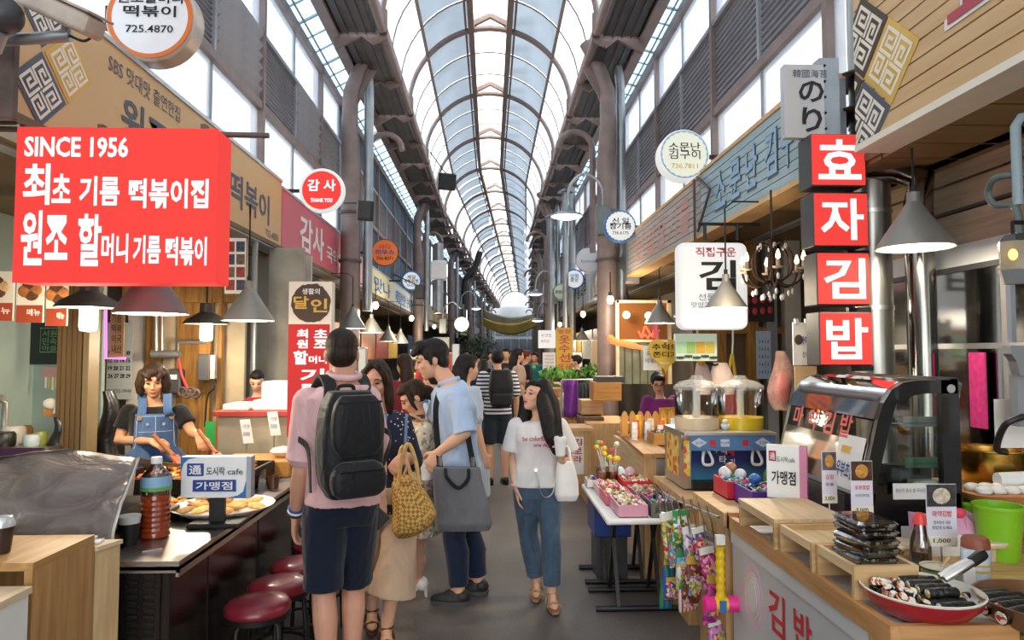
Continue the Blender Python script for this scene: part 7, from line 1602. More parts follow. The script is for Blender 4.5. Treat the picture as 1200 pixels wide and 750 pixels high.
tray_of('wooden_tray', 'red box tray at the back of the folding table', .95, 1.15, 4.84, 5.1, .09, M_red, M_wrap, seed=6, cat='tray')
tray_of('wooden_tray', 'small white tray at the far aisle corner of the folding table', .72, .80, 5.06, 5.2, .06, M_white, M_wrapb, n=14, seed=7, cat='tray')
rn = random.Random(5)
for i, (x, y) in enumerate(((.84, 5.12), (.92, 5.14))):
    c = V((x, y, TZ)); t = lathething('sweet_jar', ('glass jar of lollipops on the far end of the folding table', 'second glass jar of lollipops on the far end of the folding table')[i], 'jar', c, [(.04, 0), (.045, .01), (.048, .15), (.05, .155)], glass('jar_glass', '#e8eeee', .8), 'jar_body', 20); B().cyl(c + UZ * .005, c + UZ * .11, .04, n=16).obj('orange_sweets', mat('orange_sweets', '#d9793a', .5, 0, .3, 40), t)
for i in range(11):
    a = V((.80 + .016 * i, 5.06 + .1 * rn.random(), TZ + .18 + .15 * rn.random())); t = thing('lollipop', '%s lollipop, %s from the left above the sweet jars' % (('yellow', 'green', 'coral red', 'yellow', 'yellow', 'green', 'yellow', 'coral red', 'yellow', 'white', 'yellow')[i], ('first', 'second', 'third', 'fourth', 'fifth', 'sixth', 'seventh', 'eighth', 'ninth', 'tenth', 'eleventh')[i]), 'sweet', tuple(a), 0, 'lollipops in the sweet jars')
    col = {'y': '#f0c328', 'g': '#5cbf4e', 'c': '#e2604e', 'w': '#ece6d8'}[t['label'][0]]
    B().ell(a, (.021, .021, .021), n=12, m=8).obj('sweet_ball', mat('lolly_' + t['label'][0], col, .3, 0, .08, coat=.5), t, smooth=1); B().tube([a, V((.86 + .006 * i, 5.12, TZ + .06))], .004, 5).obj('stick', M_white, t)
for i, (x, cc, lab) in enumerate(((.98, '#c6dbe0', 'pale blue tub behind the sweet jars'), (1.06, '#e5b7c9', 'pink bag of sweets beside the pale blue tub'))):
    t = thing('sweet_tub', lab, 'tub', (x, 5.16, TZ)); B().ell((x, 5.17, TZ + .07), (.05, .05, .07), n=16, m=10).obj('tub_body', mat('tub_%d' % i, cc, .3, 0, .1, coat=.3), t, smooth=1)
boxthing('plastic_crate', 'dark blue plastic crate under the folding table', 'crate', .74, 1.0, 4.85, 5.2, .30, .52, mat('crate_blue', '#20428c', .4, 0, .1)); B().bx(.76, .98, 4.9, 5.15, 0, .30).obj('crate_stand', M_dkgrey, bpy.data.objects['plastic_crate'])
# ---- wooden snack counter behind
t = thing('snack_counter', 'wooden snack counter with a broad sloping front plank', 'counter', (1.45, 5.6, 0))
B().prism([(1.10, 4.9, .845), (1.30, 4.9, .845), (1.34, 6.3, .845), (1.17, 6.3, .845)], (0, 0, .03)).obj('front_plank', wood('snack_plank', '#8f673d', '#b58a58', 1), t); B().bx(1.30, 1.95, 4.95, 6.3, .83, .86).obj('worktop', M_steel, t)
B().bx(1.13, 1.17, 4.94, 6.25, .1, .845).obj('front_panel', W_piney, t); B().bx(1.17, 1.9, 4.96, 5.0, 0, .83).obj('end_panel', M_alu, t); B().bx(1.11, 1.2, 4.92, 4.97, 0, .845).obj('leg', W_pinez, t)
for i, (x0, y0, w, d, h, lab) in enumerate(((1.36, 5.0, .2, .28, .09, 'near wooden tray of dark packets on the snack counter'), (1.30, 5.4, .18, .25, .10, 'wooden tray of biscuit packets in the middle of the snack counter'), (1.58, 5.05, .2, .3, .08, 'wooden tray behind the near one on the snack counter'))):
    tray_of('wooden_tray', lab, x0, x0 + w, y0, y0 + d, h, wood('tray_honey', '#a9763c', '#cb9850', 0), spots('dark_packets', '#22221f', ['#3d3a35', '#8b8a80', '#555047'], 35, .3, .4), z=.862, n=26, seed=20 + i, cat='tray')
rn = random.Random(11)
for i in range(12):
    x, y = 1.2 + .036 * i, 5.66 + .09 * (i % 3); hgt = .12 + .09 * rn.random(); c = V((x, y, .862)); cc = ['#e6e2da', '#d8643a', '#f0b82e', '#c9d4da', '#e7b8a0', '#efe8d4'][i % 6]
    t = thing('sweet_packet', '%s snack packet, %s along the picket fence' % (['white', 'orange', 'yellow', 'pale blue', 'peach', 'cream'][i % 6], 'left half' if i < 6 else 'right half'), 'packet', tuple(c), 0, 'snack packets along the picket fence')
    loft(B(), [(c, UX * .024, UY * .016), (c + UZ * hgt * .5, UX * .026, UY * .02), (c + UZ * hgt, UX * .024, UY * .004)], 10, 4).obj('packet_body', mat('packet_%d' % (i % 6), cc, .3, 0, .3, 40), t, smooth=1)
for i in range(4):
    c = V((1.36 + .07 * i, 5.52, .862)); t = lathething('drink_cup', 'clear cup of %s along the snack counter' % ('orange drink', 'yellow jelly', 'yellow jelly with a white lid', 'pale drink')[i], 'cup', c, [(0, 0), (.024, 0), (.03, .075), (0, .075)], mat('drink_%d' % i, ('#e2893a', '#f0bf30', '#f2c430', '#e6dcc4')[i], .3, 0, .1, coat=.4), 'cup_body', 16); B().lathe([(.031, .075), (.031, .085), (.02, .105), (0, .106)], c, 16).obj('lid', M_plast, t, smooth=.7)
t = thing('picket_fence', 'orange wood toy picket fence in front of the purple vendor', 'fence', (1.5, 5.95, .862)); W_pick = wood('picket_wood', '#c1833c', '#dda353', 2)
for i in range(11): 
    x = 1.15 + i * .068; B().prism([(x, 5.95, .87), (x + .055, 5.95, .87), (x + .055, 5.95, 1.05), (x + .042, 5.95, 1.08), (x + .0275, 5.95, 1.09), (x + .013, 5.95, 1.08), (x, 5.95, 1.05)], (0, .014, 0)).obj('picket', W_pick, t)
for z in (.91, 1.01): B().bx(1.14, 1.9, 5.964, 5.98, z, z + .03).obj('rail', W_pick, t)
B().bx(1.14, 1.17, 5.965, 5.99, .86, 1.0).obj('stake', W_pick, t)
P9 = Fig('vendor in purple cardigan and glasses behind the picket fence', (1.60, 6.35), 1.42, math.radians(180 + 12), True, SK_A, vox=.01)
P9.J['head'] = W(771, 449, 6.35); P9.J['neck'] = W(774, 466, 6.4); P9.look((-.1, -1, -.3)); P9.body(); P9.hair(H_BLK, ((0, -.02, .04), (.088, .098, .1)), [('e', (0, -.05, -.02), (.085, .06, .07)), ('e', (0, .05, .085), (.062, .05, .035))]); P9.top(fabric('cardigan_purple', '#6e2365', .4, 7), 'cardigan', .022, 1.6, 1, 5); P9.trousers(F_dnavy)
H = P9.headm(); bb = B()
for x in (-.034, .034): bb.tube([H @ V((x + .022 * math.cos(a), .104, .004 + .018 * math.sin(a))) for a in [2 * PI * i / 12 for i in range(13)]], .003, 5)
bb.tube([H @ V((-.012, .106, .006)), H @ V((.012, .106, .006))], .003, 5); bb.obj('spectacles', M_black, P9.t)
B().grid(lambda u, w: P9.J['chest'] + P9.r * (.2 * u - .1) + P9.d * .15 + UZ * (.05 - .25 * w), 4, 4).obj('yellow_apron', mat('apron_yellow', '#dba53a', .7, 0, .1), P9.t, thick=.01)
# ---- slush machine on its cabinet
t = thing('machine_cabinet', 'pine cabinet carrying the blue slush machine', 'cabinet', (1.45, 4.4, 0)); B().bx(1.17, 1.86, 4.05, 4.75, .0, .70).obj('carcass', W_pinez, t); B().bx(1.14, 1.88, 4.02, 4.77, .70, .74).obj('top_board', W_pine, t); B().bx(1.2, 1.5, 4.04, 4.05, .08, .66).obj('door', W_pinez, t); B().bx(1.52, 1.84, 4.04, 4.05, .08, .66).obj('door', W_pinez, t)
SX0, SX1, SY0, SY1, SZ0, SZ1 = 1.21, 1.78, 4.25, 4.72, .75, 1.09
t = thing('slush_machine', 'blue fronted slush machine with two glass tanks', 'machine', ((SX0 + SX1) / 2, 4.45, .74))
B().bx(SX0, SX1, SY0 + .06, SY1, SZ0, SZ1).obj('housing', M_steel, t); B().bx(SX0 + .04, SX1, SY0 - .02, SY0 + .06, SZ1 - .10, SZ1 - .005).obj('control_band', mat('band_blue', '#5b87b5', .35, 0, .3, 5), t); B().bx(SX0 - .005, SX1 + .005, SY0 - .03, SY1, SZ1 - .005, SZ1 + .012).obj('top_plate', M_steel, t)
m, N, L, b_ = _new('slush_front'); tc = N.new('ShaderNodeTexCoord'); sp = N.new('ShaderNodeSeparateXYZ'); L.new(tc.outputs['Generated'], sp.inputs[0]); L.new(_ramp(N, L, sp.outputs[2], lin('#3f86a8'), lin('#20306e'), .05, .6), b_.inputs['Base Color']); b_.inputs['Roughness'].default_value = .3
B().bx(SX0 + .05, SX1 - .01, SY0 + .05, SY0 + .061, SZ0 + .05, SZ1 - .10).obj('printed_front', m, t); B().bx(SX0 + .05, SX1 - .01, SY0 - .01, SY0 + .06, SZ0, SZ0 + .05).obj('drip_tray', M_black, t); B().bx(SX0, SX0 + .05, SY0 + .02, SY0 + .06, SZ0, SZ1 - .1).obj('side_trim', M_steel, t)
M_ylab = spots('yellow_label', '#e3c14a', ['#d8542e', '#e8d487'], 25, .5, .6); B().bx(SX0 - .004, SX0 + .0, SY0 + .12, SY0 + .4, SZ0 + .06, SZ1 - .03).obj('yellow_label', M_ylab, t); B().bx(SX0 + .003, SX0 + .04, SY0 + .012, SY0 + .02, SZ0 + .08, SZ1 - .03).obj('yellow_label', M_ylab, t)
fy = SY0 + .048
for s_, x, z, w, h in (('떡', 1.475, .985, .045, .055), ('타', 1.47, .925, .045, .05), ('수', 1.43, .985, .03, .04), ('기', 1.53, .91, .03, .04)): letters(t, s_, (x, fy, z), UX, UZ, w, h, M_white, .02)
B().prism([(1.51 + .035 * math.cos(a), fy, .97 + .02 * math.sin(2 * a) + .012 * math.sin(a)) for a in [2 * PI * i / 20 for i in range(20)]], (0, .002, 0)).obj('red_emblem', M_red, t); B().ell((1.35, fy, .97), (.02, .002, .015)).obj('pale_emblem', mat('emblem_pale', '#8ea3b8', .5), t)
for i, x in enumerate((1.30, 1.46, 1.70)):
    B().prism([(x - .05, SY0 - .022, SZ1 - .05), (x, SY0 - .022, SZ1 - .02), (x + .05, SY0 - .022, SZ1 - .05), (x, SY0 - .022, SZ1 - .08)] if i != 1 else [(x - .025, SY0 - .022, SZ1 - .03), (x + .03, SY0 - .022, SZ1 - .03), (x + .03, SY0 - .022, SZ1 - .075), (x - .025, SY0 - .022, SZ1 - .075)], (0, .003, 0)).obj('badge', mat('badge_pale', '#cfdbe4', .4), t); letters(t, 'SLUSH' if i != 1 else '냉', (x, SY0 - .024, SZ1 - .05), UX, UZ, .05, .014, M_navy)
for x in (1.385, 1.59): B().bx(x - .018, x + .018, SY0 - .023, SY0 - .019, SZ1 - .07, SZ1 - .035).obj('red_button', M_red, t)
for x in (1.355, 1.665): B().tube(smooth_path([(x - .012, SY0 + .02, SZ1 - .10), (x - .03, SY0 - .01, SZ1 - .155), (x - .022, SY0 - .015, SZ1 - .185), (x + .022, SY0 - .015, SZ1 - .185), (x + .03, SY0 - .01, SZ1 - .155), (x + .012, SY0 + .02, SZ1 - .10)]), .009, 8).obj('tap_handle', M_plast, t, smooth=1)
G_tank = glass('tank_glass', '#f6f8f6', .95, .05)
for i, (x, cc) in enumerate(((1.365, '#ecd2aa'), (1.655, '#ffcf2e'))):
    c = V((x, 4.48, SZ1 + .012)); r = .142
    B().lathe([(r, .0), (r, .25), (r * 1.03, .26)], c, 32).obj('tank', G_tank, t, smooth=.8); B().lathe([(0, .0), (r * 1.015, .0), (r * 1.015, .075), (0, .078)], c, 32).obj('drink', mat('slush_%d' % i, cc, .25, 0, .08, coat=.3), t, smooth=.8)
    B().lathe([(r * 1.06, .255), (r * 1.06, .275), (r * .8, .305), (.05, .32), (.035, .345), (0, .347)], c, 32).obj('tank_lid', mat('lid_clear', '#cfd0cb', .15, .1, .08, alpha=.4), t, smooth=.7); B().cyl(c + UZ * .02, c + UZ * .25, .022, n=12).obj('spindle', M_plast, t)
c = V((1.51, 4.36, SZ1 + .03)); t = thing('toy_figure', 'small white plush toy between the two slush tanks', 'toy', tuple(c)); b = B(); b.ell(c, (.025, .02, .025)).ell(c + UZ * .035, (.02, .018, .018)).ell(c + V((-.02, 0, .01)), (.01, .01, .012)).ell(c + V((.02, 0, .01)), (.01, .01, .012)); remesh(b, 'plush', M_white, t, .004, 2)
# ---- toys hanging off the counter end
def pouch(label, x, y, z, w, h, mt, tilt=0, head=None, group='toy packets hanging at the counter end'):
    t = thing('toy_packet', label, 'toy', (x, y, z), 0, group); z -= .07; M_ = Matrix.Translation((x, y, z)) @ Matrix.Rotation(tilt, 4, 'Y') @ Matrix.Rotation(.35, 4, 'Z')
    b = B(); loft(b, [(V((0, 0, -h)), UX * w * .5, UY * .004), (V((0, 0, -h * .9)), UX * w * .5, UY * .018), (V((0, 0, -h * .4)), UX * w * .48, UY * .024), (V((0, 0, -.05 * h)), UX * w * .5, UY * .006)], 16, 4); b.bm.transform(M_); b.obj('packet_body', mt, t, smooth=1)
    B().bx(-w * .5, w * .5, -.004, .004, -.05 * h, h * .14, m=M_).obj('header_card', head or M_paper, t); B().bx(-w * .42, w * .42, -.028, -.024, -h * .75, -h * .3, m=M_).obj('print', spots('toy_print', '#e9d9c8', ['#d8344a', '#3f8fd0', '#5fae4c', '#f0c63a', '#e88bb4'], 75, .4, .2), t); return t
t = thing('toy_rack', 'wire rack of toys fixed to the far end of the kimbap counter', 'rack', (1.05, 3.3, .5))
B().tube([(1.06, 3.16, .84), (.96, 3.5, .84), (.94, 3.75, .84)], .006, 6).tube([(1.06, 3.16, .70), (.94, 3.75, .70)], .006, 6).obj('rail', M_steel, t)
for k in range(8): y = 3.2 + .07 * k; x = 1.05 - .018 * k; B().tube([(x, y, .70), (x - .012, y, .80), (x - .03, y + .02, .88)], .004, 5).obj('wire', M_steel, t)
B().bx(1.1, 1.5, 3.2, 3.6, 0, .80).obj('crate_base', W_pinez, t); B().bar((1.1, 3.2, .72), (.94, 3.75, .72), .02).obj('arm', M_steel, t)
tp = [('flat toy packet with a red and yellow card', .955, 3.62, .80, .13, .22, spots('toy_a', '#cfae5a', ['#d8342e', '#e8dcc0', '#6a8f4a'], 43, .25, .3)), ('green headed toy packet at the left of the rack', .985, 3.52, .84, .10, .16, spots('toy_b', '#3d8f5a', ['#e8d14a', '#f0f0f0'], 52, .25, .5)), ('packet of blue and green felt pens', .955, 3.64, .56, .075, .24, stripes('toy_pens', '#2f8f4a', '#2a52a8', .03, 0, .5, .25)), ('clear packet of a lilac doll', 1.00, 3.42, .78, .09, .18, spots('toy_c', '#cdb6d0', ['#8a6fa8', '#efe6ee'], 48, .2, .5)), ('packet with a yellow and blue toy figure', .99, 3.50, .64, .09, .18, spots('toy_d', '#6fb0dc', ['#f0c63a', '#efe9dc'], 38, .25, .5)), ('packet of brown bottle shaped sweets', 1.01, 3.38, .64, .09, .2, spots('toy_e', '#6b3a2a', ['#c9a7a0', '#8a4a3a'], 48, .25, .5)), ('packet of pink beads', 1.035, 3.27, .72, .08, .17, spots('toy_f', '#d24a86', ['#f0a6c6', '#8f2d5a'], 72, .25, .4)), ('packet of red and white striped sticks', .99, 3.44, .50, .1, .12, stripes('toy_sticks', '#c93a3a', '#f0e8e0', .02, 0, .5, .3)), ('packet of purple slime', 1.05, 3.22, .60, .07, .2, spots('toy_g', '#9a2f78', ['#d85aa8'], 48, .2, .6)), ('packet of silver cars', 1.02, 3.34, .80, .08, .14, spots('toy_h', '#b9b4c4', ['#d8344a', '#4a5a7a'], 60, .25, .4)), ('packet of assorted stickers', .975, 3.56, .70, .1, .14, spots('toy_i', '#e6d7cf', ['#d85a7a', '#5a8fc0', '#7ab06a'], 67, .3, .3)), ('packet of red balls', .965, 3.60, .48, .09, .1, spots('toy_j', '#c94a4a', ['#3a4a8a', '#e6d7cf'], 57, .3, .4)), ('packet hanging lowest with a violet foil back', 1.05, 3.22, .40, .07, .1, spots('toy_k', '#a83f8f', ['#d890c8'], 48, .2, .5))]
for i, (l, x, y, z, w, h, mt) in enumerate(tp): pouch(l + ' on the toy rack', x, y, z, w, h, mt, .12 * ((i % 3) - 1), (M_paper, mat('head_green', '#3f9a62', .5), M_gold)[i % 3])
t = thing('toy_hammer', 'squeaky toy hammer with yellow bellows handle and pink head', 'toy', (1.03, 3.1, .45)); hy = 3.08; hx = 1.035
B().tube([(hx, hy, .50 + .012 * i) for i in range(20)], [.018 + .005 * (i % 3 == 1) for i in range(20)], 12).obj('handle', mat('toy_yellow', '#f2c81c', .35, 0, .05), t, smooth=.8)
M_hot = mat('toy_hot_pink', '#f0308f', .35, 0, .05)
for sx in (-1, 1): B().tube([(hx + sx * .025, hy, .475), (hx + sx * .04, hy, .475), (hx + sx * .075, hy, .475), (hx + sx * .078, hy, .475)], [.03, .033, .036, .03], 18).obj('hammer_head', M_hot, t, smooth=.8)
B().tube([(hx - .028, hy, .475), (hx + .028, hy, .475)], .031, 16).obj('middle', mat('toy_yellow', '#f2c81c'), t, smooth=.8); B().bx(hx - .015, hx + .015, hy - .034, hy - .03, .45, .50).obj('sticker', M_blue, t); B().bx(hx - .02, hx + .02, hy - .012, hy + .012, .738, .78).obj('hook_tab', M_white, t)
for i, (x0, x1, y0, y1, mt, lab) in enumerate(((1.19, 1.33, 3.42, 3.63, mat('basket_red', '#c8283c', .4, 0, .06), 'red basket of toys behind the kimbap counter'), (1.22, 1.45, 3.17, 3.40, mat('basket_violet', '#5a2f9a', .4, 0, .06), 'violet basket of toys beside the glass case'))):
    tray_of('plastic_basket', lab, x0, x1, y0, y1, .09, mt, M_wrapb, z=.862 if i else .862, n=40, seed=40 + i)
B().bx(1.08, 1.46, 3.16, 3.64, .80, .86).obj('shelf_board', W_pine, bpy.data.objects['toy_rack'])
for i, (x, y, z, r, cc, lab) in enumerate(((1.23, 3.56, .975, .035, '#e9e6de', 'white capped tub in the red basket'), (1.28, 3.48, .98, .03, '#d8dde0', 'silver wrapped toy on the red basket'), (1.30, 3.34, .98, .03, '#2f6fc0', 'blue toy ball on the violet basket'), (1.37, 3.29, .975, .03, '#e39ab8', 'pink wrapped toy on the violet basket'), (1.40, 3.22, .97, .026, '#d8b04a', 'gold wrapped toy on the violet basket'), (1.26, 3.56, 1.0, .03, '#b07a5a', 'brown plush ball above the red basket'))):
    t = thing('toy_ball', lab, 'toy', (x, y, z)); B().ell((x, y, z), (r, r, r * .9), n=14, m=8).obj('toy_body', mat('toy_ball_%d' % i, cc, .3, 0, .3, 30, coat=.4), t, smooth=1)
for i, (x, y, h, cc, lab) in enumerate(((1.58, 3.70, .26, '#c9863c', 'amber bottle with a white cap beside the glass case'), (1.64, 3.78, .22, '#b03a2c', 'red sauce bottle beside the glass case'), (1.70, 3.72, .28, '#d9a24a', 'tall orange drink bottle left of the glass case'), (1.76, 3.80, .24, '#7a2f2a', 'dark red bottle left of the glass case'), (1.56, 3.80, .2, '#3f7a4a', 'green bottle behind the toy baskets'))):
    lathething('drink_bottle', lab, 'bottle', V((x, y, .80)), [(0, 0), (.03, 0), (.033, .01), (.033, h * .6), (.014, h * .8), (.014, h), (0, h)], mat('drinkb_%d' % i, cc, .2, 0, .15, coat=.4), 'bottle_body', 16)
boxthing('bottle_crate', 'low wooden crate under the drink bottles', 'crate', 1.52, 1.82, 3.66, 3.88, 0, .798, W_pinez)
# ---- pale wrapped bundle, hanging calendars and fittings behind
c = W(915, 445, 5.2); t = thing('wrapped_bundle', 'clear plastic bag of red packets hanging by the shop post', 'bag', tuple(c)); b = B(); loft(b, [(c + V((.02 * math.sin(k), 0, .22 - .075 * k)), UX * (.03 + .065 * math.sin(PI * k / 7)), UY * .06) for k in range(7)], 16, 2); b.obj('bag_skin', mat('cling_pink', '#c49a8e', .2, 0, .35, 8, coat=.5, alpha=.5), t, smooth=1); B().ell(c + V((.02, .01, -.06)), (.06, .04, .13), n=14, m=8).obj('red_packet', M_red, t, smooth=1)
p_ = lower_r
B().bx(1.98, 3.25, 6.6, 6.65, 0, ZS).obj('partition', mat('partition_brown', '#6d5a44', .7, 0, .25, 2), p_)
for px0, px1, mt in ((842, 850, W_post), (880, 888, W_post), (902, 910, M_grey), (924, 938, mat('post_pale', '#b9b2a4', .6))): a = F(px0, 330, px1, 560, 6.4); B().bx(a[0], a[1], 6.4, 6.5, 0, ZS).obj('shop_post', mt, p_)
B().bx(1.98, 3.2, 6.42, 6.5, 1.78, 1.84).obj('lintel_board', W_post, p_)
t = flat('lantern_banner', 'dark banner printed with rows of red lanterns', 'banner', 843, 346, 907, 377, 6.38, mat('banner_dark', '#2a1c1a', .6, 0, .2))
for i in range(7):
    for j in range(2): a = W(849 + i * 9, 354 + j * 13 - i * .6, 6.37); B().ell((a.x, 6.376, a.z), (.026, .004, .036), n=10, m=6).obj('printed_lantern', mat('lantern_red', '#c03a30', .5), t, smooth=1)
t = flat('wall_calendar', 'pale blue calendar sheet hanging in the stall by the chandelier', 'calendar', 887, 388, 903, 444, 6.35, mat('calendar_blue', '#aebfce', .7, 0, .04))
for j in range(5): tpx(t, '3 4 5 6', 889, 398 + j * 9, 901, 402 + j * 9, 6.35, M_slate, .01)
t = flat('clip_notice', 'white clipped menu notice left of the lowest red sign', 'notice', 930, 378, 960, 428, 4.6, M_paper)
tpx(t, '마약 김밥', 938, 394, 958, 404, 4.6, M_navy, .02); tpx(t, '잔치국수', 940, 412, 956, 419, 4.6, M_slate, .01); B().ell(tuple(W(936, 398, 4.59)), (.03, .004, .035)).obj('printed_bowl', M_brownp, t)
for px in (933, 945, 956): a = W(px, 377, 4.6); B().bx(a.x - .012, a.x + .012, 4.585, 4.61, a.z - .02, a.z + .02).obj('clip', M_alu, t)
flat('brown_paper', 'tan paper sheet pinned below the white clipped notice', 'paper', 932, 429, 957, 470, 4.9, mat('paper_tan', '#c2a27c', .8))
t = thing('fire_extinguisher', 'red fire extinguisher behind the slush tanks', 'extinguisher', tuple(W(858, 480, 6.2))); c = W(858, 478, 6.2); c.z = .9; B().lathe([(0, 0), (.06, 0), (.065, .02), (.065, .32), (.03, .38), (0, .38)], c, 18).obj('cylinder_body', M_red, t, smooth=.7); B().tube([c + UZ * .38, c + V((.0, 0, .42)), c + V((-.06, 0, .44))], .012, 6).obj('valve', M_black, t); B().bx(c.x - .1, c.x + .1, 6.1, 6.3, 0, .9).obj('plinth', M_grey, t)
t = thing('yellow_rope', 'yellow knotted cord hanging behind the slush tanks', 'rope', tuple(W(858, 445, 5.9)))
B().tube([W(858, 300, 5.9), W(859, 400, 5.9), W(858, 418, 5.9)], .008, 6).obj('cord', M_cream, t, smooth=1)
for dx in (-6, 5): B().tube([W(858, 415, 5.9), W(858 + dx, 450, 5.9)], .016, 8).obj('yellow_tail', mat('rope_yellow', '#e0b53a', .7), t, smooth=1)
t = thing('apron_bundle', 'pale pink cloths and a yellow puff hanging over the slush tanks', 'cloth', tuple(W(838, 450, 5.6))); M_clo = fabric('cloth_pinkish', '#d8c0b4', .5, 6)
for i, (px, w) in enumerate(((824, .1), (846, .14))): loft(B(), [(W(px - 2, 425, 5.6), UX * w * .4, UY * .04), (W(px, 445, 5.6), UX * w * .8, UY * .06), (W(px + 3 * i, 462, 5.6), UX * w * .6, UY * .05)], 14, 2).obj('cloth', M_clo, t, smooth=1)
B().ell(W(822, 424, 5.5), (.035, .035, .035)).obj('yellow_puff', M_gold, t, smooth=1); B().tube([W(822, 424, 5.55), W(838, 428, 5.55), W(846, 425, 5.6)], .008, 6).obj('hanger', M_iron, t)
# ---- chandelier
c = W(905, 318, 4.4); t = thing('chandelier', 'dark iron crystal chandelier with candle bulbs under the right eaves', 'lamp', tuple(c)); M_ir = mat('chandelier_iron', '#3a2a22', .4, .7, .2); M_cry = mat('crystal', '#d6d6d2', .05, .2, .1, spec=1, coat=1)
B().lathe([(0, .22), (.03, .21), (.012, .17), (.02, .1), (.03, .04), (.012, -.02), (.03, -.05), (.02, -.09), (0, -.11)], c, 16).obj('stem', M_ir, t, smooth=1); B().tube([c + UZ * .22, V((c.x, c.y, ZS))], .007, 6).obj('chain', M_ir, t)
B().tube([c + V((.07 * math.cos(a), .07 * math.sin(a), .19)) for a in [2 * PI * i / 18 for i in range(19)]], .007, 6).obj('crown_ring', M_ir, t, smooth=1)
for i in range(6):
    a = i * PI / 3 + .3; u = V((math.cos(a), math.sin(a), 0)); e = c + u * .2 + UZ * -.005
    B().tube(smooth_path([c + u * .02 - UZ * .06, c + u * .1 - UZ * .1, c + u * .17 - UZ * .07, e]), .008, 6).obj('arm', M_ir, t, smooth=1); B().tube(smooth_path([c + u * .06 + UZ * .19, c + u * .13 + UZ * .1, c + u * .12 - UZ * .02, c + u * .03 - UZ * .08]), .006, 6).obj('scroll', M_ir, t, smooth=1)
    B().lathe([(0, 0), (.03, .005), (.035, .015), (.012, .012), (.012, .06), (0, .06)], e, 12).obj('candle_cup', mat('candle_cream', '#b9a58c', .5), t, smooth=.7); B().lathe([(0, .06), (.013, .068), (.015, .085), (.005, .12), (0, .125)], e, 10).obj('candle_bulb', glow('candle_bulb', '#ffd59a', 6), t, smooth=1)
    for f, zz in ((.2, -.05), (.13, -.14), (.07, -.17), (.09, .16)): q = c + u * f + UZ * zz; B().ell(q, (.012, .012, .022), n=6, m=4).obj('crystal_drop', M_cry, t); B().tube([q + UZ * .02, q + UZ * .055], .002, 4).obj('drop_wire', M_ir, t)
ld = bpy.data.lights.new('lamp_light', 'POINT'); ld.energy = 6; ld.color = (1, .8, .55); ld.shadow_soft_size = .03; lo = bpy.data.objects.new('lamp_light', ld); COL.objects.link(lo); lo.parent = t; lo.location = (-.3, 0, -.12)
# ---- neon shop window deeper in the right row
M_lit = glow('shop_glow_amber', '#a86a34', .2)
t = thing('shop_window', 'amber lit shop window with a red neon scribble', 'window', tuple(W(752, 440, 9.4))); a = F(722, 352, 786, 450, 9.4); B().bx(a[0], a[1], 9.4, 9.45, a[2], a[3]).obj('lit_backing', M_lit, t)
for q in ((722, 352, 725, 450), (783, 352, 786, 450), (722, 352, 786, 355), (722, 398, 786, 401)): e = F(*q, 9.36); B().bx(e[0], e[1], 9.34, 9.4, e[2], e[3]).obj('frame_bar', mat('frame_pale', '#d6c3a0', .5), t)
G_neon = glow('neon_red', '#ff5138', 2.2); B().tube(smooth_path([W(748 + 4 * k, 388 + 6 * math.sin(k * 2.1), 9.3) for k in range(7)]), .014, 6).obj('neon_tube', G_neon, t, smooth=1); B().tube(smooth_path([W(750 + 3 * k, 394 + 2 * math.sin(k * 2.6), 9.3) for k in range(7)]), .012, 6).obj('neon_tube', G_neon, t, smooth=1)
for px in (734, 760): B().ell(W(px, 369 + (px == 760) * 1, 9.2), (.05, .05, .05)).obj('round_bulb', glow('bulb_round', '#fff0cf', 9), t, smooth=1)
for k in range(6): e = F(724 + k * 9, 402, 731 + k * 9, 450, 9.36); B().bx(e[0], e[1], 9.37, 9.4, e[2], e[3]).obj('lower_slat', mat('slat_green', '#5f6a58', .5, 0, .3), t)
t = thing('neon_arrow', 'orange neon pointing hand sign at the dark pillar', 'sign', tuple(W(735, 402, 9.2))); G_or = glow('neon_orange', '#ff7d45', 1.3); B().tube(smooth_path([W(714, 394, 9.2), W(720, 400, 9.2), W(734, 403, 9.2), W(754, 408, 9.2)]), [.03] + [.045] * 12 + [.03] * 3, 8).obj('arm_shape', G_or, t, smooth=1)
for k in range(3): B().tube([W(719, 400, 9.2), W(713 + k, 393 + 4 * k, 9.2)], .025, 6).obj('finger', G_or, t, smooth=1)
# ---- hanging cloths and wooden boxes around the tailor stall
F_purp = fabric('cloth_purple', '#6b2a86', .5, 6)
t = thing('hanging_cloth', 'purple cloth hanging over a rail at the tailor stall', 'cloth', tuple(W(669, 489, 8.4))); B().grid(lambda u, w: W(661 + 16 * u, 446 + 43 * w, 8.4) + V((0, .03 * math.sin(9 * u + 2 * w), 0)), 14, 6).obj('cloth', F_purp, t, smooth=1, thick=.01)
t = thing('clothes_rail', 'steel clothes rail with dark garments at the tailor stall', 'rail', tuple(W(690, 560, 8.6))); z0 = W(0, 446, 8.5).z; a, e = W(658, 446, 8.45), W(704, 447, 8.6); a.z = e.z = z0; B().tube([a, e], .012, 8).obj('top_rail', M_steel, t)
for q in (a, e): B().tube([q, V((q.x, q.y, 0))], .014, 8).obj('upright', M_steel, t)
for k in range(7): px = 677 + 4 * k; loft(B(), [(W(px, 449, 8.55), UX * .01, UY * .1), (W(px, 456, 8.55), UX * .02, UY * .16), (W(px, 492 + 3 * (k % 3), 8.55), UX * .022, UY * .18)], 10, 2).obj('garment', fabric('garment_%d' % (k % 3), ('#1c2230', '#2c3442', '#3a3a40')[k % 3], .4, 6), t, smooth=1)
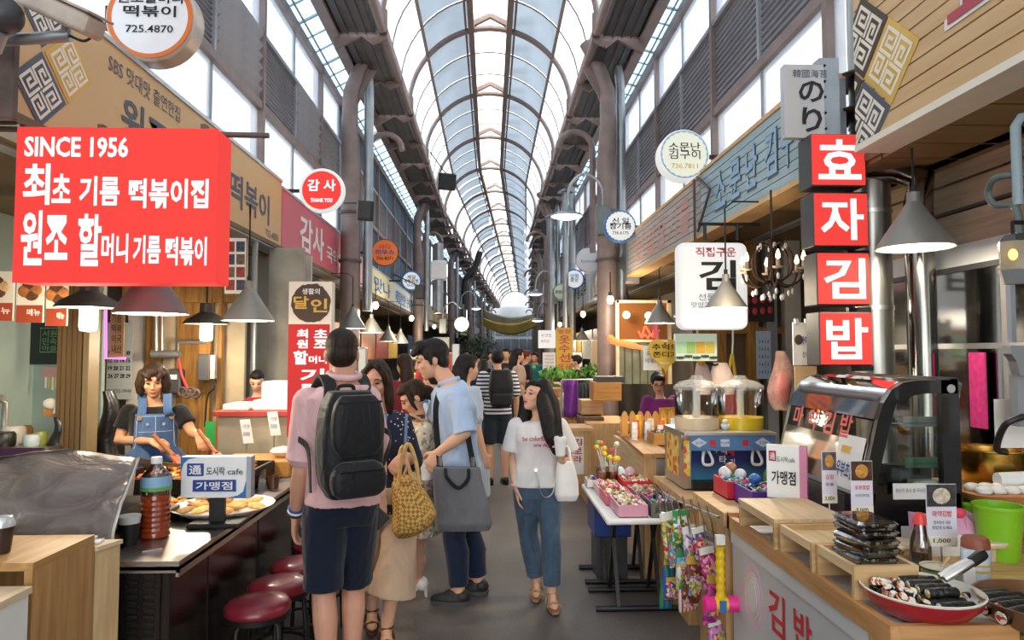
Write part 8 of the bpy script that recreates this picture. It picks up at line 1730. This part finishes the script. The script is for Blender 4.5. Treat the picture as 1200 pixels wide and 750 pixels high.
t = thing('notice_crate', 'pine box with a pink lettered paper at the tailor stall', 'box', tuple(W(680, 566, 6.9))); a = F(668, 505, 692, 566, 6.9); B().bx(a[0], a[1], 6.9, 7.3, max(0, a[2]), a[3]).obj('carcass', W_pinez, t); B().bx(a[0] - .02, a[1] + .03, 6.88, 7.32, a[3], a[3] + .03).obj('top_board', W_pine, t); e = F(670, 512, 684, 556, 6.895); B().bx(e[0], e[1], 6.893, 6.9, e[2], e[3]).obj('paper', M_paper, t)
for k, s_ in enumerate('김보라'): tpx(t, s_, 672, 514 + k * 10, 682, 522 + k * 10, 6.893, M_lipr, .03)
for i, (px, py, Yc, w, h, mt, lab) in enumerate(((694, 486, 7.6, .24, .16, W_pine, 'small pine drawer box beside the dark garments'), (694, 502, 7.4, .26, .12, W_dark, 'dark shallow box under the small pine drawer box'), (712, 470, 7.2, .3, .2, wood('orange_wood', '#a9702f', '#cc9448', 0), 'orange wood box next to the dark pillar'), (716, 448, 7.2, .3, .06, M_dkgrey, 'dark slatted rack on top of the orange wood box'))):
    c = W(px, py, Yc); boxthing('storage_box', lab, 'box', c.x - w / 2, c.x + w / 2, Yc, Yc + .3, c.z, c.z + h, mt)
boxthing('display_bench', 'plain wooden bench under the boxes beside the dark pillar', 'bench', 1.02, 1.5, 7.15, 8.0, 0, .86, W_pinez)
for i in range(9):
    c = W(700 + 5.5 * i, 522 - 1.5 * (i % 2), 6.45 - .06 * i); c.z = .875; cc = ('#d9d4e0', '#5b4a8a', '#c9566a', '#e6e0d0', '#3f4660', '#d8a4b8', '#efeae0', '#6a88b8', '#d0b060')[i]
    t = thing('soft_packet', '%s soft packet at the far end of the snack counter' % ('lilac', 'violet', 'rose', 'cream', 'slate', 'pink', 'white', 'blue', 'straw')[i], 'packet', (1.2 + .07 * i, 6.12 + .03 * (i % 3), .875), 0, 'soft packets at the far end of the snack counter'); B().ell((1.2 + .07 * i, 6.12 + .03 * (i % 3), .885), (.04, .04, .025)).obj('packet_body', mat('softp_%d' % i, cc, .35, 0, .3, 30), t, smooth=1)
# ================================================================== CROWD AND FAR STALLS
def folk(label, px, Y, h, facing, top, legs, skirt=False, female=False, hair=H_BLK, long=False, sleeve=.8, leg=1.88, dx=0, foot=None, headpx=None, group=None):
    p = W(px, 420, Y); f = Fig(label, (p.x + dx, Y), h, math.radians(facing), female, SK_A, vox=.013 if Y < 12 else .018, group=group)
    f.body(face=Y < 9 and 100 < facing % 360 < 260)
    ex = [('e', (0, .045, .09), (.06, .05, .035))]
    if long: ex += [('t', [(0, -.07, .02), (0, -.095, -.1), (0, -.1, -.24), (0, -.1, -.34)], [.07, .08, .07, .04])]
    f.hair(hair, ((0, -.025, .04), (.088, .1, .098)), ex); f.top(top, 'shirt', .022, sleeve, 1, 5, cuff=.015, drop=.05)
    if skirt: f.skirt(legs, .45)
    else: f.trousers(legs, 'trousers', .016, leg, .012 if leg > 1 else .02)
    f.shoes(foot or M_black); return f
F_strip = stripes('shirt_striped', '#e6e6e8', '#1f2a44', .045, 2, .52, .9); F_dark = fabric('cloth_charcoal', '#23242a', .4, 6); F_shortg = fabric('shorts_slate', '#2a303b', .4, 6)
def daypack(f, label, w=.3, h=.44):
    c = f.J['chest'] - f.d * .2; t = thing('backpack', label, 'backpack', tuple(c - UZ * h * .55)); b = B()
    loft(b, [(c + UZ * (-h * .55 + h * i / 6), f.r * w * .5 * (.8 + .2 * math.sin(PI * i / 6)), f.d * (.05 + .05 * math.sin(PI * (i + .4) / 7))) for i in range(7)], 16, 3); remesh(b, 'pack_body', F_blackn, t, .012, 2)
    b = B(); loft(b, [(c - f.d * .09 + UZ * (-h * .5 + h * .05 * i), f.r * w * .4, f.d * .04) for i in range(7)], 14, 3); remesh(b, 'front_pocket', F_blackn, t, .012, 2)
    for s in (-1, 1): strap(t, smooth_path([c + f.r * s * .08 + UZ * h * .4, f.J['neck'].lerp(f.J['shL' if s < 0 else 'shR'], .55) + UZ * .06, f.J['chest'] + f.r * s * .1 + f.d * .15]), .05, f.r, M_web, 'shoulder_strap')
P6 = folk('man in navy striped T-shirt and slate shorts walking away', 583, 8.4, 1.62, 12, F_strip, F_shortg, leg=.93)
daypack(P6, 'black backpack on the man in the striped T-shirt')
Q = folk('woman with long black hair in a pale blue dress behind the man in blue', 546, 5.6, 1.58, -60, fabric('dress_pale_blue', '#aebccb', .5, 6), MATS['dress_pale_blue'], skirt=True, female=True, long=True)
folk('woman with long brown hair standing behind the bent woman', 474, 6.9, 1.58, 30, fabric('top_crimson', '#7e2530', .4, 6), F_dark, female=True, long=True, hair=H_BRN)
folk('man in blue and white checked shirt behind the bent woman', 507, 6.2, 1.45, 60, spots('shirt_check_blue', '#dfe5ec', ['#4f7fb4', '#9fb8d4'], 16, .9, .5), F_denim)
folk('woman in navy dress walking ahead of the striped man', 566, 9.6, 1.5, 10, F_dnavy, F_denim, skirt=True, female=True, long=True)
folk('woman with long dark hair in a beige top facing the right stalls', 606, 11.0, 1.66, -70, fabric('top_beige', '#b59c88', .4, 6), F_dark, female=True, long=True)
folk('man in dark jacket and white shirt far down the aisle', 593, 13.0, 1.68, 175, fabric('jacket_dark', '#2b2d33', .4, 6), F_dark)
folk('red haired person in black top by the right stalls', 616, 13.6, 1.62, -80, F_dark, F_denim, hair=hairmat('hair_red', '#5a2418', '#8a3e26'))
folk('person in teal sleeves at the right stalls far down', 627, 15.0, 1.6, 160, fabric('top_teal', '#1f6f78', .4, 6), F_dark)
folk('person in orange top far down on the left', 508, 14.0, 1.6, 20, fabric('top_orange', '#b5623a', .4, 6), F_dark, female=True, long=True)
folk('man in black T-shirt working at the tailor stall', 676, 11.6, 1.55, 80, F_dark, F_dark)
folk('person in red top browsing the left stalls', 498, 11.0, 1.58, 60, fabric('top_red_far', '#a33038', .4, 6), F_dark, female=True)
for i, (px, Y_, cc) in enumerate(((560, 17, '#3c4658'), (575, 20, '#8a8f98'), (588, 24, '#5a3b3b'), (600, 19, '#2c3a33'), (612, 27, '#b5b0a6'), (582, 31, '#39404d'), (598, 35, '#6b5a4a'), (548, 22, '#a7564a'))):
    folk('distant shopper in %s top, %d m or so down the aisle' % (('slate', 'grey', 'maroon', 'dark green', 'pale', 'blue grey', 'brown', 'coral')[i], Y_), px, Y_, 1.6 + .02 * (i % 4), (15, 190, 40, 170, 0, 200, 20, 160)[i], fabric('far_top_%d' % i, cc, .3, 6), F_dark)
# ---- stalls along both rows
GC = ['#b8473a', '#d8b45a', '#e4ddcf', '#5f7f4a', '#8f5a3c', '#c9824a', '#4a5f7a', '#d8a0a8', '#e8e2c8', '#7a3a4a']
rn = random.Random(3)
CN = ('red', 'straw', 'ivory', 'green', 'brown', 'amber', 'blue', 'pink', 'cream', 'wine')
OD = ('first', 'second', 'third', 'fourth', 'fifth', 'sixth', 'seventh', 'eighth')
def stall(label, sg, y0, y1, xf, xb, h, front, goods, rows=2, boxes=7, back=True, gl=None):
    t = thing('stall_counter', label, 'counter', (sg * (xf + xb) / 2 + bend(y0), (y0 + y1) / 2, 0), 0); bx_ = bend((y0 + y1) / 2)
    def X(a): return sg * a + bx_
    xa, xc = sorted((X(xf), X(xb)))
    B().bx(xa, xc, y0, y1, h - .03, h).obj('worktop', M_steel, t); B().bx(xa + .04, xc - .04, y0 + .04, y1 - .04, 0, h - .03).obj('base', front, t)
    for r in range(rows):
        for k in range(boxes):
            y = y0 + (k + .5) * (y1 - y0) / boxes; x = X(xf + .11 + .22 * r); w = (y1 - y0) / boxes * .42; hh = rn.uniform(.06, .22) * (1 + .4 * r); ci = rn.randrange(10); c = GC[ci]
            o = thing(goods, '%s %s, %s in the %s row on the %s' % (CN[ci], goods.replace('_', ' '), OD[k], ('aisle', 'inner')[r], label), 'goods', (x, y, h), 0, goods.replace('_', ' ') + 'es on the ' + label)
            B().rbox((x, y, h + hh / 2), (.18, w * 2, hh), bev=.012).obj('box_body', mat('goods_' + c[1:], c, .5, 0, .35, 25), o)
    if back:
        for k in range(3):
            y = y0 + (k + .5) * (y1 - y0) / 3; ci = rn.randrange(10); c = GC[ci]; o = thing('hanging_board', '%s board hanging %s behind the %s' % (CN[ci], OD[k], label), 'board', (X(xb + .75), y, 1.5))
            B().bx(min(X(xb + .74), X(xb + .76)), max(X(xb + .74), X(xb + .76)), y - (y1 - y0) * .15, y + (y1 - y0) * .15, 1.45, 2.1).obj('sheet', mat('goods_' + c[1:], c, .5, 0, .35, 25), o)
    return t
M_redf = mat('stall_front_red', '#8e3a34', .5, 0, .2); M_whf = mat('stall_front_white', '#cfcac0', .5, 0, .15)
stall('red counter behind the upright banner', -1, 5.9, 8.6, 1.25, 1.8, .85, M_redf, 'food_box', 2, 7, False)
stall('left stall before the yellow board', -1, 9.0, 13.0, 1.25, 1.8, .85, M_whf, 'food_box', 2, 8)
stall('left stall under the whitish board', -1, 13.5, 19.0, 1.25, 1.8, .9, W_plank, 'food_box', 2, 7)
stall('left stall under the cream board', -1, 19.5, 28.0, 1.25, 1.75, .9, M_whf, 'food_box', 1, 6)
stall('left stall farthest down', -1, 28.5, 35.0, 1.2, 1.6, .9, M_redf, 'food_box', 1, 5, False)
stall('vegetable stall behind the box', 1, 9.0, 12.5, 1.0, 1.5, .8, W_plank, 'produce_box', 2, 7)
stall('blue grey board stall', 1, 13.0, 18.5, 1.0, 1.5, .85, M_whf, 'produce_box', 2, 6)
stall('right stall under the mauve board', 1, 19.0, 28.0, 1.0, 1.5, .9, W_plank, 'produce_box', 1, 6)
stall('right stall farthest down', 1, 28.5, 35.0, 1.0, 1.4, .9, M_whf, 'produce_box', 1, 5, False)
for i, (px, py, r_, lab) in enumerate(((648, 437, .16, 'bushy green leafy vegetables at the tailor stall corner'), (690, 436, .2, 'green salad leaves piled on the vegetable stall'), (668, 440, .12, 'small green leaves beside the yellow banner'))):
    c = W(px, py, 10.2 + i * .5); b = B(); g = random.Random(i)
    for k in range(60): p = c + V((g.gauss(0, r_ * .6), g.gauss(0, .1), g.gauss(0, r_ * .35))); b.ell(p, (.05, .03, .008), (g.random() * 3, g.random() * 3, g.random() * 3), n=6, m=3)
    o = b.obj('leafy_greens', mat('leaf_green2', '#5f9a3a', .6, 0, .4, 9), None, smooth=1); tag(o, lab, 'vegetables', kind='stuff')
b = B(); g = random.Random(9); c = W(556, 412, 24)
for k in range(160): p = c + V((g.gauss(0, .35), g.gauss(0, .3), g.gauss(0, .3))); b.ell(p, (.09, .05, .012), (g.random() * 3, g.random() * 3, g.random() * 3), n=6, m=3)
o = b.obj('potted_foliage', mat('leaf_dark', '#33512f', .6, 0, .4, 9), None, smooth=1); tag(o, 'dark leafy plant hanging far down the left row', 'plant', kind='stuff')
# ---- speakers, boxes, street lamps, banners over the aisle
def speaker(label, px, py, Y, w, h, tilt, arm):
    c = W(px, py, Y); t = thing('loudspeaker', label, 'speaker', tuple(c - UZ * h / 2)); B().rbox(c, (w, w * .8, h), (tilt, 0, .3), .012).obj('cabinet', M_black, t); B().box(c + V((-.0, -w * .41, 0)), (w * .8, .01, h * .85), (tilt, 0, .3)).obj('grille', M_dkgrey, t); B().tube([c + UZ * h * .4, V(arm)], .012, 6).obj('bracket', M_iron, t)
speaker('black loudspeaker under the round red sign', 428, 247, 8.9, .2, .26, .25, (-2.05, 9.6, 3.7))
speaker('black loudspeaker hanging from the glass vault', 524, 213, 15.0, .34, .36, .3, (bend(15) - 1.35, 15.2, 6.1))
speaker('small black loudspeaker below the blue ringed sign', 492, 342, 14.6, .2, .3, .2, (-2.1, 14.9, 3.3))
t = thing('junction_box', 'white metal box on the left arcade post', 'box', tuple(W(514, 330, 17.5))); c = W(514, 317, 17.5); B().rbox(c, (.42, .3, .5), bev=.04).obj('housing', M_plast, t); B().tube([c - UZ * .25, c - UZ * 1.1], .12, 10).obj('duct', M_galv, t); B().tube([c + UZ * .25, c + UZ * .7], .12, 10).obj('duct', M_galv, t)
def street_lamp(label, px, py, Y, s, sg, globe=False):
    c = W(px, py, Y); t = thing('street_lamp', label, 'lamp', tuple(c)); x = sg * .26
    if globe: B().ell(c, (.2, .2, .2), n=18, m=10).obj('globe', glow('lamp_globe', '#fff3d6', 1.6), t, smooth=1); B().tube([c + UZ * .2, c + UZ * .42], .05, 8).obj('neck', M_iron, t)
    else: B().lathe([(.2 * s, 0), (.19 * s, .03), (.07 * s, .08), (.06 * s, .14), (0, .15)], c, 24).obj('lamp_shade', M_galv, t, smooth=.6); B().lathe([(.19 * s, .002), (.1 * s, -.03), (0, -.04)], c, 24).obj('diffuser', glow('lamp_diffuser', '#f4f8ff', 3), t, smooth=1)
    B().tube(smooth_path([c + UZ * (.42 if globe else .14), c + V((x * .2, 0, .45)), c + V((x, 0, .62)), c + V((x * 1.9, 0, .45)), c + V((x * 2, 0, .1))]), .022, 8).obj('goose_neck', M_galv, t, smooth=1); B().rbox(c + V((x * 2, 0, -.05)), (.2, .16, .42), bev=.02).obj('ballast_box', mat('ballast_grey', '#68716f', .5), t)
street_lamp('goose neck lamp with a bright disc left of the round blue sign', 664, 254, 9.6, 1.15, 1)
street_lamp('smaller goose neck lamp far down the right row', 627, 345, 18.0, 1, 1)
street_lamp('distant disc lamp below the smaller goose neck lamp', 630, 376, 22.0, 1, 1); street_lamp('disc lamp far down the left row', 558, 362, 24.0, .9, -1)
street_lamp('glowing globe lamp at the end of the left boards', 541, 380, 19.0, 1, -1, True)
for i, (x0, y0, x1, y1, sag, Yc, lab, cc) in enumerate(((566, 362, 640, 361, 10, 40, 'upper dull grey gold cloth slung across the far aisle', '#a99f86'), (566, 372, 642, 362, 12, 37, 'lower shiny gold cloth slung across the far aisle', '#b99a4e'))):
    a, e = W(x0, y0, Yc), W(x1, y1, Yc); t = thing('banner_cloth', lab, 'banner', tuple((a + e) / 2)); k = Yc / 800
    B().grid(lambda u, w: a.lerp(e, u) + V((0, .2 * w, -sag * k * 4 * u * (1 - u) - w * (9 + 4 * math.sin(3 * u)) * k)), 24, 5).obj('cloth', mat('gold_cloth_%d' % i, cc, .35, .2, .15, 2), t, smooth=1, thick=.02)
    for q in (a, e): B().tube([q, q + V((math.copysign(.6, q.x - bend(Yc)), 0, .35))], .015, 5).obj('tie_rope', M_iron, t)
t = thing('vent_duct', 'black bent exhaust duct rising on the left far row', 'duct', tuple(W(545, 350, 26))); B().tube(smooth_path([W(545, 362, 26), W(545, 330, 26), W(556, 315, 26), W(563, 295, 26)]),   .12, 12).obj('duct', M_black, t, smooth=1)
t = thing('vent_hood', 'grey steel duct bend with a round cap on the plain metal board', 'duct', tuple(W(712, 330, 9.8))); B().tube(smooth_path([W(708, 345, 10.2), W(706, 328, 10.2), W(712, 318, 10.1), W(730, 312, 9.9)]), [.16] * 16, 16).obj('duct', M_galv, t, smooth=1); B().tube([W(726, 314, 9.9), W(738, 310, 9.85)], [.14, .26], 18).obj('cone', M_galv, t, smooth=.8)
for i, (px, Yc, h) in enumerate(((663, 13.5, 4.2), (671, 14.6, 4.6), (646, 17.0, 4.4))): c = W(px, 380, Yc); t = thing('vent_pipe', ('thin steel flue on the right row', 'tall pale steel flue beside the thin one', 'steel flue behind the pale green round sign')[i], 'pipe', (c.x, Yc, 0)); B().tube([(c.x, Yc, 0), (c.x, Yc, h + .6)], .06 + .01 * i, 12).obj('flue', M_galv, t, smooth=1); B().lathe([(.16, 0), (0, .1)], (c.x, Yc, h + .6), 14).obj('rain_cap', M_galv, t)
# ---- glowing boards and bare bulbs, added to brighten the far rows
for i, (px, py, Y_, w, h, cc, lab) in enumerate(((424, 432, 8.7, 12, 50, '#e8e0cc', 'tall pale lit board behind the man in pink'), (487, 416, 13.2, 14, 12, '#e9ecc8', 'rounded lit board with a blue panel on the left row'), (517, 402, 17.5, 20, 14, '#d8cfae', 'lit cream menu board under the left far eaves'), (534, 416, 16.0, 9, 26, '#d9d6d2', 'pale lit fridge front on the left far row'), (526, 424, 14.5, 8, 22, '#b5503f', 'red lit stall board on the left far row'), (541, 426, 19.0, 10, 20, '#d9a578', 'peach lit food display on the left far row'), (675, 424, 13.3, 16, 22, '#efe6d6', 'bright lit panel behind the tailor stall worker'), (697, 418, 12.8, 9, 40, '#a98f6c', 'tan lit cupboard front by the dark pillar'))):
    a = F(px - w / 2, py - h / 2, px + w / 2, py + h / 2, Y_); t = thing('fill_board', lab, 'sign', ((a[0] + a[1]) / 2, Y_, a[2])); B().rbox(((a[0] + a[1]) / 2, Y_ + .05, (a[2] + a[3]) / 2), (a[1] - a[0], .1, a[3] - a[2]), bev=.02).obj('housing', M_alu, t); B().bx(a[0] + .02, a[1] - .02, Y_ - .012, Y_, a[2] + .02, a[3] - .02).obj('lit_face', glow('fill_board_%d' % i, cc, .55), t)  # glowing face added to lift the dark stall rows
for i, (x, Y_, z) in enumerate(((-1.7, 10.2, 2.3), (-1.6, 14.0, 2.3), (-1.5, 18.5, 2.3), (1.6, 9.0, 2.3), (1.7, 12.4, 2.3), (1.75, 17.0, 2.3))):
    x += bend(Y_); t = thing('fill_bulb', '%s bare bulb hanging in the %s row of stalls' % (('nearest', 'middle', 'farthest')[i % 3], ('left', 'right')[i // 3]), 'lamp', (x, Y_, z)); B().ell((x, Y_, z), (.045, .045, .06), n=12, m=8).obj('bulb', M_bulb, t, smooth=1); B().tube([(x, Y_, z + .06), (x, Y_, ZS)], .008, 5).obj('cord', M_iron, t); B().cyl((x, Y_, z + .05), (x, Y_, z + .1), .025, n=8).obj('socket', M_iron, t)
    ld = bpy.data.lights.new('lamp_light', 'POINT'); ld.energy = 30; ld.color = (1, .84, .62); ld.shadow_soft_size = .08; lo = bpy.data.objects.new('lamp_light', ld); COL.objects.link(lo); lo.parent = t; lo.location = (.02, -.1, -.1)  # fill light that goes with the added bulb
set_letters()
